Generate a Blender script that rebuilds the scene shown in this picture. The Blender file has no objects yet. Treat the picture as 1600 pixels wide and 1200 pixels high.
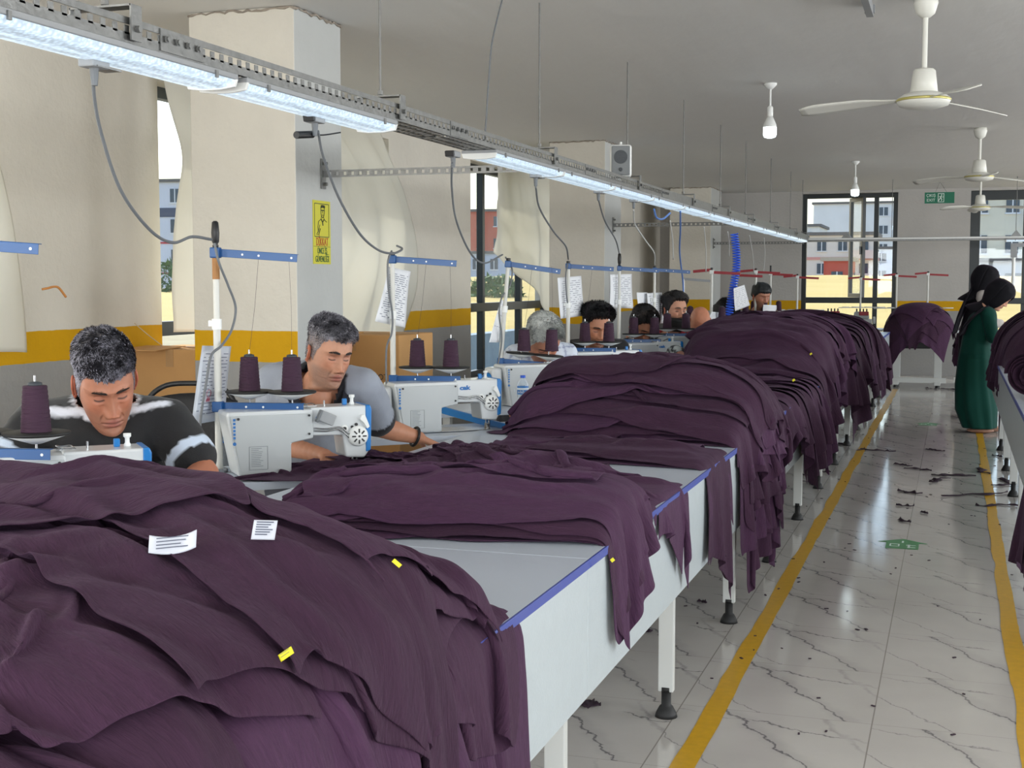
import bpy, math, random
import numpy as np
from mathutils import Vector, Matrix
random.seed(7)
C = bpy.context.scene.collection
SC = bpy.context.scene
PI = math.pi

# ------------------------------------------------------------------ camera
CAM_H = 1.42
FPX = 2050.0
PITCH = math.atan(159/2050)
YAW = math.atan(693/2050*math.cos(PITCH))
cd = bpy.data.cameras.new('camera'); cam = bpy.data.objects.new('camera', cd); C.objects.link(cam)
cd.sensor_fit = 'HORIZONTAL'; cd.sensor_width = 36.0; cd.lens = 36.0*FPX/1600
cd.clip_start = 0.05; cd.clip_end = 600
cam.location = (0, 0, CAM_H); cam.rotation_euler = (PI/2-PITCH, 0, YAW)
SC.camera = cam

# ------------------------------------------------------------------ light
w = bpy.data.worlds.new('sky'); SC.world = w; w.use_nodes = True
nt = w.node_tree; nt.nodes.clear()
sky = nt.nodes.new('ShaderNodeTexSky'); sky.sky_type = 'NISHITA'; sky.sun_disc = False
sky.sun_elevation = math.radians(42); sky.sun_rotation = math.radians(-52); sky.air_density = 1.0; sky.dust_density = 2.2; sky.ozone_density = 1.2
bg = nt.nodes.new('ShaderNodeBackground'); bg.inputs[1].default_value = 0.23
out = nt.nodes.new('ShaderNodeOutputWorld')
nt.links.new(sky.outputs[0], bg.inputs[0]); nt.links.new(bg.outputs[0], out.inputs[0])
sl = bpy.data.lights.new('sun', 'SUN'); sl.energy = 2.4; sl.angle = math.radians(0.6); sl.color = (1.0, 0.93, 0.82)
so = bpy.data.objects.new('sun', sl); C.objects.link(so)
_d = Vector((-0.79, 0.61, 0.90)).normalized()      # towards the sun
so.rotation_euler = _d.to_track_quat('Z', 'Y').to_euler()
def area(name, loc, direction, sx, sy, power, col=(1, 1, 1)):
    l = bpy.data.lights.new(name, 'AREA'); l.shape = 'RECTANGLE'; l.size = sx; l.size_y = sy; l.energy = power; l.color = col
    o = bpy.data.objects.new(name, l); C.objects.link(o); o.location = loc
    o.rotation_euler = Vector(direction).to_track_quat('-Z', 'Y').to_euler()
    return o
# area lamps added in unseen window openings to stand in for daylight
area('daylight_fill_rear', (1.0, -4.85, 1.75), (0, 1, -0.05), 8.0, 1.7, 290, (0.93, 0.97, 1.0))
area('daylight_fill_left', (-4.40, 3.45, 1.55), (1, 0.05, 0), 2.4, 2.0, 30, (1.0, 0.98, 0.95))
area('daylight_fill_left_rear', (-4.45, -2.0, 1.6), (1, 0.2, 0), 3.0, 2.0, 120, (1.0, 0.98, 0.95))
for i, yy in enumerate((0.5, 6.0, 11.5, 17.0)):
    area('daylight_fill_right', (7.85, yy, 1.8), (-1, 0, -0.05), 3.2, 1.7, 160, (0.95, 0.98, 1.0))
SC.view_settings.view_transform = 'Standard'; SC.view_settings.look = 'None'
SC.view_settings.exposure = 0.60; SC.view_settings.gamma = 1.0; SC.view_settings.use_curve_mapping = False
try:
    SC.cycles.use_denoising = True; SC.cycles.max_bounces = 9; SC.cycles.diffuse_bounces = 5; SC.cycles.glossy_bounces = 4
    SC.cycles.transmission_bounces = 6; SC.cycles.transparent_max_bounces = 12; SC.cycles.caustics_reflective = False; SC.cycles.caustics_refractive = False
    SC.cycles.sample_clamp_indirect = 6.0
except Exception:
    pass

# ------------------------------------------------------------------ materials
def srgb(r, g, b):
    f = lambda c: (c/255)/12.92 if c <= 10 else (((c/255)+0.055)/1.055)**2.4
    return (f(r), f(g), f(b), 1.0)
MATS = {}
def mat(name, col, rough=0.5, metal=0.0, bump=0.0, bscale=40.0, var=0.0, vscale=3.0, spec=0.5, emit=None, estr=0.0, coat=0.0,
        trans=0.0, sub=0.0, sheen=0.0, stretch=(1, 1, 1), alpha=1.0, uv=False, attr=None):
    if name in MATS: return MATS[name]
    m = bpy.data.materials.new(name); m.use_nodes = True; t = m.node_tree; b = t.nodes['Principled BSDF']
    c = srgb(*col) if max(col) > 1 else tuple(col)+(1.0,)
    b.inputs['Base Color'].default_value = c; b.inputs['Roughness'].default_value = rough; b.inputs['Metallic'].default_value = metal
    b.inputs['Specular IOR Level'].default_value = spec
    if coat: b.inputs['Coat Weight'].default_value = coat; b.inputs['Coat Roughness'].default_value = 0.05
    if trans: b.inputs['Transmission Weight'].default_value = trans
    if sheen: b.inputs['Sheen Weight'].default_value = sheen; b.inputs['Sheen Roughness'].default_value = 0.5
    if alpha < 1: b.inputs['Alpha'].default_value = alpha
    if emit: b.inputs['Emission Color'].default_value = srgb(*emit); b.inputs['Emission Strength'].default_value = estr
    tc = t.nodes.new('ShaderNodeTexCoord'); mp = t.nodes.new('ShaderNodeMapping'); mp.inputs['Scale'].default_value = stretch
    t.links.new(tc.outputs['UV' if uv else 'Object'], mp.inputs[0])
    src = None
    if attr:
        a = t.nodes.new('ShaderNodeAttribute'); a.attribute_name = attr; src = a.outputs['Color']; t.links.new(src, b.inputs['Base Color'])
    if var:
        n = t.nodes.new('ShaderNodeTexNoise'); n.inputs['Scale'].default_value = vscale; n.inputs['Detail'].default_value = 6
        t.links.new(mp.outputs[0], n.inputs[0])
        mr = t.nodes.new('ShaderNodeMapRange'); mr.inputs[1].default_value = 0.3; mr.inputs[2].default_value = 0.7
        mr.inputs[3].default_value = 1-var; mr.inputs[4].default_value = 1+var
        t.links.new(n.outputs[0], mr.inputs[0])
        mx = t.nodes.new('ShaderNodeVectorMath'); mx.operation = 'SCALE'; mx.inputs[0].default_value = c[:3]
        if src: t.links.new(src, mx.inputs[0])
        t.links.new(mr.outputs[0], mx.inputs['Scale']); t.links.new(mx.outputs[0], b.inputs['Base Color'])
    if bump:
        n = t.nodes.new('ShaderNodeTexNoise'); n.inputs['Scale'].default_value = bscale; n.inputs['Detail'].default_value = 5
        t.links.new(mp.outputs[0], n.inputs[0])
        bp = t.nodes.new('ShaderNodeBump'); bp.inputs['Strength'].default_value = bump; bp.inputs['Distance'].default_value = 0.01
        t.links.new(n.outputs[0], bp.inputs['Height']); t.links.new(bp.outputs[0], b.inputs['Normal'])
    MATS[name] = m
    return m

# ------------------------------------------------------------------ mesh building
def rotz(a):
    c, s = math.cos(a), math.sin(a); return np.array([[c, -s, 0], [s, c, 0], [0, 0, 1.0]])
def rotx(a):
    c, s = math.cos(a), math.sin(a); return np.array([[1, 0, 0], [0, c, -s], [0, s, c]])
def roty(a):
    c, s = math.cos(a), math.sin(a); return np.array([[c, 0, s], [0, 1, 0], [-s, 0, c]])
def unit(v):
    v = np.asarray(v, float); return v/max(np.linalg.norm(v), 1e-9)
class MB:
    def __init__(s): s.v = []; s.f = []; s.n = 0; s.uv = None
    def add(s, v, f):
        v = np.asarray(v, float).reshape(-1, 3); s.v.append(v); s.f += [tuple(int(i)+s.n for i in q) for q in f]; s.n += len(v); return s
    def box(s, c, d, R=None, taper=None):
        x, y, z = d[0]/2, d[1]/2, d[2]/2
        v = np.array([[i*x, j*y, k*z] for k in (-1, 1) for j in (-1, 1) for i in (-1, 1)], float)
        if taper is not None: v[4:, :2] *= taper
        if R is not None: v = v@R.T
        return s.add(v+np.array(c), [(0, 2, 3, 1), (4, 5, 7, 6), (0, 1, 5, 4), (2, 6, 7, 3), (0, 4, 6, 2), (1, 3, 7, 5)])
    def bar(s, p0, p1, w, h=None):
        h = h or w; p0 = np.array(p0, float); p1 = np.array(p1, float); d = unit(p1-p0)
        u = unit(np.cross(d, [0, 0, 1])) if abs(d[2]) < .99 else np.array([1., 0, 0]); t = np.cross(u, d)
        v = [p+u*a*w/2+t*b*h/2 for p in (p0, p1) for b in (-1, 1) for a in (-1, 1)]
        return s.add(v, [(0, 1, 3, 2), (4, 6, 7, 5), (0, 4, 5, 1), (2, 3, 7, 6), (0, 2, 6, 4), (1, 5, 7, 3)])
    def cyl(s, p0, p1, r0, r1=None, n=16, cap=True):
        r1 = r0 if r1 is None else r1; p0 = np.array(p0, float); p1 = np.array(p1, float); d = unit(p1-p0)
        u = unit(np.cross(d, [0, 0, 1])) if abs(d[2]) < .99 else np.array([1., 0, 0]); t = np.cross(d, u)
        a = np.arange(n)*2*PI/n; ring = np.cos(a)[:, None]*u+np.sin(a)[:, None]*t
        v = np.vstack([p0+ring*r0, p1+ring*r1]); f = [(i, (i+1) % n, n+(i+1) % n, n+i) for i in range(n)]
        if cap: f += [tuple(range(n-1, -1, -1)), tuple(range(n, 2*n))]
        return s.add(v, f)
    def tube(s, pts, r, n=8, cap=True):
        P = np.array(pts, float); m = len(P); r = np.broadcast_to(r, (m,)); T = np.gradient(P, axis=0); T /= np.linalg.norm(T, axis=1)[:, None]+1e-9
        u = unit(np.cross(T[0], [0.123, 0.3, 1])); V = []; a = np.arange(n)*2*PI/n
        for i in range(m):
            u = unit(u-T[i]*(u@T[i])); t = np.cross(T[i], u)
            V.append(P[i]+(np.cos(a)[:, None]*u+np.sin(a)[:, None]*t)*r[i])
        f = [(i*n+j, i*n+(j+1) % n, (i+1)*n+(j+1) % n, (i+1)*n+j) for i in range(m-1) for j in range(n)]
        if cap: f += [tuple(range(n-1, -1, -1)), tuple(range((m-1)*n, m*n))]
        return s.add(np.vstack(V), f)
    def lathe(s, prof, c=(0, 0, 0), n=24, R=None):
        a = np.arange(n)*2*PI/n; V = np.array([[r*math.cos(t), r*math.sin(t), z] for r, z in prof for t in a])
        if R is not None: V = V@R.T
        m = len(prof); f = [(i*n+j, i*n+(j+1) % n, (i+1)*n+(j+1) % n, (i+1)*n+j) for i in range(m-1) for j in range(n)]
        if prof[0][0] > 1e-6: f.append(tuple(range(n-1, -1, -1)))
        if prof[-1][0] > 1e-6: f.append(tuple(range((m-1)*n, m*n)))
        return s.add(V+np.array(c), f)
    def prism(s, poly, z0, z1, R=None, c=(0, 0, 0)):
        n = len(poly); V = np.array([[x, y, z] for z in (z0, z1) for x, y in poly], float)
        if R is not None: V = V@R.T
        return s.add(V+np.array(c), [tuple(range(n-1, -1, -1)), tuple(range(n, 2*n))]+[(i, (i+1) % n, n+(i+1) % n, n+i) for i in range(n)])
    def grid(s, P, keep=None):
        P = np.asarray(P); a, b = P.shape[:2]
        f = [(i*b+j, (i+1)*b+j, (i+1)*b+j+1, i*b+j+1) for i in range(a-1) for j in range(b-1) if keep is None or keep[i, j]]
        return s.add(P.reshape(-1, 3), f)
    def ball(s, c, r, n=16, m=10, R=None):
        rr = np.broadcast_to(r, (3,)); V = [[0, 0, -1]]+[[math.cos(p)*math.cos(t), math.cos(p)*math.sin(t), math.sin(p)] for p in np.linspace(-PI/2, PI/2, m+1)[1:-1] for t in np.arange(n)*2*PI/n]+[[0, 0, 1]]
        V = np.array(V)*rr
        if R is not None: V = V@R.T
        f = [(0, 1+(j+1) % n, 1+j) for j in range(n)]
        for i in range(m-2): f += [(1+i*n+j, 1+i*n+(j+1) % n, 1+(i+1)*n+(j+1) % n, 1+(i+1)*n+j) for j in range(n)]
        e = 1+(m-1)*n; f += [(e, e-n+j, e-n+(j+1) % n) for j in range(n)]
        return s.add(V+np.array(c), f)
    def build(s, name, m, parent=None, smooth=False, bevel=0, seg=2, world=False, solid=0, sub=0, autosm=None):
        me = bpy.data.meshes.new(name); v = np.vstack(s.v)
        if world and parent is not None:
            M = np.array(parent.matrix_basis.inverted()); v = v@M[:3, :3].T+M[:3, 3]
        me.from_pydata(v.tolist(), [], s.f); me.update()
        me.materials.append(m if not isinstance(m, str) else MATS[m])
        if smooth or autosm:
            me.polygons.foreach_set('use_smooth', [True]*len(me.polygons))
            if autosm: me.set_sharp_from_angle(angle=math.radians(autosm))
        o = bpy.data.objects.new(name, me); C.objects.link(o)
        if parent is not None: o.parent = parent
        if sub: d = o.modifiers.new('sub', 'SUBSURF'); d.levels = sub; d.render_levels = sub
        if solid: d = o.modifiers.new('solid', 'SOLIDIFY'); d.thickness = solid; d.offset = 0
        if bevel: d = o.modifiers.new('bevel', 'BEVEL'); d.width = bevel; d.segments = seg; d.limit_method = 'ANGLE'; d.angle_limit = math.radians(40)
        return o
def tag(o, label=None, cat=None, group=None, kind=None):
    if label: o['label'] = label
    if cat: o['category'] = cat
    if group: o['group'] = group
    if kind: o['kind'] = kind
    return o
def thing(name, label, cat, loc=(0, 0, 0), rz=0.0, group=None):
    o = bpy.data.objects.new(name, None); C.objects.link(o); o.empty_display_size = 0.05
    o.location = loc; o.rotation_euler = (0, 0, rz); o.matrix_basis = Matrix.Translation(Vector(loc))@Matrix.Rotation(rz, 4, 'Z')
    return tag(o, label, cat, group)
def struct(name, mb, m, label=None, parent=None, **k):
    o = mb.build(name, m, parent, **k)
    if parent is None: tag(o, label, None, None, 'structure')
    return o
def copy_tree(o, loc=None, rz=None, label=None, group=None, parent=None):
    c = o.copy(); C.objects.link(c)
    if parent is not None: c.parent = parent
    for ch in list(o.children): copy_tree(ch, parent=c)
    if loc is not None: c.location = loc
    if rz is not None: c.rotation_euler = (0, 0, rz)
    if label: c['label'] = label
    if group: c['group'] = group
    return c
def col_attr(o, cols, name='tint'):
    a = o.data.color_attributes.new(name, 'FLOAT_COLOR', 'POINT'); c = np.ones((len(o.data.vertices), 4)); c[:, :3] = cols
    a.data.foreach_set('color', c.ravel())
# text as a mesh part (built once, flat or bent later)
def text(body, size, loc, R, m, name, parent=None, depth=0.0008, align='CENTER', world=False, sx=1.0, bold=0.0, fit=None):
    cu = bpy.data.curves.new('t', 'FONT'); cu.body = body; cu.size = size; cu.extrude = depth; cu.align_x = align; cu.align_y = 'CENTER'; cu.offset = bold
    o = bpy.data.objects.new('t', cu); C.objects.link(o); bpy.context.view_layer.update()
    me = bpy.data.meshes.new_from_object(o.evaluated_get(bpy.context.evaluated_depsgraph_get())); bpy.data.objects.remove(o)
    n = len(me.vertices); v = np.empty(n*3); me.vertices.foreach_get('co', v); v = v.reshape(-1, 3)*np.array([sx, 1, 1])
    if fit: v = v*np.array([fit/max(np.ptp(v[:, 0]), 1e-6), 1, 1])
    v = v@np.asarray(R).T+np.array(loc)
    b = MB(); b.add(v, [tuple(p.vertices) for p in me.polygons]); bpy.data.meshes.remove(me)
    return b.build(name, m, parent, world=world)
# value noise, vectorised
_rs = np.random.RandomState(11); _PT = _rs.rand(64, 64, 64).astype(np.float32)*2-1
def vnoise(p):
    p = np.asarray(p, float); i = np.floor(p).astype(int); f = p-i; f = f*f*(3-2*f); i0 = i & 63; i1 = (i+1) & 63
    x0, y0, z0 = i0[..., 0], i0[..., 1], i0[..., 2]; x1, y1, z1 = i1[..., 0], i1[..., 1], i1[..., 2]; fx, fy, fz = f[..., 0], f[..., 1], f[..., 2]
    L = lambda a, b, t: a+(b-a)*t
    return L(L(L(_PT[x0, y0, z0], _PT[x1, y0, z0], fx), L(_PT[x0, y1, z0], _PT[x1, y1, z0], fx), fy),
             L(L(_PT[x0, y0, z1], _PT[x1, y0, z1], fx), L(_PT[x0, y1, z1], _PT[x1, y1, z1], fx), fy), fz)
def fbm(p, o=3):
    p = np.asarray(p, float); s = 0; a = 1.0
    for k in range(o): s = s+a*vnoise(p*2**k+k*17.3); a *= .5
    return s
def p3(a, b, c=0): 
    a, b, c = np.broadcast_arrays(a, b, c); return np.stack([a, b, c], -1)
def bez(P, n=24):
    P = np.array(P, float); m = len(P)
    # Catmull-Rom through the points
    Q = np.vstack([2*P[0]-P[1], P, 2*P[-1]-P[-2]]); out = []
    for i in range(m-1):
        p0, p1, p2, p3_ = Q[i:i+4]
        for t in np.linspace(0, 1, n, endpoint=(i == m-2)):
            out.append(0.5*((2*p1)+(-p0+p2)*t+(2*p0-5*p1+4*p2-p3_)*t*t+(-p0+3*p1-3*p2+p3_)*t**3))
    return np.array(out)
# ------------------------------------------------------------------ draped cloth: a small position-based solver
class Field:
    """height of everything a garment can lie on, in 1 cm cells"""
    def __init__(s, x0, x1, y0, y1, cell=0.0125):
        s.x0, s.y0, s.c = x0, y0, cell; s.nx = int((x1-x0)/cell)+1; s.ny = int((y1-y0)/cell)+1
        s.X, s.Y = np.meshgrid(x0+np.arange(s.nx)*cell, y0+np.arange(s.ny)*cell, indexing='ij'); s.Z = np.zeros((s.nx, s.ny))
    def blur(s, Z, k=1):
        for _ in range(k):
            P = np.pad(Z, 1, mode='edge'); Z = (P[:-2, 1:-1]+P[2:, 1:-1]+P[1:-1, :-2]+P[1:-1, 2:]+2*P[1:-1, 1:-1])/6
        return Z
    def prep(s):
        s.G = s.blur(s.Z, 1); s.gx, s.gy = np.gradient(s.G, s.c)
    def sample(s, P):
        fx = np.clip((P[:, 0]-s.x0)/s.c, 0, s.nx-1.001); fy = np.clip((P[:, 1]-s.y0)/s.c, 0, s.ny-1.001)
        i = fx.astype(int); j = fy.astype(int); a = fx-i; b = fy-j
        g = lambda A: (A[i, j]*(1-a)+A[i+1, j]*a)*(1-b)+(A[i, j+1]*(1-a)+A[i+1, j+1]*a)*b
        return g(s.G), g(s.gx), g(s.gy)
    def stamp(s, P, th=0.005):
        n, m = P.shape[:2]; a = np.linspace(0, n-1, 2*n-1); b = np.linspace(0, m-1, 2*m-1)
        i = np.minimum(a.astype(int), n-2); j = np.minimum(b.astype(int), m-2); u = (a-i)[:, None, None]; v = (b-j)[None, :, None]
        Q = (P[i][:, j]*(1-u)*(1-v)+P[i+1][:, j]*u*(1-v)+P[i][:, j+1]*(1-u)*v+P[i+1][:, j+1]*u*v).reshape(-1, 3)
        ix = np.round((Q[:, 0]-s.x0)/s.c).astype(int); iy = np.round((Q[:, 1]-s.y0)/s.c).astype(int)
        ok = (ix >= 0) & (iy >= 0) & (ix < s.nx) & (iy < s.ny); np.maximum.at(s.Z, (ix[ok], iy[ok]), Q[ok, 2]+th)
def drape(F, cx, cy, ang, L, W, res=0.0125, comp=0.9, amp=0.03, seed=0, steps=110, iters=7, drop=0.04, shape=None, fold=None, wav=7.0, tilt=(0, 0)):
    """a sheet L long (along ang) and W wide, gathered to comp of its width, let fall on F; returns (n,m,3)"""
    n = int(L/res)+1; m = int(W/res)+1; rs = np.random.RandomState(seed)
    a = (np.arange(n)/(n-1)-.5)*L; b = (np.arange(m)/(m-1)-.5)*W; A, B = np.meshgrid(a, b, indexing='ij')
    RA, RB = A.copy(), B.copy()
    if shape is not None: RA, RB = shape(A, B, L, W)                 # rest outline of the garment
    o = rs.rand(2)*40
    wa = fbm(p3(A*1.3+o[0], B*wav+o[1], seed*3.1), 2)                # gathers running along the length
    wb = fbm(p3(A*3.5+o[1], B*3.0+o[0], seed*1.7+9), 2)
    ca, sa = math.cos(ang), math.sin(ang)
    cl = comp if np.isscalar(comp) else comp[1]; cw = comp if np.isscalar(comp) else comp[0]
    la = RA*cl+0.03*fbm(p3(RB*3+o[0], RA*1.5, 5.5), 2); lb = RB*cw+0.05*fbm(p3(RA*2.2+o[1], RB*2+3, 2.2), 2)
    P = np.stack([cx+la*ca-lb*sa, cy+la*sa+lb*ca, np.zeros_like(A)], -1).reshape(-1, 3)
    F.prep(); h = F.sample(P)[0]
    ctr = (abs(P[:, 0]-cx) < .25) & (abs(P[:, 1]-cy) < .25)
    base = max(h[ctr].max() if ctr.any() else h.max(), h.min())
    P[:, 2] = np.maximum(h, base-0.25*np.hypot(P[:, 0]-cx, P[:, 1]-cy))+drop+amp*(wa.ravel()+.7*wb.ravel())+amp+tilt[0]*A.ravel()+tilt[1]*B.ravel()
    rest = np.stack([RA, RB], -1).astype(np.float32)
    X = P.reshape(n, m, 3).astype(np.float32); V = np.zeros_like(X)
    cons = []
    def con(di, dj, k, push=False):
        sl0 = (slice(0, n-di), slice(0, m-dj) if dj >= 0 else slice(-dj, m)); sl1 = (slice(di, n), slice(dj, m) if dj >= 0 else slice(0, m+dj))
        d = np.linalg.norm(rest[sl1]-rest[sl0], axis=-1); cons.append((sl0, sl1, d, k, push))
    con(1, 0, .48); con(0, 1, .48); con(1, 1, .20); con(1, -1, .20); con(3, 0, .07, True); con(0, 3, .07, True); con(2, 0, .08, True); con(0, 2, .08, True)
    dt = 1/50.0; g = np.array([0, 0, -9.8*dt*dt], np.float32); eps = 0.004
    for st in range(steps):
        damp = 0.97 if st < steps*0.6 else 0.90
        V *= damp; sp = np.linalg.norm(V, axis=-1, keepdims=True); V *= np.minimum(1, 0.02/(sp+1e-9))
        Q = X+V+g; X0 = X.copy()
        for it in range(iters):
            for s0, s1, d, k, push in cons:
                D = Q[s1]-Q[s0]; ln = np.sqrt((D*D).sum(-1))+1e-9; c = (ln-d)/ln
                if push: c = np.minimum(c, 0)
                D *= (c*k)[..., None]; Q[s0] += D; Q[s1] -= D
            if it % 3 == 2 or it == iters-1:
                q = Q.reshape(-1, 3); hh, gx, gy = F.sample(q); nz = 1/np.sqrt(1+gx*gx+gy*gy); pen = (hh+eps-q[:, 2])
                dpt = np.where(pen > 0, pen*nz, 0); dpt = np.minimum(dpt, 0.03)
                q[:, 0] -= gx*nz*dpt; q[:, 1] -= gy*nz*dpt; q[:, 2] += nz*dpt
                hit = (pen > 0).reshape(n, m, 1); Q = q.reshape(n, m, 3)
                # friction
                M = Q-X0; Q = np.where(hit, X0+M*np.array([0.25, 0.25, 1.0], np.float32), Q).astype(np.float32)
        V = Q-X0; X = Q
    return X.astype(float)
def outline(kind, rs):
    """rest shapes of pattern pieces: flared tunic, straight panel, tapered sleeve"""
    e1, e2, e3 = rs.uniform(-.12, .12, 3)
    def f(A, B, L, W):
        t = A/L+.5; s = B/(W/2)
        if kind == 'flare': k = 0.66+0.34*t; A2 = A+0.05*(1-s*s)*t
        elif kind == 'sleeve': k = 0.6+0.4*np.clip(t*1.3, 0, 1); A2 = A-0.06*np.abs(s)*(t-.5)
        elif kind == 'ruffle': c_ = 1-np.minimum(np.abs(2*t-1), np.abs(s))**4; k = 1.0+.26*np.abs(2*t-1)**5*c_; A2 = A*(1+.15*np.abs(s)**5*c_)
        else: k = 1.0+.10*np.abs(2*t-1)**5; A2 = A*(1+.08*np.abs(s)**5)
        return A2+e1*B*.5, B*k+e2*A*.5
    return f
def fabric(name, col, var=0.10):
    m = bpy.data.materials.new(name); m.use_nodes = True; t = m.node_tree; b = t.nodes['Principled BSDF']; MATS[name] = m
    b.inputs['Roughness'].default_value = 0.82; b.inputs['Specular IOR Level'].default_value = 0.22
    b.inputs['Sheen Weight'].default_value = 0.09; b.inputs['Sheen Roughness'].default_value = 0.45; b.inputs['Sheen Tint'].default_value = srgb(200, 160, 205)
    tc = t.nodes.new('ShaderNodeTexCoord'); N = t.nodes.new; L = t.links.new
    def noise(scale, st, det=4, dist=0.0):
        mp = N('ShaderNodeMapping'); mp.inputs['Scale'].default_value = st; L(tc.outputs['UV'], mp.inputs[0])
        n = N('ShaderNodeTexNoise'); n.inputs['Scale'].default_value = scale; n.inputs['Detail'].default_value = det; n.inputs['Distortion'].default_value = dist; L(mp.outputs[0], n.inputs[0]); return n.outputs[0]
    crep = noise(1.0, (60, 420, 1), 3, 0.4); crep2 = noise(1.0, (30, 130, 1), 3, 0.8); soft = noise(1.0, (9, 16, 1), 4, 0.5)
    a = N('ShaderNodeMath'); a.operation = 'MULTIPLY_ADD'; L(crep, a.inputs[0]); a.inputs[1].default_value = 0.35; L(crep2, a.inputs[2])
    bp = N('ShaderNodeBump'); bp.inputs['Strength'].default_value = 0.8; bp.inputs['Distance'].default_value = 0.005; L(a.outputs[0], bp.inputs['Height'])
    bp2 = N('ShaderNodeBump'); bp2.inputs['Strength'].default_value = 0.35; bp2.inputs['Distance'].default_value = 0.02; L(soft, bp2.inputs['Height']); L(bp2.outputs[0], bp.inputs['Normal'])
    L(bp.outputs[0], b.inputs['Normal'])
    mr = N('ShaderNodeMapRange'); mr.inputs[1].default_value = 0.25; mr.inputs[2].default_value = 0.75; mr.inputs[3].default_value = 1-var*1.6; mr.inputs[4].default_value = 1+var*1.6
    L(crep2, mr.inputs[0]); sc = N('ShaderNodeVectorMath'); sc.operation = 'SCALE'; sc.inputs[0].default_value = srgb(*col)[:3]; L(mr.outputs[0], sc.inputs['Scale']); L(sc.outputs[0], b.inputs['Base Color'])
    return m
fabric('plum_crepe', (58, 34, 54)); fabric('plum_crepe_b', (53, 31, 49)); fabric('plum_crepe_c', (66, 40, 64))
GARMENTS = []
def cloth_obj(P, name, m, uvs=None, sub=1, solid=0.003, parent=None):
    n, k = P.shape[:2]; b = MB(); b.grid(P); o = b.build(name, m, parent, smooth=True)
    me = o.data; uvl = me.uv_layers.new(name='UVMap')
    if uvs is None: uvs = p3(*np.meshgrid(np.arange(n)*.0125, np.arange(k)*.0125, indexing='ij'))[..., :2]
    uv = uvs.reshape(-1, 2); li = np.empty(len(me.loops), int); me.loops.foreach_get('vertex_index', li); uvl.data.foreach_set('uv', uv[li].ravel())
    if solid: d = o.modifiers.new('solid', 'SOLIDIFY'); d.thickness = solid; d.offset = 0
    if sub: d = o.modifiers.new('sub', 'SUBSURF'); d.levels = sub; d.render_levels = sub
    return o
def garment(F, label, group, cx, cy, ang, L=1.0, W=0.8, m=None, kind='straight', seed=0, res=0.0125, sub=1, name='garment', th=.010, **k):
    rs = np.random.RandomState(seed*7+3); P = drape(F, cx, cy, ang, L, W, res=res, seed=seed, shape=outline(kind, rs), **k)
    F.stamp(P, th)
    A, B = np.meshgrid(np.arange(P.shape[0])*res+rs.rand()*3, np.arange(P.shape[1])*res+rs.rand()*3, indexing='ij')
    o = cloth_obj(P, name, MATS[m or ['plum_crepe', 'plum_crepe_b', 'plum_crepe_c'][rs.randint(3)]], np.stack([A, B], -1), sub=sub)
    tag(o, label, 'garment', group); o['group'] = group; GARMENTS.append(o); return o, P
# ------------------------------------------------------------------ room materials
ZC = 2.83; XW = -4.55; YF = 21.0; XR = 8.0; YB = -5.0
def nodes(name):
    m = bpy.data.materials.new(name); m.use_nodes = True; t = m.node_tree; MATS[name] = m
    return m, t, t.nodes['Principled BSDF'], t.nodes.new, t.links.new
def math_(N, L, op, a, b=None, c=None, clamp=False):
    n = N('ShaderNodeMath'); n.operation = op; n.use_clamp = clamp
    for i, x in enumerate((a, b, c)):
        if x is None: continue
        if isinstance(x, (int, float)): n.inputs[i].default_value = x
        else: L(x, n.inputs[i])
    return n.outputs[0]
def painted_wall(name, top, z0=1.0, z1=1.165):
    """plaster painted grey below, a yellow band, cream above; slightly wavy paint edges"""
    m, t, b, N, L = nodes(name)
    g = N('ShaderNodeNewGeometry'); sp = N('ShaderNodeSeparateXYZ'); L(g.outputs['Position'], sp.inputs[0])
    n = N('ShaderNodeTexNoise'); n.inputs['Scale'].default_value = 9; n.inputs['Detail'].default_value = 5; L(g.outputs['Position'], n.inputs[0])
    z = math_(N, L, 'ADD', sp.outputs[2], math_(N, L, 'MULTIPLY_ADD', n.outputs[0], 0.012, -0.006))
    a = math_(N, L, 'GREATER_THAN', z, z0); c = math_(N, L, 'GREATER_THAN', z, z1)
    m1 = N('ShaderNodeMix'); m1.data_type = 'RGBA'; L(a, m1.inputs[0]); m1.inputs[6].default_value = srgb(152, 151, 149); m1.inputs[7].default_value = srgb(206, 156, 6)
    m2 = N('ShaderNodeMix'); m2.data_type = 'RGBA'; L(c, m2.inputs[0]); L(m1.outputs[2], m2.inputs[6]); m2.inputs[7].default_value = srgb(*top)
    n2 = N('ShaderNodeTexNoise'); n2.inputs['Scale'].default_value = 1.3; n2.inputs['Detail'].default_value = 8; n2.inputs['Roughness'].default_value = .65; L(g.outputs['Position'], n2.inputs[0])
    mr = N('ShaderNodeMapRange'); mr.inputs[1].default_value = .3; mr.inputs[2].default_value = .7; mr.inputs[3].default_value = .93; mr.inputs[4].default_value = 1.05; L(n2.outputs[0], mr.inputs[0])
    sc = N('ShaderNodeVectorMath'); sc.operation = 'SCALE'; L(m2.outputs[2], sc.inputs[0]); L(mr.outputs[0], sc.inputs['Scale']); L(sc.outputs[0], b.inputs['Base Color'])
    n3 = N('ShaderNodeTexNoise'); n3.inputs['Scale'].default_value = 28; n3.inputs['Detail'].default_value = 8; L(g.outputs['Position'], n3.inputs[0])
    bp = N('ShaderNodeBump'); bp.inputs['Strength'].default_value = .5; bp.inputs['Distance'].default_value = .008; L(n3.outputs[0], bp.inputs['Height']); L(bp.outputs[0], b.inputs['Normal'])
    b.inputs['Roughness'].default_value = .75; b.inputs['Specular IOR Level'].default_value = .3
    return m
painted_wall('wall_paint', (216, 211, 200)); painted_wall('wall_paint_far', (184, 181, 177), .985, 1.135)
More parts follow.
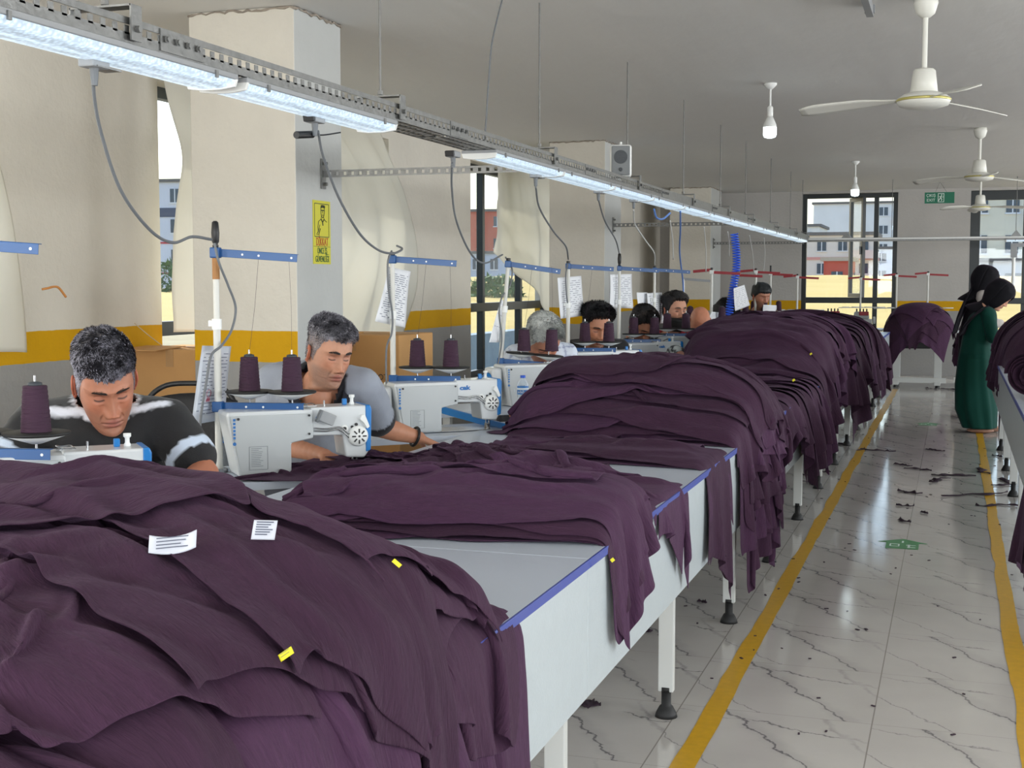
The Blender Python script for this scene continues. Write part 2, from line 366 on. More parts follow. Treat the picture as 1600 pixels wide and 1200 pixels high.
mat('column_grey', (190, 192, 190), .7, bump=.4, bscale=25, var=.05, vscale=2)
mat('ceiling_paint', (218, 217, 214), .8, bump=.5, bscale=6, var=.03, vscale=.8, stretch=(1, .35, 1))
mat('plaster_raw', (150, 140, 128), .9, bump=.8, bscale=30, var=.2, vscale=9)
# glossy marble-print tiles 62 x 58 cm, the same print on every tile
m, t, b, N, L = nodes('marble_tile')
g = N('ShaderNodeNewGeometry'); sp = N('ShaderNodeSeparateXYZ'); L(g.outputs['Position'], sp.inputs[0])
TX, TY = 0.62, 0.58
fx = math_(N, L, 'FRACT', math_(N, L, 'DIVIDE', math_(N, L, 'ADD', sp.outputs[0], 0.22+62), TX))
gy = math_(N, L, 'DIVIDE', math_(N, L, 'ADD', sp.outputs[1], -4.285+58), TY); fy = math_(N, L, 'FRACT', gy)
col_i = math_(N, L, 'FLOOR', math_(N, L, 'DIVIDE', math_(N, L, 'ADD', sp.outputs[0], 0.22+62), TX))
cv = N('ShaderNodeCombineXYZ'); L(fx, cv.inputs[0]); L(fy, cv.inputs[1]); L(math_(N, L, 'MULTIPLY', col_i, 3.7), cv.inputs[2])
nz = N('ShaderNodeTexNoise'); nz.inputs['Scale'].default_value = 5; nz.inputs['Detail'].default_value = 6; nz.inputs['Roughness'].default_value = .62; L(cv.outputs[0], nz.inputs[0])
wob = math_(N, L, 'MULTIPLY_ADD', nz.outputs[0], .22, -.11)
def vein(kx, ky, c0, width, strength):
    d = math_(N, L, 'ADD', math_(N, L, 'MULTIPLY', fx, kx), math_(N, L, 'MULTIPLY_ADD', fy, ky, -c0)); d = math_(N, L, 'ABSOLUTE', math_(N, L, 'ADD', d, wob))
    r = N('ShaderNodeMapRange'); r.inputs[1].default_value = 0; r.inputs[2].default_value = width; r.inputs[3].default_value = strength; r.inputs[4].default_value = 0; r.interpolation_type = 'SMOOTHSTEP'; L(d, r.inputs[0]); return r.outputs[0]
nm = N('ShaderNodeTexNoise'); nm.inputs['Scale'].default_value = 3.2; L(cv.outputs[0], nm.inputs[0])
msk = N('ShaderNodeMapRange'); msk.inputs[1].default_value = .38; msk.inputs[2].default_value = .6; L(nm.outputs[0], msk.inputs[0])
v = math_(N, L, 'MAXIMUM', vein(1.0, .62, .86, .016, .85), vein(.95, .75, .38, .010, .55)); v = math_(N, L, 'MAXIMUM', v, math_(N, L, 'MULTIPLY', vein(.25, 1.0, .93, .012, .8), msk.outputs[0]))
v = math_(N, L, 'MAXIMUM', v, math_(N, L, 'MULTIPLY', vein(1.0, .5, 1.25, .03, .35), msk.outputs[0])); v = math_(N, L, 'MAXIMUM', v, vein(1.0, .62, .88, .10, .13))
gx_ = math_(N, L, 'LESS_THAN', math_(N, L, 'ABSOLUTE', math_(N, L, 'SUBTRACT', fx, .5)), .4965); gy_ = math_(N, L, 'LESS_THAN', math_(N, L, 'ABSOLUTE', math_(N, L, 'SUBTRACT', fy, .5)), .4985)
grout = math_(N, L, 'SUBTRACT', 1.0, math_(N, L, 'MULTIPLY', gx_, gy_))
big = N('ShaderNodeTexNoise'); big.inputs['Scale'].default_value = 2.4; big.inputs['Detail'].default_value = 5; L(g.outputs['Position'], big.inputs[0])
base = N('ShaderNodeMix'); base.data_type = 'RGBA'; L(big.outputs[0], base.inputs[0]); base.inputs[6].default_value = srgb(180, 175, 169); base.inputs[7].default_value = srgb(207, 203, 197)
mv = N('ShaderNodeMix'); mv.data_type = 'RGBA'; L(v, mv.inputs[0]); L(base.outputs[2], mv.inputs[6]); mv.inputs[7].default_value = srgb(92, 90, 94)
mg = N('ShaderNodeMix'); mg.data_type = 'RGBA'; L(math_(N, L, 'MULTIPLY', grout, .75), mg.inputs[0]); L(mv.outputs[2], mg.inputs[6]); mg.inputs[7].default_value = srgb(128, 122, 115)
L(mg.outputs[2], b.inputs['Base Color'])
rn = N('ShaderNodeTexNoise'); rn.inputs['Scale'].default_value = 1.6; rn.inputs['Detail'].default_value = 4; L(g.outputs['Position'], rn.inputs[0])
rr = N('ShaderNodeMapRange'); rr.inputs[3].default_value = .05; rr.inputs[4].default_value = .16; L(rn.outputs[0], rr.inputs[0]); L(rr.outputs[0], b.inputs['Roughness'])
b.inputs['Specular IOR Level'].default_value = .8
wv = N('ShaderNodeTexNoise'); wv.inputs['Scale'].default_value = 1.1; wv.inputs['Detail'].default_value = 1; L(g.outputs['Position'], wv.inputs[0])
bp = N('ShaderNodeBump'); bp.inputs['Strength'].default_value = .12; bp.inputs['Distance'].default_value = .02
L(math_(N, L, 'ADD', wv.outputs[0], math_(N, L, 'MULTIPLY', grout, -.05)), bp.inputs['Height']); L(bp.outputs[0], b.inputs['Normal'])
mat('frame_black', (26, 34, 36), .35, spec=.5); mat('frame_grey', (70, 78, 84), .4)
# window glass: thin clear sheet
m, t, b, N, L = nodes('window_glass')
t.nodes.remove(b); o_ = [n for n in t.nodes if n.type == 'OUTPUT_MATERIAL'][0]
tr = N('ShaderNodeBsdfTransparent'); tr.inputs[0].default_value = (.93, .96, .97, 1); gl = N('ShaderNodeBsdfGlossy'); gl.inputs['Roughness'].default_value = .02
lw = N('ShaderNodeLayerWeight'); lw.inputs[0].default_value = .5; fr = N('ShaderNodeMath'); fr.operation = 'POWER'; L(lw.outputs['Facing'], fr.inputs[0]); fr.inputs[1].default_value = 5
f2 = N('ShaderNodeMath'); f2.operation = 'MULTIPLY_ADD'; L(fr.outputs[0], f2.inputs[0]); f2.inputs[1].default_value = .35; f2.inputs[2].default_value = .03; ms = N('ShaderNodeMixShader'); L(f2.outputs[0], ms.inputs[0]); L(tr.outputs[0], ms.inputs[1]); L(gl.outputs[0], ms.inputs[2]); L(ms.outputs[0], o_.inputs[0])

# ------------------------------------------------------------------ room shell
def wall_open(name, axis, pos, th, a0, a1, holes, m, label):
    """wall in a plane axis=pos, thickness th outward; holes (lo, hi, z0, z1)"""
    b = MB(); cuts = sorted({a0, a1, *[h[0] for h in holes], *[h[1] for h in holes]})
    for i in range(len(cuts)-1):
        l, r = cuts[i], cuts[i+1]; mid = (l+r)/2; hs = [h for h in holes if h[0] < mid < h[1]]
        spans = [(0, ZC)] if not hs else [(0, hs[0][2]), (hs[0][3], ZC)]
        for z0, z1 in spans:
            if z1-z0 < .005: continue
            c = (pos+th/2, (l+r)/2, (z0+z1)/2) if axis == 'x' else ((l+r)/2, pos+th/2, (z0+z1)/2)
            d = (abs(th), r-l, z1-z0) if axis == 'x' else (r-l, abs(th), z1-z0)
            b.box(c, d)
    return struct(name, b, m, label)
LW = [(-3.6, -.4, .45, 2.62), (2.2, 4.9, .45, 2.62), (6.86, 10.25, .45, 2.62), (12.22, 15.2, .45, 2.62)]
wall_open('wall_left', 'x', XW, -.28, YB, YF, LW, 'wall_paint', 'cream plaster wall with yellow band over grey, window side')
FW = [(-2.30, -.86, .5, 2.79), (.19, 1.75, .5, 2.79), (4.0, 6.4, .5, 2.79)]
wall_open('wall_far', 'y', YF, .28, XW-.28, XR+.28, FW, 'wall_paint_far', 'grey-white end wall with yellow band and tall windows')
wall_open('wall_right', 'x', XR, .28, YB, YF, [(yy-1.7, yy+1.7, .9, 2.65) for yy in (0.5, 6.0, 11.5, 17.0)], 'wall_paint_far', 'plaster wall on the far side of the hall')
wall_open('wall_rear', 'y', YB, -.28, XW-.28, XR+.28, [(-3.2, 5.2, .9, 2.65)], 'wall_paint_far', 'plaster wall behind the sewing lines')
struct('floor', MB().box(((XW+XR)/2, (YB+YF)/2, -.1), (XR-XW+.56, YF-YB+.56, .2)), 'marble_tile', 'glossy white marble-look tiled floor with grey veins')
struct('ceiling', MB().box(((XW+XR)/2, (YB+YF)/2, ZC+.1), (XR-XW+.56, YF-YB+.56, .2)), 'ceiling_paint', 'flat off-white plaster ceiling')
# square columns: cream faces with the band, plain grey on the aisle side
def column(i, x, y0, y1, w, label):
    b = MB(); rs = np.random.RandomState(i)
    b.box((x-w/2, (y0+y1)/2, ZC/2), (w, y1-y0, ZC)); o = b.build('column', MATS['wall_paint']); o.data.materials.append(MATS['column_grey'])
    for p in o.data.polygons:
        if p.normal.x > .5: p.material_index = 1
    d = o.modifiers.new('bevel', 'BEVEL'); d.width = .006; d.segments = 2
    tag(o, label, None, None, 'structure')
    # rough mortar bead where the column meets the ceiling
    pts = [(x-w, y0-.004), (x+.004, y0-.004), (x+.004, y1)]; q = []
    for k in range(2):
        for s in np.linspace(0, 1, 24): q.append([pts[k][0]+(pts[k+1][0]-pts[k][0])*s+rs.uniform(-.003, .003), pts[k][1]+(pts[k+1][1]-pts[k][1])*s+rs.uniform(-.003, .003), ZC-.006+rs.uniform(-.01, .004)])
    MB().tube(q, np.random.RandomState(i).uniform(.003, .009, len(q)), 6).build('mortar_edge', MATS['plaster_raw'], o, smooth=True)
column(1, -3.24, 6.12, 6.66, .62, 'nearest square column, grey on the aisle side, carrying the yellow warning sign')
column(2, -3.33, 12.78, 13.45, .58, 'middle square column behind the speaker and light rail')
column(3, -3.46, 19.5, 20.4, .62, 'farthest square column near the end wall')
# windows
def window(idx, axis, pos, lo, hi, z0, z1, rail, mull, label, fw=.07, m='frame_black'):
    r = thing('window_%d' % idx, label, None); del r['label']; tag(r, label, None, None, 'structure')
    f = MB()
    def bx(a, b_, za, zb, d=.07, off=0):
        c = (pos+off, (a+b_)/2, (za+zb)/2) if axis == 'x' else ((a+b_)/2, pos+off, (za+zb)/2); s = (d, b_-a, zb-za) if axis == 'x' else (b_-a, d, zb-za); f.box(c, s)
    bx(lo, lo+fw, z0, z1); bx(hi-fw, hi, z0, z1); bx(lo+fw, hi-fw, z0, z0+.06); bx(lo+fw, hi-fw, z1-fw, z1); bx(lo+fw, hi-fw, rail-.045, rail+.045)
    for a in mull: bx(a-.035, a+.035, z0+.06, rail-.045); bx(a-.035, a+.035, rail+.045, z1-fw)
    f.build('window_frame', MATS[m], r, bevel=.004)
    e = sorted([lo]+list(mull)+[hi])
    for a, b_ in zip(e[:-1], e[1:]):
        for za, zb in ((z0+.05, rail-.04), (rail+.04, z1-.06)):
            g = MB(); c = (pos, (a+b_)/2, (za+zb)/2) if axis == 'x' else ((a+b_)/2, pos, (za+zb)/2); s = (.006, b_-a-.06, zb-za) if axis == 'x' else (b_-a-.06, .006, zb-za)
            g.box(c, s); g.build('pane', MATS['window_glass'], r)
    return r
window(1, 'x', XW-.16, *LW[1], 1.13, [3.5], 'left-wall window behind the nearest curtain')
window(2, 'x', XW-.16, *LW[2], 1.13, [8.2, 9.5], 'left-wall window between the plain pier and the column', m='frame_grey')
window(3, 'x', XW-.16, *LW[3], 1.16, [12.95, 14.2], 'left-wall window with dark frame beyond the warning sign')
window(4, 'y', YF+.12, *FW[0], 1.14, [-1.18], 'end-wall window beside the yellow field, one sash open')
window(5, 'y', YF+.12, *FW[1], 1.14, [.97], 'end-wall window above the women at the packing table', fw=.14)
window(6, 'y', YF+.12, *FW[2], 1.14, [5.2], 'end-wall window farther right')
# open casement sash of the end-wall window, swung into the room
a = math.radians(62); s = thing('window_7', None, None, (-1.565, YF+.08, 0)); tag(s, 'narrow casement sash swung open in the end-wall window', None, None, 'structure')
R = rotz(-a); f = MB(); w_, z0, z1 = .5, 1.19, 2.71
for c, d in (((.03, 0, (z0+z1)/2), (.06, .05, z1-z0)), ((w_-.03, 0, (z0+z1)/2), (.06, .05, z1-z0)), ((w_/2, 0, z0+.03), (w_-.12, .05, .06)), ((w_/2, 0, z1-.03), (w_-.12, .05, .06))): f.box(R@np.array(c), d, R)
f.build('sash_frame', MATS['frame_black'], s, bevel=.003); MB().box(R@np.array((w_/2, 0, (z0+z1)/2)), (w_-.1, .006, z1-z0-.1), R).build('pane', MATS['window_glass'], s)
MB().box(R@np.array((w_-.03, -.04, 1.9)), (.02, .03, .12), R).build('handle', MATS['frame_black'], s, bevel=.004)
# ------------------------------------------------------------------ outside
def ground_mat(name, c1, c2, sc, st=(1, 1, 1)):
    m, t, b, N, L = nodes(name); g = N('ShaderNodeTexCoord'); mp = N('ShaderNodeMapping'); mp.inputs['Scale'].default_value = st; L(g.outputs['Object'], mp.inputs[0])
    n = N('ShaderNodeTexNoise'); n.inputs['Scale'].default_value = sc; n.inputs['Detail'].default_value = 9; n.inputs['Roughness'].default_value = .7; L(mp.outputs[0], n.inputs[0])
    mx = N('ShaderNodeMix'); mx.data_type = 'RGBA'; L(n.outputs[0], mx.inputs[0]); mx.inputs[6].default_value = srgb(*c1); mx.inputs[7].default_value = srgb(*c2); L(mx.outputs[2], b.inputs['Base Color']); b.inputs['Roughness'].default_value = .95
    return m
ground_mat('dry_ground', (128, 112, 88), (200, 188, 158), .6); ground_mat('dry_field', (186, 160, 92), (222, 200, 128), .25, (.4, 2.5, 1)); ground_mat('dry_verge', (150, 140, 108), (214, 202, 164), .5)
struct('ground', MB().box((-20, 60, -.75), (520, 700, .3)), 'dry_ground', 'bare dry ground outside the windows')
y = np.linspace(30, 78, 24); z = -.6+2.35*np.clip((y-30)/45, 0, 1)**.9
X_, Y_ = np.meshgrid(np.linspace(-40, 30, 30), y, indexing='ij'); Z_ = np.broadcast_to(z, X_.shape)+.12*fbm(p3(X_*.2, Y_*.3), 3)
struct('field', MB().grid(np.stack([X_, Y_, Z_], -1)), 'dry_field', 'sunlit yellow stubble field beyond the end wall', smooth=True)
# verge, low wall and shrubs beyond the left windows
struct('kerb', MB().box((-9.0, 30, -.1), (.35, 90, 1.0)), mat('kerb_concrete', (150, 168, 178), .8, var=.1), 'low concrete wall along the road outside the left windows')
X_, Y_ = np.meshgrid(np.linspace(-60, -9.4, 30), np.linspace(-10, 90, 40), indexing='ij')
struct('lawn', MB().grid(np.stack([X_, Y_, -.3+.25*fbm(p3(X_*.2, Y_*.2), 3)+(-X_-9)*.012], -1)), 'dry_verge', 'dry grass verge outside the left windows', smooth=True)
mat('glass_dark', (58, 74, 92), .15, spec=.8); mat('trim_white', (236, 238, 240), .7)
def building(label, cx, cy, rz, wx, wy, h, floors, bays, body, zb=-.6, band=None, win=None, balc=None, bays_side=2, roof=(120, 116, 112), acc=None):
    r = thing('apartment_building', label, 'building', (cx, cy, zb), rz, 'buildings outside the windows')
    bm = mat('facade_%d_%d_%d' % body, body, .85, var=.05, vscale=.3)
    MB().box((0, 0, h/2), (wx, wy, h)).build('wall', bm, r)
    MB().box((0, 0, h+.15), (wx+.5, wy+.5, .3)).build('roof', mat('roof_%d' % roof[0], roof, .9), r)
    fh = h/floors; wm = MATS['glass_dark']
    for f in range(floors):
        for k in range(bays):
            if win and (f, k) in win: continue
            x = (k+.5)*wx/bays-wx/2; o = MB(); o.box((x, -wy/2-.03, f*fh+fh*.55), (wx/bays*.42, .08, fh*.45)); o.build('window', wm, r)
            o = MB(); o.box((x, -wy/2-.08, f*fh+fh*.55), (wx/bays*.04, .06, fh*.45)); o.box((x, -wy/2-.08, f*fh+fh*.31), (wx/bays*.5, .12, fh*.04)); o.build('window_trim', MATS['trim_white'], r)
            if balc and k in balc:
                q = MB(); q.box((x, -wy/2-.6, f*fh+fh*.16), (wx/bays*.92, 1.2, fh*.36)); q.build('balcony', mat('balcony_%d_%d_%d' % balc[k], balc[k], .7), r)
        for k in range(bays_side):
            yy = (k+.5)*wy/bays_side-wy/2
            for s in (-1, 1): MB().box((s*(wx/2+.03), yy, f*fh+fh*.55), (.08, wy/bays_side*.35, fh*.42)).build('window', wm, r)
        if band and f in band: MB().box((0, -.02, f*fh), (wx+.06, wy+.1, fh*band[f][1])).build('facade_band', mat('band_%d_%d_%d' % band[f][0], band[f][0], .8), r)
    return r
# points of the photograph turned into places: on a plane x, y or z = const
_cam = np.array([0, 0, CAM_H]); _fw = np.array([-math.sin(YAW)*math.cos(PITCH), math.cos(YAW)*math.cos(PITCH), -math.sin(PITCH)]); _rt = np.array([math.cos(YAW), math.sin(YAW), 0.]); _up = np.cross(_rt, _fw)
def at(u, v, x=None, y=None, z=None, d=None):
    r = _fw+_rt*(u-800)/FPX-_up*(v-600)/FPX
    if x is not None: return _cam+r*x/r[0]
    if y is not None: return _cam+r*y/r[1]
    if z is not None: return _cam+r*(z-CAM_H)/r[2]
    return _cam+r*d
# ------------------------------------------------------------------ far buildings
building('tall pale grey apartment block with stacked balconies beyond the yellow field', -11.5, 205, 0, 17, 14, 13.2, 5, 6, (236, 236, 234), win={(f, k) for f in range(5) for k in (0, 1, 2)}, balc={4: (232, 234, 238), 5: (190, 200, 216)}, zb=-.4)
building('low white block with balconies left of the tall pale grey block', -21.5, 160, 0, 13, 10, 8.4, 3, 5, (240, 236, 228), balc={1: (226, 222, 214), 3: (236, 232, 226)})
building('cream house with pink cornice above the yellow field', -10.8, 128, 0, 7.5, 8, 6.3, 3, 4, (236, 226, 214), band={2: ((222, 160, 150), .12), 1: ((226, 180, 168), .1)}, balc={3: (238, 214, 206)})
building('small red-painted house at the edge of the yellow field', -8.95, 110, 0, 2.1, 5, 3.7, 1, 1, (206, 92, 74), roof=(196, 180, 160))
building('grey and white block seen behind the open casement', -5.2, 150, 0, 7, 9, 5.5, 3, 3, (206, 214, 226), balc={1: (216, 220, 232)})
building('cream block with bright blue balconies in the right end window', 5.4, 118, 0, 9.5, 9, 9.8, 3, 4, (236, 230, 208), balc={2: (96, 148, 226), 3: (96, 148, 226)})
building('low grey annex below the block with blue balconies', 3.8, 100, 0, 8, 5, 3.4, 1, 3, (196, 200, 206))
building('white block with red and dark panels seen past the plain pier', -71.3, 116, math.radians(12), 9, 12, 11.6, 4, 4, (226, 228, 236), band={3: ((88, 96, 116), .3), 2: ((206, 60, 72), .06), 1: ((176, 90, 100), .05)})
for k in (0, 1): pass
building('unfinished brick-red block with pale window surrounds behind the cream curtain', -53.5, 152, math.radians(10), 8, 8, 10.4, 4, 4, (206, 108, 84), band={1: ((150, 196, 190), .12)})
building('pale blue-grey block in front of the brick-red one', -49.5, 142, math.radians(10), 6, 6, 5.2, 2, 3, (196, 206, 222))
rs = np.random.RandomState(5)
mat('leaf_green', (74, 108, 58), .8, var=.35, vscale=2.0); mat('bark', (92, 74, 58), .9)
def bush(label, x, y, z, r, h, name='bush'):
    t = thing(name, label, 'bush' if name == 'bush' else 'tree', (x, y, z), 0, 'greenery outside'); b = MB()
    for k in range(420):
        d = rs.randn(3); d /= np.linalg.norm(d); p = d*rs.uniform(.55, 1)**.5*np.array([r, r, h/2])+np.array([0, 0, h*.55]); s = r*.13; n = rs.randn(3, 3)*s; b.add([p+n[0], p+n[1], p+n[2]], [(0, 1, 2)])
    f = b.build('foliage', MATS['leaf_green'], t); MB().cyl((0, 0, 0), (0, 0, h*.5), r*.08, r*.04, 8).build('trunk', MATS['bark'], t)
for lb, u, v, Y, r, h in (('small spiky green tree outside the window past the plain pier', 268, 471, 60, 1.0, 2.2), ('low green shrub beside the spiky tree outside', 281, 477, 58, 1.1, 1.1), ('green shrub below the brick-red block outside', 775, 478, 55, 1.2, 1.4)):
    p = at(u, v, y=Y); bush(lb, p[0], p[1], p[2]-.2, r, h)

# ------------------------------------------------------------------ metals and plastics
mat('galv', (132, 133, 132), .42, .75, bump=.15, bscale=60, var=.12, vscale=30); mat('rod_grey', (120, 120, 118), .5, .6)
mat('white_plastic', (232, 234, 232), .42); mat('grey_plastic', (150, 153, 156), .5); mat('black_plastic', (20, 20, 22), .45); mat('cable_grey', (108, 112, 116), .55); mat('cable_white', (206, 208, 206), .5); mat('cable_blue', (88, 128, 196), .5)
mat('blue_paint', (14, 78, 138), .38, spec=.6); mat('red_paint', (150, 26, 38), .4); mat('pole_white', (206, 206, 200), .4)
mat('tag_yellow', (214, 206, 30), .6); mat('paper', (232, 234, 238), .8, bump=.15, bscale=12, var=.02)
m, t, b, N, L = nodes('led_diffuser')
tc = N('ShaderNodeTexCoord'); vo = N('ShaderNodeTexVoronoi'); vo.inputs['Scale'].default_value = 90; L(tc.outputs['Object'], vo.inputs[0])
mr = N('ShaderNodeMapRange'); mr.inputs[1].default_value = 0; mr.inputs[2].default_value = .7; mr.inputs[3].default_value = 1.0; mr.inputs[4].default_value = .45; L(vo.outputs['Distance'], mr.inputs[0])
spx = N('ShaderNodeSeparateXYZ'); L(tc.outputs['Object'], spx.inputs[0])
bars = math_(N, L, 'MULTIPLY_ADD', math_(N, L, 'SINE', math_(N, L, 'MULTIPLY', spx.outputs[0], 120)), .18, .85)
es = math_(N, L, 'MULTIPLY', math_(N, L, 'MULTIPLY', mr.outputs[0], bars), .92)
b.inputs['Base Color'].default_value = (.35, .4, .45, 1); b.inputs['Emission Color'].default_value = (.66, .84, 1.0, 1); L(es, b.inputs['Emission Strength']); b.inputs['Roughness'].default_value = .3
# ------------------------------------------------------------------ hanging light rail
RX = -2.03; RW = .15; RZ0, RZ1 = 2.012, 2.072
rail = thing('light_rail', 'long perforated grey metal cable tray hung above the sewing machines', 'cable tray', (RX, 1.5, 2.0))
ys = [1.5, 3.0, 5.05, 7.1, 9.1, 11.1, 13.1, 15.1, 17.1, 18.75]
for a0, a1 in zip(ys[:-1], ys[1:]):
    b = MB(); x = RW/2
    near = a0 < 9
    for s in (-1, 1):
        if near:
            b.box((s*x, (a0+a1)/2-1.5, RZ1-2.0-.008), (.003, a1-a0, .016)); b.box((s*x, (a0+a1)/2-1.5, RZ0-2.0+.012), (.003, a1-a0, .024))
            n = int((a1-a0)/.048)
            for k in range(n): b.box((s*x, a0-1.5+(k+.5)*.048, .042), (.003, .019, .022))
        else: b.box((s*x, (a0+a1)/2-1.5, .042), (.003, a1-a0, .06))
        b.box((s*(x-.008), (a0+a1)/2-1.5, RZ1-2.0), (.018, a1-a0, .003))
    if near:
        for k in range(int((a1-a0)/.05)): b.box((0, a0-1.5+(k+.5)*.05, .012), (RW, .024, .003))
        for q in (-.07, -.025, .025, .07): b.box((q, (a0+a1)/2-1.5, .012), (.014, a1-a0, .003))
    else: b.box((0, (a0+a1)/2-1.5, .012), (RW, a1-a0, .003))
    b.build('tray_section', MATS['galv'], rail)
    if a0 > 2: # splice plate with bolts at the joint
        q = MB(); q.box((x+.004, a0-1.5+.06, .042), (.004, .2, .056)); 
        for k in range(4): q.cyl((x+.006, a0-1.5-.02+k*.05, .045), (x+.018, a0-1.5-.02+k*.05, .045), .007, n=8); q.box((x+.012, a0-1.5-.02+k*.05, .045), (.004, .016, .016))
        q.build('splice_plate', MATS['galv'], rail)
for yy in (2.84, 4.50, 6.46, 8.35, 10.2, 11.9, 13.4, 15.3, 17.2, 18.6):
    b = MB(); b.cyl((0, yy-1.5, .10), (0, yy-1.5, ZC-2.0), .0045, n=8); b.cyl((0, yy-1.5, .11), (0, yy-1.5, .125), .011, n=6); h_ = b.build('hanger_rod', MATS['rod_grey'], rail)
    q = MB(); w2 = RW/2+.008
    q.box((0, yy-1.5, .102), (RW+.03, .045, .005)); q.box((w2+.006, yy-1.5, .06), (.005, .045, .088)); q.box((-w2-.006, yy-1.5, .06), (.005, .045, .088)); q.cyl((w2, yy-1.5, .045), (w2+.02, yy-1.5, .045), .009, n=6); q.build('hanger_bracket', MATS['galv'], rail)
# LED fixtures
fx = thing('linear_light', 'nearest lit LED batten under the cable tray, cut by the frame edge', 'light', (RX, 0, 1.995), 0, 'LED battens under the cable tray')
b = MB(); LW_ = 1.08
b.box((0, LW_/2, .006), (.168, LW_, .016)); b.build('housing', MATS['grey_plastic'], fx, bevel=.003)
b = MB(); prof = [(-.078, 0), (-.07, -.014), (-.03, -.022), (.03, -.022), (.07, -.014), (.078, 0)]
b.grid(np.array([[(x, yy, z-.002) for x, z in prof] for yy in (.012, LW_-.012)])); b.build('diffuser', MATS['led_diffuser'], fx, smooth=True)
for yy in (.006, LW_-.006): MB().prism([(-.084, .0), (.084, .0), (.076, -.022), (.03, -.028), (-.03, -.028), (-.076, -.022)], yy-.006, yy+.006, np.array([[1, 0, 0], [0, 0, 1], [0, 1, 0]])).build('end_cap', MATS['white_plastic'], fx, bevel=.002)
for yy in (.12, LW_-.12): MB().box((.086, yy, -.002), (.006, .012, .02)).build('clip', MATS['galv'], fx)
fy = [2.26, 3.39]+[5.56+1.085*k for k in range(12)]
lbl = ['nearest lit LED batten under the cable tray, cut by the frame edge', 'lit LED batten just left of the bare stretch of tray', 'lit LED batten just right of the bare stretch of tray', 'LED batten left of the white loudspeaker, ending beneath it', 'LED batten starting right below the white loudspeaker']
for i, yy in enumerate(fy):
    o = fx if i == 0 else copy_tree(fx)
    o.location = (RX, yy, 1.995); o['label'] = lbl[i] if i < 5 else '%s LED batten of the far run beyond the loudspeaker' % ('first second third fourth fifth sixth seventh eighth ninth'.split()[i-5])
# tray crossing the hall at the far end
r2 = thing('light_rail', 'grey cable tray crossing the hall in front of the end windows', 'cable tray', (-2.0, 18.9, 1.99))
MB().box((2.6, 0, .02), (5.2, .15, .05)).build('tray_section', MATS['galv'], r2); MB().box((2.6, -.08, .03), (5.2, .004, .02)).build('tray_lip', MATS['white_plastic'], r2)
for xx in (1.15, 2.75, 4.3): MB().cyl((xx, 0, .04), (xx, 0, ZC-1.99), .0045, n=8).build('hanger_rod', MATS['rod_grey'], r2)
for xx in (.55, 2.75): MB().prism([(-.07, 0), (.07, 0), (0, .09)], -.08, .08, np.array([[1, 0, 0], [0, 0, 1], [0, 1, 0]]), (xx, 0, .04)).build('joint_plate', MATS['galv'], r2)
r3 = thing('light_rail', 'short lower grey tray with an upright at the right frame edge', 'cable tray', (.62, 16.0, 1.84))
MB().box((.9, 0, .0), (1.8, .08, .04)).build('tray_section', MATS['grey_plastic'], r3); MB().box((.0, 0, -.06), (.07, .07, .16)).build('bracket', MATS['grey_plastic'], r3); MB().cyl((0, 0, -.5), (0, 0, -.1), .018).build('upright', MATS['white_plastic'], r3)
MB().cyl((1.2, 0, .02), (1.2, 0, ZC-1.84), .0045, n=8).build('hanger_rod', MATS['rod_grey'], r3)
for i, xx in enumerate((.62, 1.75)):
    o = copy_tree(fx, (xx, 18.86, 1.985), -PI/2, ['lit LED batten on the crossing tray before the right end window', 'LED batten at the frame edge on the crossing tray'][i])
# slotted wall arms that steady the tray
for i, (xc, yy, xe, zz, lb) in enumerate(((-3.24, 6.42, RX-.09, 2.0, 'perforated steel arm from the nearest column to the cable tray'), (-3.33, 13.1, RX-.09, 2.0, 'perforated steel arm from the middle column to the cable tray'), (-3.46, 19.0, RX-.09, 2.0, 'perforated steel arm near the farthest column'))):
    r = thing('wall_arm', lb, 'bracket', (xc, yy, zz), 0, 'perforated steel arms')
    b = MB(); Ln = xe-xc; b.box((Ln/2, 0, .014), (Ln, .004, .010)); b.box((Ln/2, 0, -.014), (Ln, .004, .010))
    for k in range(int(Ln/.045)): b.box(((k+.5)*.045, 0, 0), (.028, .004, .02))
    b.box((Ln/2, .012, .018), (Ln, .024, .003)); b.build('bar', MATS['galv'], r)
    b = MB(); b.box((.006, 0, 0), (.008, .05, .16)); b.cyl((.01, 0, .055), (.03, 0, .055), .01, n=6); b.cyl((.01, 0, -.055), (.03, 0, -.055), .01, n=6); b.build('wall_plate', MATS['galv'], r)
    if i == 2: r.location.y = 19.7
# loudspeaker on the tray
s = thing('loudspeaker', 'small white box loudspeaker standing on the cable tray', 'speaker', (RX+.02, 8.1, 2.076), math.radians(14))
MB().box((0, 0, .10), (.135, .12, .20)).build('cabinet', MATS['white_plastic'], s, bevel=.018, seg=4)
MB().box((0, -.062, .10), (.115, .012, .18)).build('front_panel', mat('spk_grey', (128, 132, 134), .6), s, bevel=.012, seg=3)
MB().cyl((0, -.066, .122), (0, -.072, .122), .043, .041, 28).build('woofer', mat('spk_dark', (88, 92, 96), .8, bump=.5, bscale=300), s)
MB().cyl((0, -.066, .045), (0, -.074, .045), .013, .010, 20).build('tweeter', MATS['spk_dark'], s)
MB().cyl((0, 0, .20), (.0, 0, .22), .008).build('knob', MATS['white_plastic'], s); MB().box((.0, 0, -.001), (.10, .08, .004)).build('foot_plate', MATS['galv'], s)
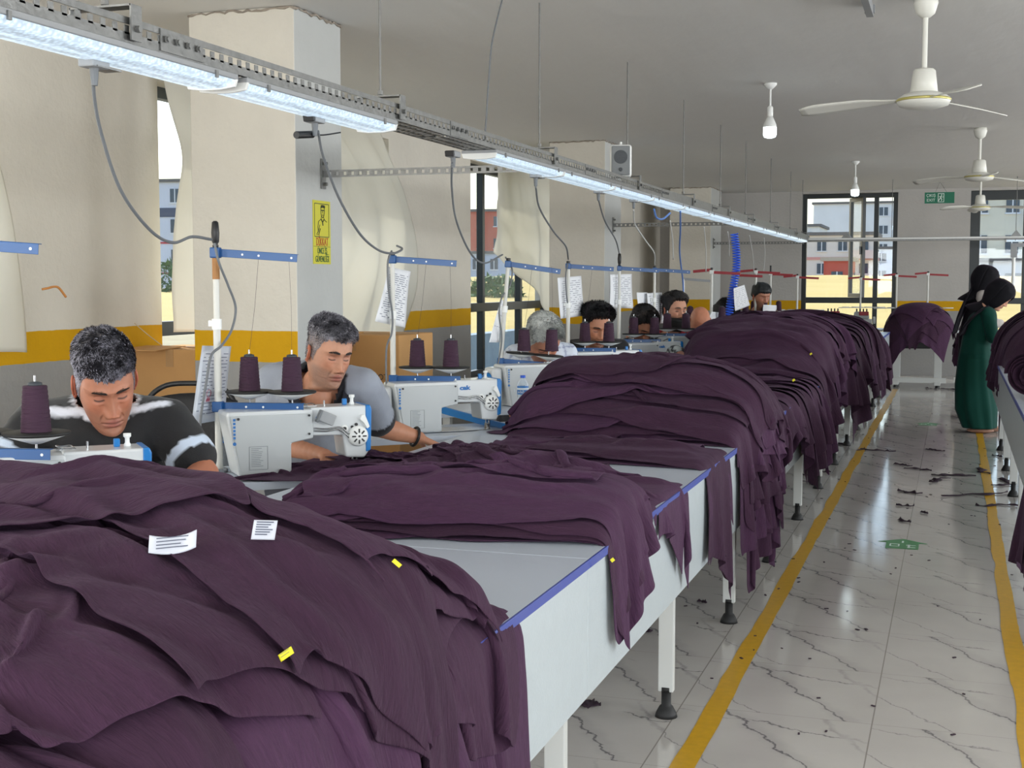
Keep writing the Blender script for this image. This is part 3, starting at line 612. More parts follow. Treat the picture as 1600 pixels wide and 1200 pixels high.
# loose wire up to the ceiling and little lamps with flexible arms
def wire(label, pts, r=.0035, m='cable_grey', name='power_cable', group='cables hanging from the tray', n=10):
    o = MB().tube(bez(pts, n), r, 8).build(name, MATS[m], smooth=True); return tag(o, label, 'cable', group)
wire('thin grey wire rising from the tray to the ceiling, slightly bent', [at(757, 222, x=RX), at(760, 180, x=RX), at(764, 120, x=RX), at(770, 60, x=RX), (RX, at(776, 0, x=RX)[1]+.15, ZC)], .004)
# sockets
def socket(label, yy, flap=True):
    r = thing('power_socket', label, 'socket', (RX-.03, yy, 1.972), 0, 'sockets under the cable tray')
    MB().box((0, 0, -.004), (.046, .07, .026)).build('body', MATS['grey_plastic'], r, bevel=.004); MB().box((0, -.042, -.004), (.04, .014, .024), rotx(.3)).build('flap', MATS['black_plastic'], r, bevel=.003) if flap else MB().box((0, .03, -.014), (.05, .10, .004)).build('bracket', MATS['galv'], r)
    MB().cyl((0, 0, -.015), (0, 0, -.06), .012, .008, 12).build('plug', MATS['cable_grey'], r, smooth=False); return r
PX = -2.33
SY = [at(u, 420, x=PX)[1] for u in (337, 613, 790, 888, 968, 1023)]
sock = [(147, 104), (492, 196), (708, 245), (837, 285), (935, 308), (990, 325)]
names = ['the second machine, beside the plain pier', 'the unattended machine', 'the machine beside the water bottle', 'the fifth thread stand with a paper', 'the sixth thread stand', 'the seventh thread stand']
paths = [[(147, 104), (147, 150), (160, 215), (190, 300), (235, 360), (270, 379), (300, 370), (330, 374)], [(497, 205), (505, 245), (530, 310), (562, 365), (590, 390), (612, 396), (625, 392), (628, 388), (620, 384)], [(706, 255), (706, 295), (713, 345), (735, 395), (757, 411), (785, 398)], [(837, 292), (843, 325), (865, 362), (884, 385), (888, 405)], [(935, 312), (945, 345), (962, 375), (968, 398)], [(990, 328), (992, 350), (1008, 375), (1022, 395), (1023, 414)]]
for i, ((u, v), pth) in enumerate(zip(sock, paths)):
    p = at(u, v, x=RX-.03); socket('small grey socket box under the tray feeding %s' % names[i], p[1], i in (1, 2))
    q = []; n = len(pth)
    for k, (a_, b_) in enumerate(pth): q.append(at(a_, b_, x=(RX-.03)+(PX-RX+.03)*min(1, k/(n-1)*1.0)))
    wire('power cable sagging from the tray to %s' % names[i], q, .0048 if i < 3 else .005, 'cable_grey' if i != 5 else 'cable_white')
# hand lamp pointing left off the second batten
h = thing('magnet_lamp', 'small black hand lamp on a thin wire arm beside the nearest column', 'lamp', tuple(at(478, 211, x=RX-.05)))
p1 = at(476, 211, x=RX-.05); p0 = at(463, 211, x=RX-.05); p2 = at(488, 210, x=RX-.05); e = at(532, 207, x=RX)
MB().cyl(p0, p2, .0125, n=14).build('head', MATS['black_plastic'], h, world=True, bevel=.002); MB().tube(bez([p2, at(505, 211, x=RX-.03), e], 6), .0028, 6).build('arm', MATS['black_plastic'], h, world=True)
# ------------------------------------------------------------------ bulbs and fans
def bulb(label, p, drop):
    r = thing('hanging_bulb', label, 'lamp', (p[0], p[1], ZC), 0, 'bare LED bulbs on the ceiling')
    MB().lathe([(.045, 0), (.045, -.012), (.028, -.03), (.012, -.045)], n=20).build('ceiling_rose', MATS['white_plastic'], r, smooth=True)
    MB().cyl((0, 0, -.04), (0, 0, -drop), .007).build('cord', MATS['white_plastic'], r)
    MB().lathe([(.012, -drop+.01), (.021, -drop), (.021, -drop-.06), (.017, -drop-.065)], n=20).build('socket', MATS['white_plastic'], r, smooth=True)
    MB().lathe([(.018, -drop-.06), (.036, -drop-.10), (.046, -drop-.125), (.047, -drop-.14)], n=24).build('bulb_base', MATS['white_plastic'], r, smooth=True)
    MB().lathe([(.047, -drop-.14), (.047, -drop-.19), (.040, -drop-.208), (.02, -drop-.215), (0.0001, -drop-.217)], n=24).build('bulb_glass', mat('bulb_glow', (245, 250, 252), .3, emit=(232, 250, 255), estr=7), r, smooth=True)
bulb('lit bare bulb hanging from the ceiling, nearer one', at(1204, 130, z=ZC), .17)
bulb('lit bare bulb hanging from the ceiling in front of the open casement', at(1337, 252, z=ZC), .19)
mat('fan_white', (222, 222, 214), .4)
def fan(label, p, rod, R_, a0):
    r = thing('ceiling_fan', label, 'fan', (p[0], p[1], ZC), 0, 'ceiling fans')
    MB().lathe([(.055, 0), (.06, -.03), (.045, -.08), (.02, -.10)], n=24).build('ceiling_cup', MATS['fan_white'], r, smooth=True)
    MB().cyl((0, 0, -.08), (0, 0, -rod), .013).build('rod', MATS['fan_white'], r, smooth=False)
    MB().lathe([(.045, -rod+.01), (.055, -rod), (.068, -rod-.11), (.06, -rod-.115)], n=24).build('rod_cover', MATS['fan_white'], r, smooth=True)
    MB().lathe([(.05, -rod-.10), (.10, -rod-.115), (.128, -rod-.135), (.13, -rod-.15), (.12, -rod-.17), (.07, -rod-.185), (.0001, -rod-.19)], n=36).build('motor_housing', MATS['fan_white'], r, smooth=True)
    MB().lathe([(.128, -rod-.136), (.133, -rod-.142), (.131, -rod-.15)], n=36).build('brass_ring', mat('brass_pale', (206, 196, 120), .35, .6), r, smooth=True)
    for k in range(3):
        a = a0+k*2*PI/3; R = rotz(a); X_ = np.linspace(.12, R_, 14)
        w_ = np.interp(X_, [.12, .2, .3, R_*.9, R_], [.03, .05, .10, .12, .07]); P = np.array([[R@np.array((x, s*w_[i]/2, -rod-.14+s*w_[i]*.16-.03*(x/R_)**2)) for s in np.linspace(-1, 1, 5)] for i, x in enumerate(X_)])
        MB().grid(P).build('blade', MATS['fan_white'], r, smooth=True, solid=.004)
fan('nearest white three-blade ceiling fan at the top right', at(1447, -4, z=ZC), .36, .62, math.radians(172))
fan('middle white ceiling fan hanging before the end wall', at(1532, 200, z=ZC), .30, .62, math.radians(160))
fan('farthest ceiling fan, in front of the right end window', (.27, 17.6), .33, .6, math.radians(100))
c = thing('ceiling_bracket', 'end of a grey metal strip fixed to the ceiling at the top edge', 'bracket', tuple(at(1359, 24, z=2.78)))
p = at(1359, 20, z=2.78); MB().box((0, -.35, .02), (.035, .75, .05)).build('strip', MATS['grey_plastic'], c); MB().box((0, .0, .03), (.05, .03, .04)).build('clamp', MATS['grey_plastic'], c)
# ------------------------------------------------------------------ signs
mat('sign_yellow', (206, 200, 52), .5); mat('sign_ink', (52, 60, 40), .6); mat('sign_red', (178, 70, 40), .6); mat('sign_green', (38, 92, 60), .6)
s = thing('warning_sign', 'yellow safety sign DIKKAT ÖNCE İŞ GÜVENLİĞİ on the nearest column', 'sign')
pa, pb = at(489, 312, x=-3.236), at(517, 413, x=-3.236); y0, y1 = pa[1], pb[1]; zt, zb = pa[2], pb[2]; yc = (y0+y1)/2; W_ = y1-y0; Hh = zt-zb; s.location = (-3.238, yc, zb); s.matrix_basis = Matrix.Translation((-3.238, yc, zb))
MB().box((0, 0, Hh/2), (.003, W_, Hh)).build('plate', MATS['sign_yellow'], s)
RS = np.array([[0, 0, 1], [1, 0, 0], [0, 1, 0]], float)     # sign-local (right, up, out) -> x out, y along wall
def sg(b, name, m): return b.build(name, MATS[m], s)
b = MB(); fr_ = [(-.42*W_, .42*Hh+.03*Hh), (.42*W_, .42*Hh+.03*Hh)]
x0, x1, z0, z1 = -.42*W_, .40*W_, .43*Hh, .95*Hh
for c_, d_ in (((.002, (x0+x1)/2, z1), (.001, x1-x0, .004)), ((.002, (x0+x1)/2, z0), (.001, x1-x0, .004)), ((.002, x0, (z0+z1)/2), (.001, .004, z1-z0)), ((.002, x1, (z0+z1)/2), (.001, .004, z1-z0)), ((.002, 0, .275*Hh), (.001, W_*.96, .002))): b.box(c_, d_)
# line drawing of a man raising a finger
def ln(pts, r=.0022): b.tube([(.002, x*W_, z*Hh) for x, z in pts], r, 5)
ln([(.02, .93), (-.06, .90), (-.06, .82), (-.03, .76), (.04, .73), (.11, .76), (.14, .82), (.14, .90), (.08, .93), (.02, .93)]); ln([(-.06, .90), (.0, .905), (.06, .91), (.14, .90)], .006); ln([(-.05, .915), (.13, .915)], .006)
ln([(-.04, .85), (.12, .85)], .003); ln([(.03, .84), (.05, .80)]); ln([(.0, .775), (.08, .775)]); ln([(-.03, .76), (-.05, .71), (-.2, .67), (-.24, .58), (-.22, .50)]); ln([(.10, .75), (.12, .71), (.27, .67)]); ln([(-.05, .71), (.03, .66), (.12, .71)], .004); ln([(.03, .66), (.05, .61)], .004)
ln([(-.12, .62), (-.2, .53), (-.3, .47), (-.27, .455)]); ln([(-.1, .56), (-.16, .50), (-.2, .46)], .003)
sg(b, 'drawing', 'sign_ink')
text('DİKKAT', .062, (.0025, 0, .345*Hh), RS, MATS['sign_red'], 'lettering', s, fit=.68*W_)
text('ÖNCE İŞ', .046, (.0025, 0, .205*Hh), RS, MATS['sign_green'], 'lettering', s, fit=.55*W_); text('GÜVENLİĞİ', .046, (.0025, 0, .075*Hh), RS, MATS['sign_green'], 'lettering', s, fit=.78*W_)
# exit sign
mat('exit_green', (20, 112, 84), .5); mat('exit_white', (226, 240, 232), .6)
pc = at(1468, 309, y=19.6); s = thing('exit_sign', 'green hanging sign reading ÇIKIŞ EXIT near the end wall', 'sign', tuple(pc))
RE = np.array([[1, 0, 0], [0, 0, -1], [0, 1, 0]], float)
MB().box((0, 0, 0), (.40, .012, .155)).build('panel', MATS['exit_green'], s)
text('ÇIKIŞ', .056, (-.115, -.007, .032), RE, MATS['exit_white'], 'lettering', s, sx=.9); text('EXIT', .056, (-.115, -.007, -.034), RE, MATS['exit_white'], 'lettering', s, sx=1.0)
b = MB()
for c_, d_ in (((.02, -.008, .058), (.085, .002, .008)), ((.02, -.008, -.058), (.085, .002, .008)), ((-.018, -.008, 0), (.008, .002, .12)), ((.058, -.008, 0), (.008, .002, .12))): b.box(c_, d_)
def l2(p, r=.005): b.tube([(x, -.008, z) for x, z in p], r, 5)
b.ball((.028, -.008, .038), (.009, .003, .009), 8, 6); l2([(.022, .024), (.014, -.004), (.0, -.02), (-.012, -.045)], .006); l2([(.014, -.004), (.03, -.018), (.026, -.045)], .006); l2([(.022, .022), (.002, .01), (-.004, .022)], .004); l2([(.022, .022), (.038, .006), (.05, .014)], .004)
b.prism([(.085, .04), (.125, .058), (.125, .035), (.19, .02), (.19, -.02), (.125, -.03), (.125, -.05)], -.009, -.006, RE); b.build('pictogram', MATS['exit_white'], s)
b = MB(); z_ = ZC-pc[2]
b.tube([(-.06, 0, .07), (0, 0, z_)], .0025, 6); b.tube([(.10, 0, .07), (0, 0, z_)], .0025, 6); b.build('hanging_wire', MATS['rod_grey'], s)
# ------------------------------------------------------------------ curtains
m, t, b, N, L = nodes('curtain_cloth')
o_ = [n for n in t.nodes if n.type == 'OUTPUT_MATERIAL'][0]; b.inputs['Base Color'].default_value = srgb(236, 234, 226); b.inputs['Roughness'].default_value = .85
tl = N('ShaderNodeBsdfTranslucent'); tl.inputs[0].default_value = srgb(244, 242, 232); ms = N('ShaderNodeMixShader'); ms.inputs[0].default_value = .42; L(b.outputs[0], ms.inputs[1]); L(tl.outputs[0], ms.inputs[2]); L(ms.outputs[0], o_.inputs[0])
tc = N('ShaderNodeTexCoord'); n = N('ShaderNodeTexNoise'); n.inputs['Scale'].default_value = 5; n.inputs['Detail'].default_value = 6; L(tc.outputs['Object'], n.inputs[0]); bp = N('ShaderNodeBump'); bp.inputs['Strength'].default_value = .3; bp.inputs['Distance'].default_value = .02; L(n.outputs[0], bp.inputs['Height']); L(bp.outputs[0], b.inputs['Normal'])
mat('string_pale', (196, 180, 150), .8); mat('rag_orange', (196, 132, 70), .8)
def curtain(label, fn, ns=70, nt=60):
    S, T = np.meshgrid(np.linspace(0, 1, ns), np.linspace(0, 1, nt), indexing='ij'); P = fn(S, T)
    o = MB().grid(P).build('curtain', MATS['curtain_cloth'], smooth=True, solid=.002); return tag(o, label, 'curtain', 'cream curtains blowing in at the windows')
def cur1(S, T):          # free edge billows far into the room
    y = 2.6+S*(2.62+.12*np.sin(PI*T)); zt = 2.66; zb = 1.06+.16*(S-1)**2+.03*np.sin(S*9); z = zt+(zb-zt)*T
    y = y+.40*(T**1.6-.55)*S*S; x = XW+.10+.42*np.sin(PI*np.clip(T*.62+.1, 0, 1))*S**.7*np.sin(PI*np.clip(S*.72+.2, 0, 1))*1.2+.03*fbm(p3(S*9, T*2, 3), 2)*T+.012*np.sin(S*40+2*T)
    return np.stack([x, y, z], -1)
c1 = curtain('cream curtain ballooning in at the left frame edge', cur1)
def cur2(S, T):
    y = 6.80+S*3.1; zt = 2.66; zb = 1.05+.07*np.cos(S*PI); z = zt+(zb-zt)*T
    bow = np.sin(PI*np.clip(T*.8, 0, 1)); y = y+S**2*(.62*np.sin(PI*np.clip(T*.75, 0, 1))-.15*T)+.05*(1-S)*np.sin(T*7)
    x = XW+.08+.40*bow*np.sin(PI*np.clip(S*.9+.05, 0, 1))**.8+.035*np.sin(S*30+3*T+2*fbm(p3(S*2, T*2, 1), 2))*(.3+T)*.8+.03*fbm(p3(S*8, T*3, 7), 2)
    return np.stack([x, y, z], -1)
c2 = curtain('large cream curtain billowing behind the nearest column', cur2, 110, 70)
def cur3(S, T):
    y = 12.80+S*2.2; zt = 2.62; zb = np.interp(S, [0, .12, .75, 1], [1.72, 1.62, .98, .95]); z = zt+(zb-zt)*T
    x = XW+.08+.16*T*np.sin(PI*S)+.05*np.sin(S*15+T*2)*(.25+.6*T)*(1-.5*S)+.02*fbm(p3(S*7, T*4, 9), 2)
    y = y-.20*T*(1-S)+.06*np.sin(T*3)*(1-S); return np.stack([x, y, z], -1)
c3 = curtain('cream curtain with its lower corner drawn up, before the brick-red block', cur3)
def tie(label, pts, m='string_pale', r=.003): return tag(MB().tube(bez(pts, 8), r, 6).build('curtain_tie', MATS[m], smooth=True), label, 'string', 'curtain ties')
tie('pale string from the wall hook to the second curtain corner', [at(210, 505, x=XW+.03), at(240, 530, x=XW+.10), at(272, 552, x=XW+.15), at(300, 562, x=XW+.14)])
tie('orange rag knotted to the corner of the nearest curtain', [at(66, 452, x=-4.2), at(76, 450, x=-4.19), at(84, 448, x=-4.2), at(92, 450, x=-4.2), at(103, 464, x=-4.2)], 'rag_orange', .006)
# ------------------------------------------------------------------ tables
mat('laminate', (188, 197, 210), .32, spec=.5, var=.02, vscale=4); mat('panel_white', (182, 191, 195), .3, spec=.5, bump=.12, bscale=160, var=.02, vscale=30)
mat('edge_blue', (52, 68, 148), .4); mat('leg_white', (194, 196, 193), .4); mat('rubber_black', (18, 18, 18), .6)
TZ = .77; TE = -.80; TB = -1.98
def foot(b, x, y):
    b.lathe([(.016, .088), (.016, .04), (.022, .035), (.034, .012), (.037, .0), (.0001, 0)][::-1], (x, y, 0), 20)
def long_table(y0, y1, legs, label, x0=TB, x1=TE, side=1, group='long white tables of the left row', xl=-.865, xr=-1.93):
    r = thing('work_table', label, 'table', ((x0+x1)/2, y0, 0), 0, group); cx = (x0+x1)/2
    MB().box(((x0+x1)/2-cx, (y1-y0)/2, TZ-.0125), (x1-x0-.006, y1-y0-.003, .025)).build('tabletop', MATS['laminate'], r, bevel=.0015)
    xe = x1 if side > 0 else x0
    MB().box((xe-side*.001-cx, (y1-y0)/2, TZ-.0105), (.006, y1-y0-.003, .021)).build('edge_band', MATS['edge_blue'], r, bevel=.001)
    MB().box((xe-side*.014-cx, (y1-y0)/2, (TZ-.026+.435)/2), (.018, y1-y0-.002, TZ-.026-.435)).build('front_panel', MATS['panel_white'], r, bevel=.001)
    for yy in legs:
        for xx in (xl, xr):
            l = MB().box((xx-cx, yy-y0, .085+(TZ-.026-.085)/2), (.05, .03, TZ-.026-.085)).build('leg', MATS['leg_white'], r, bevel=.003)
            b = MB(); foot(b, xx-cx, yy-y0); b.cyl((xx-cx, yy-y0, .085), (xx-cx, yy-y0, .10), .02); b.build('levelling_foot', MATS['rubber_black'], l, smooth=True)
        MB().box(((xl+xr)/2-cx, yy-y0, .36), (abs(xl-xr)-.05, .03, .05)).build('crossbar', MATS['leg_white'], r, bevel=.002)
    return r
ords = ['nearest', 'second', 'third', 'fourth', 'fifth', 'sixth', 'seventh']
wh = ['under the big plum pile at the lower left', 'with the folded plum stack draped over its edge', 'under the tall ruffled plum stack', 'under the heaped plum garments left of the aisle', 'ending just before the far garment mound', 'carrying the farthest draped stack of the row', 'at the far end of the row']
for i in range(7):
    y0 = .43+2.52*i; y1 = y0+2.52 if i < 6 else 17.9
    long_table(y0, y1, [y for y in (y0+1.20, y0+2.46) if y < y1], '%s long white table, %s' % (ords[i], wh[i]))
# right-hand packing table
for i in range(3):
    y0 = 5.0+2.52*i
    long_table(y0, y0+2.52, [8.0+1.26*k for k in range(-3, 4) if y0 < 8.0+1.26*k-.03 <= y0+2.50], ['white packing table cut by the right frame edge', 'white packing table at the right with the rolled plum bundle', 'far white packing table where the women stand'][i], .33, 1.45, -1, 'white packing tables of the right row', .398, 1.38)
# ------------------------------------------------------------------ sewing machines
PHI = math.radians(43); E1 = np.array([math.cos(PHI), math.sin(PHI)]); E2 = np.array([-math.sin(PHI), math.cos(PHI)])
mat('machine_white', (208, 212, 214), .28, spec=.6, coat=.3); mat('machine_grey', (184, 189, 191), .35); mat('machine_blue', (22, 116, 188), .35); mat('steel', (170, 172, 174), .25, .95); mat('screw_dark', (34, 34, 36), .5); mat('print_blue', (40, 110, 180), .5); mat('print_grey', (120, 126, 130), .6)
RB = np.array([[1, 0, 0], [0, 0, -1], [0, 1, 0]], float)     # text facing -y
def make_machine(label, loc, brand=True):
    r = thing('sewing_machine', label, 'sewing machine', loc, PHI, 'white and blue sewing machines'); y = -.075
    P = [(.035, 0), (.215, 0), (.215, .105), (.292, .118), (.292, .212), (.285, .217), (.0, .217), (-.004, .205)]
    RX_ = np.array([[1, 0, 0], [0, 0, 1], [0, 1, 0]], float)
    MB().prism(P, y, .07, RX_).build('pillar', MATS['machine_white'], r, bevel=.006, seg=3)
    MB().prism([(.04, .006), (.212, .006), (.212, .107), (.288, .121), (.288, .205), (.006, .205)], y-.006, y, RX_).build('back_cover', MATS['machine_grey'], r, bevel=.0025)
    MB().prism([(.285, .125), (.40, .122), (.41, .045), (.478, .04), (.492, .06), (.492, .222), (.285, .222)], y+.012, .06, RX_).build('arm', MATS['machine_white'], r, bevel=.007, seg=3)
    MB().prism([(.482, .06), (.500, .066), (.504, .21), (.498, .224), (.482, .224)], y+.008, .064, RX_).build('face_cover', MATS['machine_blue'], r, bevel=.004)
    MB().prism([(-.004, .06), (.05, .0), (.05, .0), (.0, .19)], -.05, .05, RX_) if False else None
    MB().box((-.03, .01, .11), (.06, .12, .185)).build('motor_housing', MATS['machine_white'], r, bevel=.018, seg=4)
    b = MB(); b.cyl((-.062, -.0, .12), (-.085, -.0, .12), .058, .05, 32); b.cyl((-.085, 0, .12), (-.090, 0, .12), .02, n=16); b.build('handwheel', MATS['machine_blue'], r, bevel=.003)
    MB().lathe([(.036, 0), (.036, .01), (.030, .018), (.014, .022), (.0001, .022)], (.452, y+.012, .118), 28, rotx(PI/2)).build('tension_cover', MATS['white_plastic'], r, smooth=True)
    b = MB()
    for k in range(8):
        a = k*PI/4; b.box((.452+.019*math.cos(a), y-.010, .118+.019*math.sin(a)), (.014, .002, .005), roty(-a))
    b.cyl((.452, y-.009, .118), (.452, y-.012, .118), .004, n=8); b.build('cover_slot', MATS['screw_dark'], r)
    b = MB()
    for x_, z_, rr in ((.033, .195, .0045), (.275, .198, .004), (.275, .135, .004), (.405, .145, .0065), (.432, .150, .005), (.447, .158, .0055), (.388, .140, .003)): b.cyl((x_, y-.008 if x_ < .3 else y+.010, z_), (x_, y-.011 if x_ < .3 else y+.006, z_), rr, n=12)
    b.build('screw', MATS['screw_dark'], r)
    b = MB(); b.cyl((.405, y+.012, .145), (.405, y+.008, .145), .013, n=20); b.prism([(.462, .19), (.475, .193), (.492, .15), (.484, .143), (.47, .165), (.458, .175)], y-.004, y+.012, RX_); b.build('thread_lever', MATS['white_plastic'], r, bevel=.001)
    b = MB(); b.tube(bez([(.295, y+.006, .152), (.34, y+.002, .148), (.385, y+.002, .152), (.41, y+.0, .135), (.428, y+.002, .12)], 6), .0028, 8); b.tube(bez([(.295, y+.006, .143), (.34, y+.002, .140), (.38, y+.002, .144), (.405, y, .128), (.42, y+.002, .112)], 6), .0028, 8); b.build('oil_pipe', MATS['steel'], r, smooth=True)
    b = MB(); b.cyl((.455, 0, .0), (.455, 0, .06), .004); b.box((.455, -.012, .012), (.014, .03, .02)); b.box((.455, -.02, .004), (.012, .035, .004)); b.cyl((.468, -.004, .012), (.468, -.004, .05), .005); b.build('presser_foot', MATS['steel'], r, bevel=.001)
    b = MB()
    for s in (-1, 1): b.tube([(.452+s*.012+.006*math.cos(t), -.02, .052+.006*math.sin(t)) for t in np.linspace(0, 2*PI, 12)], .0016, 6)
    b.build('thread_ring', MATS['screw_dark'], r)
    b = MB(); b.box((.36, 0, .0015), (.30, .15, .003)); b.build('bed_plate', MATS['steel'], r, bevel=.001)
    b = MB(); b.lathe([(.009, 0), (.009, .006), (.006, .01), (.006, .022), (.010, .026), (.010, .034), (.0001, .035)], (.452, .0, .222), 16); b.build('bobbin_winder', MATS['white_plastic'], r, smooth=True)
    MB().box((.425, .0, .233), (.016, .014, .022)).build('winder_latch', MATS['machine_blue'], r, bevel=.003)
    b = MB(); b.cyl((.352, 0, .22), (.352, 0, .24), .0028); b.tube(bez([(.29, -.01, .224), (.275, 0, .232), (.29, .012, .228), (.31, .01, .23), (.318, -.005, .226)], 5), .002, 6); b.box((.298, .0, .222), (.05, .02, .004)); b.build('thread_guide', MATS['steel'], r)
    if brand: text('cak', .026, (.327, y+.0105, .188), RB, MATS['print_blue'], 'lettering', r, sx=1.35, bold=.0012)
    b = MB()
    for k in range(6): b.box((.020, y-.0065, .192-k*.012), (.008, .001, .008))
    b.cyl((.020, y-.006, .112), (.020, y-.007, .112), .006, n=14); b.build('side_print', MATS['print_blue'], r)
    b = MB()
    for c_, d_ in (((.10, y-.0065, .10), (.062, .001, .0012)), ((.10, y-.0065, .022), (.062, .001, .0012)), ((.069, y-.0065, .061), (.0012, .001, .078)), ((.131, y-.0065, .061), (.0012, .001, .078))): b.box(c_, d_)
    rs_ = np.random.RandomState(2)
    for k in range(11):
        w_ = .05*rs_.uniform(.5, 1); b.box((.075+w_/2, y-.0065, .094-k*.006), (w_, .001, .0015))
    b.build('rating_label', MATS['print_grey'], r)
    return r
MP = [(-2.372, 2.60), (-2.33, 3.861), (-2.308, 5.186), (-2.266, 6.512), (-2.28, 7.83), (-2.27, 9.10), (-2.28, 10.36), (-2.28, 11.62), (-2.28, 12.9)]
ml = ['nearest sewing machine, half hidden by the big plum pile', 'sewing machine in front of the man in the grey polo shirt', 'unattended sewing machine with white cone of thread beside it', 'sewing machine behind the small water bottle, before the white-haired man', 'sewing machine in front of the young man with black hair', 'sewing machine in front of the man in the striped shirt', 'sewing machine in front of the bearded man', 'sewing machine in front of the bald person', 'farthest sewing machine of the left row, behind the garment heaps']
M0 = make_machine(ml[0], (MP[0][0], MP[0][1], TZ+.0005)); MACH = [M0]
for i in range(1, 9): MACH.append(copy_tree(M0, (MP[i][0], MP[i][1], TZ+.0005), None, ml[i]))
# operator tables carrying the machines, cut flush with the long tables
for i, (mx, my) in enumerate(MP):
    c0 = np.array([mx, my]); poly = [c0+E1*a+E2*b_ for a, b_ in ((-.42, -.20), (.75, -.20), (.75, .22), (-.42, .22))]
    # clip to x < TB
    q = []
    for k in range(4):
        a, b_ = poly[k], poly[(k+1) % 4]
        if a[0] < TB: q.append(a)
        if (a[0] < TB) != (b_[0] < TB): s = (TB-a[0])/(b_[0]-a[0]); q.append(a+(b_-a)*s)
    q = [(p[0]-mx, p[1]-my) for p in q]
    r = thing('machine_table', 'small slanted white table carrying the %s' % ml[i].split(',')[0].replace('sewing machine ', 'machine ', 1), 'table', (mx, my, 0), 0, 'slanted machine tables')
    r['label'] = 'slanted white table under the sewing machine ' + ['nearest the camera', 'of the man in the grey polo', 'nobody sits at', 'of the white-haired man', 'of the young black-haired man', 'of the man in stripes', 'of the bearded man', 'of the bald person', 'farthest away in the row'][i]
    MB().prism(q, TZ-.028, TZ-.002).build('tabletop', MATS['laminate'], r)
    for a in (-.34, ):
        for b_ in (-.12, .14):
            p = E1*a+E2*b_; l = MB().box((p[0], p[1], .39), (.04, .04, .70)).build('leg', MATS['leg_white'], r, bevel=.003); b = MB(); foot(b, p[0], p[1]); b.build('levelling_foot', MATS['rubber_black'], l, smooth=True)
for ch in list(MACH[1].children):
    if ch.name.startswith(('motor_housing', 'handwheel')): bpy.data.objects.remove(ch)
# control box hung on machine 2, blue edging behind machine 3
p = MP[1]; o = thing('control_box', 'small grey box with a cable clipped to the arm of the machine', 'box', (p[0]+E1[0]*.335-E2[0]*.088, p[1]+E1[1]*.335-E2[1]*.088, TZ+.188), PHI)
o['label'] = 'small tilted grey box on the machine before the man in grey'
MB().box((0, 0, 0), (.058, .02, .038), roty(.42)).build('body', MATS['grey_plastic'], o, bevel=.003); MB().box((-.028, -.004, .008), (.008, .024, .044), roty(.42)).build('clip', MATS['cable_grey'], o, bevel=.002)
o = MB().bar(tuple(at(690, 640, z=.80)), tuple(at(797, 670, z=.775)), .012, .035).build('table_edge_strip', MATS['machine_blue'], bevel=.002); tag(o, 'bright blue edge strip lying behind the unattended machine', 'edge strip')
# ------------------------------------------------------------------ thread stands and cones
mat('thread_plum', (56, 28, 50), .75, bump=.6, bscale=260, var=.12, vscale=60, stretch=(.15, .15, 1)); mat('cone_core', (50, 56, 62), .5)
def make_stand(label, loc, az, col='blue_paint', tall=.762, handle=False):
    r = thing('thread_stand', label, 'thread stand', loc, az, 'thread stands on the machine tables')
    MB().cyl((0, 0, 0), (0, 0, .52), .0125).build('lower_tube', MATS['pole_white'], r, smooth=False); MB().cyl((0, 0, .50), (0, 0, tall), .0105).build('upper_tube', MATS['pole_white'], r)
    b = MB(); b.cyl((0, 0, 0), (0, 0, .012), .03); b.build('base_flange', MATS['steel'], r)
    b = MB(); b.cyl((0, 0, .49), (0, 0, .525), .0165); b.box((-.018, 0, .51), (.02, .012, .02)); b.build('collar', MATS['white_plastic'], r)
    T_ = roty(math.radians(4)); b = MB(); b.box((.0, 0, tall-.012), (.034, .032, .036)); b.build('top_clamp', MATS[col], r, bevel=.004)
    def arm(z, L_, name, R):
        b = MB(); c = R@np.array((L_/2, 0, 0)); b.box(c+np.array((0, 0, z)), (L_, .003, .026), R); b.box(R@np.array((L_/2, .008, .013))+np.array((0, 0, z)), (L_, .018, .002), R); o = b.build(name, MATS[col], r, bevel=.001)
        b = MB()
        for f in (.33, .53, .93): b.cyl(R@np.array((L_*f, -.0025, 0))+np.array((0, 0, z)), R@np.array((L_*f, -.0015, 0))+np.array((0, 0, z)), .0038, n=10)
        b.build('eyelet', MATS['white_plastic'], o)
    arm(tall-.012, .285, 'upper_arm', T_)
    b = MB(); b.box((.0, 0, .225), (.036, .034, .036)); b.build('lower_clamp', MATS[col], r, bevel=.004)
    arm(.225, .30, 'lower_arm', np.eye(3))
    for xx in (.105, .255):
        b = MB(); b.lathe([(.0001, .25), (.012, .25), (.078, .272), (.080, .276), (.078, .279), (.0001, .275)], (xx, .02, 0), 30); t_ = b.build('cone_tray', MATS['white_plastic'], r, smooth=True)
        MB().lathe([(.0795, .272), (.0825, .275), (.0825, .279), (.0785, .280)], (xx, .02, 0), 30).build('rubber_rim', MATS['rubber_black'], t_, smooth=True)
        MB().cyl((xx, .02, .225), (xx, .02, .42), .003).build('spindle', MATS['steel'], r)
    if handle:
        MB().lathe([(.009, 0), (.011, .006), (.008, .012), (.012, .02), (.014, .05), (.011, .085), (.006, .09), (.0001, .09)], (0, 0, tall+.005), 16).build('handle', MATS['black_plastic'], r, smooth=True)
    else: MB().cyl((0, 0, tall), (0, 0, tall+.02), .012).build('cap', MATS['black_plastic'], r, bevel=.002)
    return r
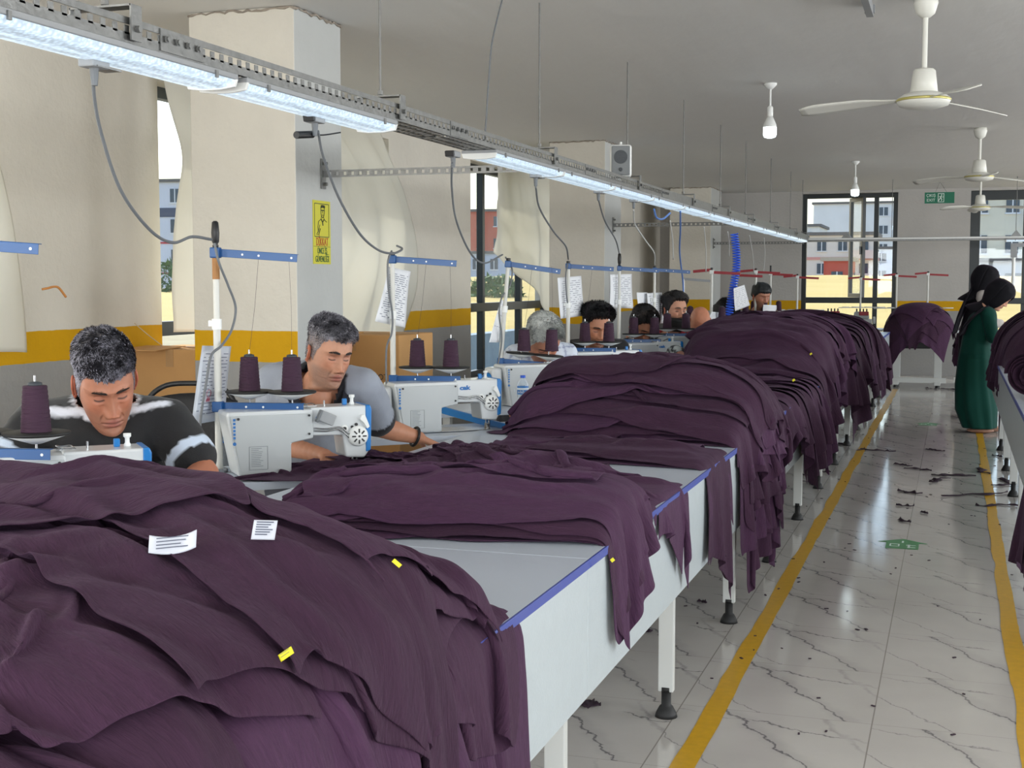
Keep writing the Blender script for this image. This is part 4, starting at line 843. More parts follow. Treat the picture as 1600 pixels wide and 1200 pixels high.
def make_cone(label, loc, h=.115, r0=.037, r1=.029, m='thread_plum', group='plum thread cones on the stands'):
    r = thing('thread_cone', label, 'thread cone', loc, 0, group)
    prof = [(.0001, 0), (r0, 0)]+[(r0+(r1-r0)*s+.0006*math.sin(s*60), h*s) for s in np.linspace(.02, .98, 30)]+[(r1*.95, h), (r1*.5, h+.001)]
    MB().lathe(prof, n=28).build('thread', MATS[m], r, smooth=True); MB().lathe([(r1*.62, h-.002), (r1*.6, h+.007), (r1*.3, h+.010), (.0001, h+.01)], n=20).build('core', MATS['cone_core' if m == 'thread_plum' else 'black_plastic'], r, smooth=True)
    return r
AZ = math.radians(12)
# (pixel of pole at its top, world x) -> pole foot on the table
sx = [-60, 337, 613, 788, 888, 968, 1023]
sl_ = ['thread stand cut by the left frame edge, before the man in black', 'thread stand with black grip left of the man in the grey polo', 'thread stand over the unattended machine, paper sleeve tied on', 'leaning thread stand beside the white-haired man', 'thread stand with a hanging sheet before the young black-haired man', 'thread stand with a paper before the man in the striped shirt', 'thread stand before the bearded man']
ST = []; first = None
for i, u in enumerate(sx):
    p = at(u, 400, x=[-2.36, -2.385, -2.34, -2.30, -2.30, -2.30, -2.30][i])
    if i == 0: p = np.array([-2.40, 2.62, 0])
    if first is None: first = make_stand(sl_[0], (p[0], p[1], TZ), AZ); o = first
    elif i in (1, 5): o = make_stand(sl_[i], (p[0], p[1], TZ), AZ, handle=True)
    else: o = copy_tree(first, (p[0], p[1], TZ), None, sl_[i])
    if i == 3: o.rotation_euler = (math.radians(0), math.radians(4.5), AZ); o.location.x -= .04
    ST.append((p[0], p[1]))
c0 = None; cn = ['the stand at the left frame edge', 'the stand left of the man in the grey polo', 'the stand over the unattended machine', 'the stand before the white-haired man', 'the stand before the young man with black hair', 'the stand before the man in stripes', 'the stand before the bearded man']
for i, (x_, y_) in enumerate(ST):
    for k, xx in enumerate((.105, .255)):
        q = rotz(AZ)@np.array((xx, .02, 0)); loc = (x_+q[0], y_+q[1], TZ+.280)
        lb = '%s plum thread cone on %s' % (('left', 'right')[k], cn[i])
        c0 = make_cone(lb, loc) if c0 is None else copy_tree(c0, loc, None, lb)
        if k == 0: CF = c0
make_cone('white thread cone standing on the table by the unattended machine', tuple(at(651, 672, z=TZ)-np.array((0, 0, 0))), .082, .027, .022, mat('thread_white', (236, 238, 240), .7, bump=.4, bscale=200, stretch=(.15, .15, 1)) and 'thread_white', 'other thread cones')
MB().cyl((ST[1][0], ST[1][1], TZ+.66), (ST[1][0], ST[1][1], TZ+.735), .0125, n=12).build('tape_wrap', mat('tape_wrap', (160, 112, 62), .6), [o for o in bpy.data.objects if o.get('label') == sl_[1]][0], world=True)
# single threads running from cones up to the stand arms
for i in range(1, 5):
    x_, y_ = ST[i]
    for k, (xx, xt) in enumerate(((.105, .15), (.255, .255))):
        a = rotz(AZ)@np.array((xx, .02, .40)); b_ = rotz(AZ)@np.array((xt, 0, .735))
        tag(MB().tube([np.array((x_, y_, TZ))+a, np.array((x_, y_, TZ))+(a+b_)/2+np.array((.004, 0, -.0)), np.array((x_, y_, TZ))+b_], .0006, 4).build('thread', MATS['thread_plum']), '%s thin thread above %s' % (('left', 'right')[k], cn[i]), 'thread', 'threads from the cones')
# cable running down the poles
wire('grey cable curling down beside the stand left of the man in the grey polo', [at(335, 380, x=-2.37), at(342, 410, x=-2.36), at(356, 445, x=-2.36), at(368, 480, x=-2.36), at(362, 515, x=-2.36), at(346, 540, x=-2.36), at(330, 556, x=-2.36), at(322, 600, x=-2.36), at(314, 650, x=-2.37), at(311, 690, x=-2.37)], .0045, group='cables at the thread stands')
wire('grey cable curling down beside the stand over the unattended machine', [at(612, 392, x=-2.33), at(606, 410, x=-2.33), at(607, 450, x=-2.33), at(613, 490, x=-2.33), at(612, 520, x=-2.33), at(604, 545, x=-2.33), at(604, 600, x=-2.33), at(610, 655, x=-2.34)], .0045, group='cables at the thread stands')
wire('grey cable curling down beside the leaning stand', [at(790, 402, x=-2.3), at(800, 420, x=-2.3), at(797, 445, x=-2.3), at(784, 465, x=-2.3), at(780, 490, x=-2.3), at(784, 530, x=-2.3), at(778, 570, x=-2.3), at(772, 600, x=-2.31)], .0045, group='cables at the thread stands')
wire('grey cable running down in front of the two papers', [at(888, 408, x=-2.3), at(884, 430, x=-2.3), at(885, 460, x=-2.3), at(889, 490, x=-2.3), at(888, 520, x=-2.3)], .0045, group='cables at the thread stands')
# black socket pole (second, thin stand) and papers
mat('ink', (96, 102, 124), .8); mat('ink_red', (176, 70, 96), .8); mat('sleeve', (206, 212, 222), .3, spec=.6, alpha=.85)
def paper(label, quad, d_lines=14, seed=0, m='paper', red=False):
    """a printed sheet spanned between four points: top-left, top-right, bottom-right, bottom-left"""
    A, B, C_, D = [np.array(q, float) for q in quad]; n_ = unit(np.cross(B-A, D-A)); n_ = n_ if n_[1] < 0 else -n_; rs = np.random.RandomState(seed)
    S, T = np.meshgrid(np.linspace(0, 1, 10), np.linspace(0, 1, 12), indexing='ij'); wv = .006*np.sin(S*4+seed)*np.sin(T*3+seed)
    pos = lambda s, t, o=0: (A*(1-s)+B*s)*(1-t)+(D*(1-s)+C_*s)*t+n_*(.006*math.sin(s*4+seed)*math.sin(t*3+seed)+o)
    P = np.array([[pos(S[i, j], T[i, j]) for j in range(12)] for i in range(10)]); o = MB().grid(P).build('paper_sheet', MATS[m], smooth=True, solid=.0008); tag(o, label, 'paper', 'printed sheets tied to the stands')
    b = MB()
    for k in range(d_lines):
        t = .1+.82*k/d_lines; s0 = rs.uniform(.07, .2); 
        while s0 < .88:
            s1 = min(s0+rs.uniform(.05, .3), .92); b.add([pos(s0, t, .0012), pos(s1, t, .0012), pos(s1, t+.010, .0012), pos(s0, t+.010, .0012)], [(0, 1, 2, 3)]); s0 = s1+rs.uniform(.03, .15)
    b.build('printed_lines', MATS['ink'], o)
    if red:
        b = MB(); b.tube([pos(.35+.06*math.cos(a), .62+.05*math.sin(a), .0015) for a in np.linspace(0, 6.5, 30)], .0008, 4); b.tube([pos(.3+.1*s, .7+.03*math.sin(s*20), .0015) for s in np.linspace(0, 1, 20)], .0008, 4); b.build('red_stamp', MATS['ink_red'], o)
    return o
def pq(pts, x): return [at(u, v, x=x) for u, v in pts]
paper('plastic-sleeved sheet hanging on the stand left of the man in the grey polo', pq([(316, 540), (361, 541), (352, 655), (299, 664)], -2.42), 18, 3, 'sleeve', True)
paper('long slanted sheet on the stand over the unattended machine', pq([(606, 417), (643, 424), (632, 512), (587, 502)], -2.36), 22, 4)
paper('white sleeve rolled on the leaning stand', pq([(783, 460), (787, 470), (779, 535), (766, 535)], -2.33), 3, 5)
paper('left sheet of the two at the stand before the young man with black hair', pq([(871, 434), (908, 431), (914, 493), (876, 498)], -2.33), 16, 6)
paper('straight sheet on the stand before the man in the striped shirt', pq([(953, 429), (988, 428), (989, 482), (953, 481)], -2.33), 16, 7)
paper('small sheet behind, left of the bearded man', pq([(996, 457), (1011, 457), (1011, 485), (996, 484)], -2.36), 6, 8)
paper('curled sheet left of the bearded man', pq([(1011, 458), (1034, 457), (1038, 505), (1014, 508)], -2.33), 12, 9)
# ------------------------------------------------------------------ bottles, boxes, chair
m, t, b, N, L = nodes('clear_pet'); o_ = [n for n in t.nodes if n.type == 'OUTPUT_MATERIAL'][0]
b.inputs['Base Color'].default_value = (.9, .95, .98, 1); b.inputs['Roughness'].default_value = .08; tr = N('ShaderNodeBsdfTransparent'); tr.inputs[0].default_value = (.93, .97, 1, 1); fr = N('ShaderNodeLayerWeight'); fr.inputs[0].default_value = .35
mr = N('ShaderNodeMapRange'); mr.inputs[3].default_value = .12; mr.inputs[4].default_value = .75; L(fr.outputs['Facing'], mr.inputs[0]); ms = N('ShaderNodeMixShader'); L(mr.outputs[0], ms.inputs[0]); L(tr.outputs[0], ms.inputs[1]); L(b.outputs[0], ms.inputs[2]); L(ms.outputs[0], o_.inputs[0])
mat('bottle_label', (38, 116, 190), .4); mat('label_white', (226, 236, 244), .4); mat('cap_blue', (40, 92, 214), .4)
def bottle(label, loc, h=.205, r=.032, blue_neck=False):
    o = thing('water_bottle', label, 'bottle', tuple(loc), 0, 'water bottles on the machine tables')
    prof = [(.0001, .003), (r*.8, 0), (r, .01)]
    for k in range(5): z = .02+k*h*.085; prof += [(r, z), (r*.93, z+h*.03), (r, z+h*.06)]
    prof += [(r, h*.5), (r, h*.74), (r*.9, h*.80), (r*.45, h*.91), (r*.40, h*.95)]
    MB().lathe(prof, n=28).build('body', MATS['clear_pet'], o, smooth=True)
    MB().cyl((0, 0, h*.945), (0, 0, h*1.02), r*.46, n=20).build('cap', MATS['cap_blue'], o, bevel=.001)
    lb = MB().lathe([(r*1.015, h*.47), (r*1.02, h*.48), (r*1.02, h*.70), (r*1.015, h*.71)], n=28).build('label', MATS['bottle_label'], o, smooth=True)
    MB().lathe([(r*1.025, h*.60), (r*1.025, h*.66)], n=28).build('label_stripe', MATS['label_white'], lb, smooth=True)
    text('adağ', h*.11, (0, -r*1.06, h*.545), RB, MATS['label_white'], 'lettering', lb, sx=.9)
    return o
p = at(352, 742, z=TZ); bottle('large blue-labelled water bottle between the stand pole and the second machine', (-2.392, 3.985, TZ), .205, .034)
bottle('small water bottle in front of the white-haired man', at(817, 641, z=TZ), .175, .029)
bottle('ribbed water bottle half behind the small one', at(804, 637, z=TZ)+np.array((-.03, .08, 0)), .16, .029)
bottle('water bottle before the machine of the man in stripes', at(1000, 567, z=TZ), .17, .029)
mat('cardboard', (206, 158, 102), .85, bump=.2, bscale=14, var=.05, vscale=5); mat('cardboard_print', (70, 62, 60), .8)
def carton(label, lo, hi, name='cardboard_box', lettering=None):
    lo = np.array(lo); hi = np.array(hi); c = (lo+hi)/2; r = thing(name, label, 'box', (c[0], c[1], lo[2]), 0, 'cardboard boxes by the windows'); d = hi-lo
    MB().box((0, 0, d[2]/2), d).build('body', MATS['cardboard'], r, bevel=.006); b = MB(); b.box((0, 0, d[2]+.002), (d[0], .05, .003)); b.box((0, -d[1]/2-.001, d[2]-.05), (.05, .003, .1)); b.build('packing_tape', mat('tape_brown', (190, 150, 104), .3), r)
    MB().box((-d[0]*.25, -d[1]/2+.02, d[2]+.004), (d[0]*.5, .3, .006), rotx(.04)).build('flap', MATS['cardboard'], r, bevel=.002)
    if lettering: text(lettering, .05, (d[0]*.20, -d[1]/2-.004, d[2]-.26), RB, MATS['cardboard_print'], 'lettering', r, sx=.9)
    return r
p0, p1 = at(512, 524, y=7.4), at(612, 524, y=7.4)
carton('large brown carton behind the man in the grey polo', (p0[0]-.15, 7.4, 0), (p1[0]+.05, 7.95, p1[2]), lettering='WOOJKOT')
p0 = at(262, 546, y=6.5)
carton('tall brown carton standing in the gap right of the plain pier', (XW+.02, 6.5, 0), (XW+.55, 7.05, p0[2]))
def chair(label, loc, rz):
    r = thing('stacking_chair', label, 'chair', loc, rz, 'black chairs'); mat('chair_black', (16, 16, 18), .6, bump=.3, bscale=200)
    b = MB(); b.box((0, 0, .45), (.42, .40, .05)); b.build('seat', MATS['chair_black'], r, bevel=.018, seg=3)
    X_, Z_ = np.meshgrid(np.linspace(-.19, .19, 9), np.linspace(.62, .93, 9), indexing='ij'); Z2 = Z_+(.03*(1-(X_/.19)**2))*(Z_-.62)/.31
    MB().grid(np.stack([X_, .20+.06*(Z_-.5)+.03*(1-(X_/.19)**2), Z2], -1)).build('backrest', MATS['chair_black'], r, smooth=True, solid=.03)
    q = [(-.205, .19, .44), (-.205, .205, .7), (-.19, .225, .90), (-.12, .25, .985), (0, .257, 1.0), (.12, .25, .985), (.19, .225, .90), (.205, .205, .7), (.205, .19, .44)]
    MB().tube(bez(q, 6), .011, 8).build('back_frame', MATS['black_plastic'], r, smooth=True)
    for s in (-1, 1):
        for t_ in (-1, 1): MB().tube([(s*.19, t_*.17, .43), (s*.21, t_*.22, 0.0)], .011, 8).build('leg', MATS['black_plastic'], r)
    return r
chair('empty black chair beside the pier, behind the man in black', (-2.92, 4.50, 0), math.radians(20))
# ------------------------------------------------------------------ people
def fuse(b, voxel, smooth=4, lam=.5):
    """join overlapping shapes of an MB into one closed skin"""
    me = bpy.data.meshes.new('tmp'); me.from_pydata(np.vstack(b.v).tolist(), [], b.f); me.update()
    o = bpy.data.objects.new('tmp', me); C.objects.link(o); d = o.modifiers.new('r', 'REMESH'); d.mode = 'VOXEL'; d.voxel_size = voxel
    if smooth: s_ = o.modifiers.new('s', 'SMOOTH'); s_.factor = lam; s_.iterations = smooth
    e = o.evaluated_get(bpy.context.evaluated_depsgraph_get()); m2 = bpy.data.meshes.new_from_object(e)
    v = np.empty(len(m2.vertices)*3); m2.vertices.foreach_get('co', v); f = [tuple(p.vertices) for p in m2.polygons]; nn = np.empty(len(m2.vertices)*3); m2.vertices.foreach_get('normal', nn)
    bpy.data.objects.remove(o); bpy.data.meshes.remove(me); bpy.data.meshes.remove(m2); return v.reshape(-1, 3), f, nn.reshape(-1, 3)
def limb(b, pts, rs_, n=14, k=10, flat=None):
    P = bez(pts, k); R_ = np.interp(np.linspace(0, 1, len(P)), np.linspace(0, 1, len(rs_)), rs_)
    for p, r in zip(P, R_): b.ball(p, r, n, 8)
def smooth01(x): x = np.clip(x, 0, 1); return x*x*(3-2*x)
G = lambda x, x0, s: np.exp(-((x-x0)/s)**2)
ZT = np.array([.122, .115, .10, .08, .05, .03, .015, -.01, -.035, -.055, -.075, -.09, -.102, -.110, -.118, -.130, -.15, -.21])
FR = np.array([.0, .042, .068, .084, .094, .096, .092, .091, .093, .094, .091, .091, .088, .079, .060, .046, .042, .046])
BK = np.array([.0, .048, .074, .090, .102, .104, .104, .100, .092, .082, .073, .068, .065, .064, .063, .063, .063, .068])
WD = np.array([.0, .038, .057, .068, .0755, .077, .077, .0755, .072, .067, .0605, .055, .050, .048, .049, .051, .053, .060])
def head_surface(th, z, j=1.0, feat=1.0):
    """th angle, pi/2 = straight ahead; returns x, y, z"""
    f = np.interp(z, ZT[::-1], FR[::-1]); bk = np.interp(z, ZT[::-1], BK[::-1]); w = np.interp(z, ZT[::-1], WD[::-1])
    w = w*np.where(z < -.02, 1+(j-1)*smooth01((-.02-z)/.06), 1); c, s = np.cos(th), np.sin(th)
    q = np.where(z < -.07, .95, .80); x = w*np.sign(c)*np.abs(c)**.92; y = np.where(s > 0, f*np.abs(s)**q, -bk*np.abs(s)**.92)
    m = smooth01((s-.15)/.4)*feat; X = np.abs(x); d = 0
    d = d+.008*G(X, .028, .026)*G(z, .031, .010)+.003*G(X, 0, .012)*G(z, .026, .012)
    d = d-.017*G(X, .030, .017)*G(z, .010, .013)-.004*G(X, .02, .010)*G(z, -.012, .012)
    d = d+.0085*G(X, .032, .0135)*G(z, .007, .0095)
    d = d+.0022*G(X, .032, .016)*G(z, -.006, .004)
    prof = np.interp(z, [-.060, -.046, -.041, -.036, -.030, -.02, -.005, .012, .028], [0, .001, .009, .021, .0255, .021, .0145, .008, 0])
    d = d+prof*np.exp(-(X/np.interp(z, [-.04, -.02, .02], [.0150, .0115, .0085]))**2.2)
    d = d+.0115*G(X, .0150, .0068)*G(z, -.034, .0080)
    d = d+.0055*G(X, .048, .020)*G(z, -.014, .018)-.004*G(X, .045, .014)*G(z, -.055, .018)
    d = d-.0042*np.exp(-((X-.024-(-.036-z)*.35)/.004)**2)*G(z, -.047, .014)
    z_ = z; z = z+5.0*X*X
    d = d+.0062*G(X, 0, .021)*G(z, -.0555, .0050)+.0068*G(X, 0, .019)*G(z, -.0685, .0060)-.0048*G(X, 0, .026)*G(z, -.0618, .0022)-.003*G(X, .026, .005)*G(z, -.062, .005); z = z_
    d = d-.0045*G(X, 0, .02)*G(z, -.0795, .0055)+.0075*G(X, 0, .020)*G(z, -.098, .013)
    d = d-.0018*G(X, 0, .0025)*G(z, -.047, .006)-.0012*G(X, .006, .0016)*G(z, .032, .010)
    y = y+d*m
    x = x+np.sign(x)*(-.003*G(z, .045, .02)*smooth01((s+.1)/.6)*(1-m))
    return x, y, z
def mix(a, b, t): return a*(1-t[..., None])+b*t[..., None]
def lin(r, g, b): return np.array(srgb(r, g, b)[:3])
mat('skin', (200, 150, 120), .48, bump=.12, bscale=350, var=.05, vscale=60, attr='tint', spec=.4)
MATS['skin'].node_tree.nodes['Principled BSDF'].inputs['Subsurface Weight'].default_value = .08; MATS['skin'].node_tree.nodes['Principled BSDF'].inputs['Subsurface Radius'].default_value = (.012, .005, .003)
mat('hair', (40, 38, 40), .55, attr='tint', var=.02, spec=.5); mat('shirt_tint', (20, 20, 22), .8, attr='tint', var=.04, vscale=20, bump=.25, bscale=400, sheen=.1)
def head_mesh(M, ph, sc, nb, skin, stub=.35, j=1.0, lips=(158, 92, 82), brow=(48, 40, 36), res=1.0, beard=None, closed=True):
    """returns verts (world), faces, colours. M columns = right, forward, up; nb = base of neck in the world"""
    zs = np.concatenate([np.linspace(.1219, .10, 8), np.linspace(.097, .04, int(22*res)), np.linspace(.038, -.105, int(110*res)), np.linspace(-.107, -.21, 26)]); th = np.linspace(0, 2*PI, int(170*res), endpoint=False)
    # denser in front
    th = th-.42*np.sin(2*(th-PI/2))*.5*(1) ; T, Z = np.meshgrid(th, zs, indexing='ij'); x, y, z = head_surface(T, Z, j); L_ = np.stack([x, y, z], -1)
    W = ph+sc*(L_@M.T)
    # neck bends to the collar
    c0 = ph+sc*(M@np.array((0, -.01, -.125))); s_ = smooth01((-.115-Z)/.085); off = nb-(ph+sc*(M@np.array((0, -.01, -.20)))); W = W+s_[..., None]*off
    nT, nZ = T.shape; f = [(i*nZ+k, i*nZ+k+1, ((i+1) % nT)*nZ+k+1, ((i+1) % nT)*nZ+k) for i in range(nT) for k in range(nZ-1)]
    # skin colour, with shade painted into eye sockets, lid creases, nostrils and lip gap
    X = np.abs(x); fm = smooth01((np.sin(T)-.1)/.4); base = np.broadcast_to(skin, W.shape).copy()
    red = .5*G(X, .045, .022)*G(z, -.018, .02)+.55*G(X, 0, .014)*G(z, -.03, .012)+.15*G(X, .03, .02)*G(z, .0, .012); base = mix(base, skin*np.array([1.04, .78, .72]), np.clip(red*fm, 0, .8))
    zz = z; z = z+5.0*X*X
    mouth = np.clip(G(X, 0, .021)*(G(z, -.0555, .0055)+G(z, -.0685, .0065)), 0, 1); gapm = G(X, 0, .023)*G(z, -.0617, .0014); z = zz
    sb = smooth01((-.028-z+.25*(X-.05))/.02)*smooth01((-.125-z+.0)/-.02)*smooth01((np.sin(T)+.1)/.35); sb = np.where(z > -.046, sb*np.clip(1-G(X, 0, .035)*.0, 0, 1)*smooth01((X-.018)/.02)+sb*G(z, -.048, .006)*G(X, 0, .02), sb)
    gr = lin(92, 84, 82) if beard is None else beard; base = mix(base, np.broadcast_to(gr, base.shape), np.clip(sb*stub, 0, 1)*(.75+.25*vnoise(L_*260)))
    base = mix(base, np.broadcast_to(lin(*lips), base.shape), np.clip(mouth*1.1, 0, .85)*fm)
    base = mix(base, np.broadcast_to(lin(70, 34, 30), base.shape), np.clip(gapm, 0, .8)*fm)  # shade of the lip gap, painted into the colour
    lash_crease = (G(z, .0012+.0026*((X-.032)/.014)**2, .0021)+.45*G(z, .0145-.0030*((X-.032)/.016)**2, .0013))*smooth01((.0155-np.abs(X-.032))/.003); base = mix(base, np.broadcast_to(lin(34, 24, 22), base.shape), np.clip(lash_crease*1.0, 0, .9)*fm)  # dark lash line, plus shade painted into the upper-lid crease
    sock = G(X, .026, .017)*G(z, .013, .010); base = mix(base, base*np.array([.80, .70, .70]), np.clip(sock, 0, 1)*fm*.95)  # eye sockets: shade painted into the skin under the brow
    if not closed:
        eye = G(X, .032, .010)*G(z, .0065, .0028); base = mix(base, np.broadcast_to(lin(28, 20, 18), base.shape), np.clip(eye*1.2, 0, .9)*fm)
    nos = G(X, .0085, .0032)*G(z, -.0395, .003); base = mix(base, np.broadcast_to(lin(50, 26, 22), base.shape), np.clip(nos, 0, .9)*fm)  # nostril shade painted on, no opening modelled
    return W.reshape(-1, 3), f, base.reshape(-1, 3)
def ear_mesh(M, ph, sc, skin):
    b = MB()
    for s in (-1, 1):
        R = rotz(-s*.38)@rotx(-.15); c = np.array((s*.0795, -.012, -.004))
        b.ball(c, (.0055, .0165, .029), 12, 10, R)
        rim = [c+R@np.array((s*.006, .016*math.cos(t)*(1 if math.sin(t) > 0 else .8), .029*math.sin(t))) for t in np.linspace(-1.9, 2.9, 20)]; b.tube(rim, np.interp(np.linspace(0, 1, 20), [0, .2, .8, 1], [.0045, .0035, .0035, .002]), 8)
        b.ball(c+R@np.array((s*.003, .004, -.025)), (.005, .009, .009), 10, 8, R)
    v = np.vstack(b.v); col = np.broadcast_to(skin*np.array([1.05, .72, .66]), v.shape).copy(); return ph+sc*(v@M.T), b.f, col
HL_A = [0, 25, 42, 58, 72, 84, 96, 112, 180]; 
def hair(parent, M, ph, sc, name='hair', hl=(.082, .084, .078, .052, .010, -.030, -.020, -.045, -.080), top=.020, side=.005, dark=(34, 32, 36), light=(168, 164, 168), grey=.4, grey_side=.7, n=9000, length=.013, seed=1, comb=(0, .6, .2), wave=1.0, j=1.0, fade=lin(120, 92, 76), fade_amt=.0):
    rs = np.random.RandomState(seed)
    def surf(t, u):     # t angle, u 0 at the hairline .. 1 crown
        a = np.degrees(np.abs((t-PI/2+PI) % (2*PI)-PI)); h0 = np.interp(a, HL_A, hl)+.003*np.sin(t*23+seed)+.002*np.sin(t*51); z = h0+(.1215-h0)*u**.85
        x, y, z = head_surface(t, z, j, 0.0); P = np.stack([x, y, z], -1); nrm = np.stack([x/.077**2, y/.1**2, (z-.0)/.118**2], -1); nrm /= np.linalg.norm(nrm, axis=-1, keepdims=True)+1e-9
        up_ = smooth01((z-.035)/.055); th_ = (side+(top-side)*up_)*smooth01(u/.12)+.0012; th_ = th_*(1+.18*wave*fbm(P*np.array([55, 30, 55])+seed, 2)); return P+nrm*th_[..., None], nrm, up_, P
    T, U = np.meshgrid(np.linspace(0, 2*PI, 120), np.concatenate([[0], np.linspace(.01, .999, 46)]), indexing='ij'); P, Nn, up_, P0 = surf(T, U); b = MB(); b.grid(ph+sc*(P@M.T)); 
    gv = lambda P_, u_: np.clip(grey_side*(1-u_)+grey*u_+.55*fbm(P_*45+seed, 2), 0, 1)
    Dk, Lt = lin(*dark), lin(*light); c1 = mix(np.broadcast_to(Dk, P.shape), np.broadcast_to(Lt, P.shape), np.clip(gv(P0, up_)*.85, 0, 1)); c1 = mix(c1, np.broadcast_to(fade, c1.shape), (1-up_)*fade_amt).reshape(-1, 3)
    t = rs.rand(n)*2*PI; u = rs.rand(n)**.7*.99; S, nn, uu, S0 = surf(t, u); cd_ = np.array(comb)+.35*rs.randn(n, 3); cd_ = cd_+.5*np.stack([fbm(S*18+seed, 2), fbm(S*18+9, 2), 0*t], -1)
    cd_ -= nn*(cd_*nn).sum(-1)[:, None]; cd_ /= np.linalg.norm(cd_, axis=-1)[:, None]+1e-9; dn = np.clip(1-uu, 0, 1)[:, None]; cd_ = cd_*(1-.6*dn)+np.array((0, 0, -1))*.6*dn
    ln_ = length*(.35+.65*uu)*rs.uniform(.6, 1.2, n); tip = S+(cd_*.85+nn*.42)*ln_[:, None]; wd = np.cross(cd_, nn); wd /= np.linalg.norm(wd, axis=-1)[:, None]+1e-9; hw = .00065*rs.uniform(.7, 1.6, n)[:, None]
    base_ = S-nn*.002; V = np.stack([base_-wd*hw, base_+wd*hw, (S+tip)/2+nn*.0008+wd*hw*.9, tip], 1).reshape(-1, 3); b.add(ph+sc*(V@M.T), [(4*i, 4*i+1, 4*i+2, 4*i+3) for i in range(n)])
    gg = (rs.rand(n) < gv(S0, uu)); c2 = np.where(gg[:, None], Lt*rs.uniform(.6, 1.15, n)[:, None], Dk*rs.uniform(.6, 1.5, n)[:, None]); c2 = np.repeat(c2, 4, axis=0)
    o = b.build(name, MATS['hair'], parent, smooth=True, world=True); col_attr(o, np.vstack([c1, c2])); return o
def brows(parent, M, ph, sc, col=(40, 34, 32), n=420, seed=3, wt=1.0):
    rs = np.random.RandomState(seed); b = MB(); V = []
    for s in (-1, 1):
        q = rs.rand(n); x = s*(.012+.036*q); z = .0285+.0040*np.sin(q*2.4+.25)-.0030*q*q+rs.randn(n)*.0019*(.6+.8*np.sin(q*2.8))*(1-.45*q)*wt; th = np.arccos(np.clip(x/.077, -1, 1)); X, Y, Z = head_surface(th, z); 
        P = np.stack([x, Y+.0005, z], -1); d = np.stack([s*np.ones(n), -.2*np.ones(n), .25+0*q], -1)*.006*rs.uniform(.6, 1.2, n)[:, None]; w_ = np.array((0, 0, 1))*.00055
        for i in range(n): V += [P[i]-w_, P[i]+w_, P[i]+d[i]+np.array((0, .0012, 0))]
    V = np.array(V); b.add(ph+sc*(V@M.T), [(3*i, 3*i+1, 3*i+2) for i in range(len(V)//3)]); o = b.build('eyebrows', MATS['hair'], parent, world=True); col_attr(o, np.broadcast_to(lin(*col), (len(V), 3))); return o
def frame(fwd, pitch=0.0, roll=0.0):
    """columns right, forward, up for a face looking along fwd (horizontal), nodding down by pitch and tilting by roll"""
    f = unit([fwd[0], fwd[1], 0]); r = np.array([f[1], -f[0], 0]); u = np.array([0, 0, 1.]); M = np.stack([r, f, u], 1); return M@rotx(-pitch)@roty(roll)
def hand(b, wrist, d, nrm, side=1, s=1.0, curl=.5, spread=.12):
    """palm and five fingers; d direction of the fingers, nrm back of the hand, side +1 thumb on the +cross side"""
    d = unit(d); nrm = unit(np.array(nrm)-d*np.dot(nrm, d)); w_ = np.cross(d, nrm)*side; W = np.array(wrist, float)
    for k, (o_, r) in enumerate(((-.028, .0135), (-.010, .0145), (.010, .0145), (.028, .0125))):
        limb(b, [W+w_*o_*.55*s, W+d*.045*s+w_*o_*s, W+d*.088*s+w_*o_*s*1.05], [r*s*1.1, r*s, r*.9*s], 10, 6)
    for k, (o_, L_, r) in enumerate(((.030, .072, .0082), (.010, .080, .0086), (-.011, .074, .0083), (-.030, .058, .0074))):
        p = W+d*.088*s+w_*o_*s; a = curl*(1+.12*k); dd = unit(d+w_*spread*(1.5-k)*.5); pts = [p]
        for q, fr in enumerate((.45, .32, .23)):
            a2 = a*(.35+.6*q); v = unit(dd*math.cos(a2)-nrm*math.sin(a2)); p = p+v*L_*fr*s; pts.append(p)
        limb(b, pts, [r*s*1.05, r*s, r*.92*s, r*.78*s], 10, 5)
    p = W+d*.022*s+w_*.026*s; pts = [p, p+unit(w_*.8+d*.6-nrm*.3)*.036*s, p+unit(w_*.6+d*.75-nrm*.35)*.036*s*1.9, p+unit(w_*.42+d*.9-nrm*.4)*.036*s*2.6]; limb(b, pts, [.015*s, .0115*s, .0098*s, .0075*s], 10, 5)
def folds(v, nn, amp=.006, sc=9, seed=0, st=(1, 1, .5)):
    r = fbm(v*sc*np.array(st)+seed, 2); return v+nn*(amp*(np.abs(r)*-1.6+.5*fbm(v*sc*2.1+seed, 2)))[:, None]
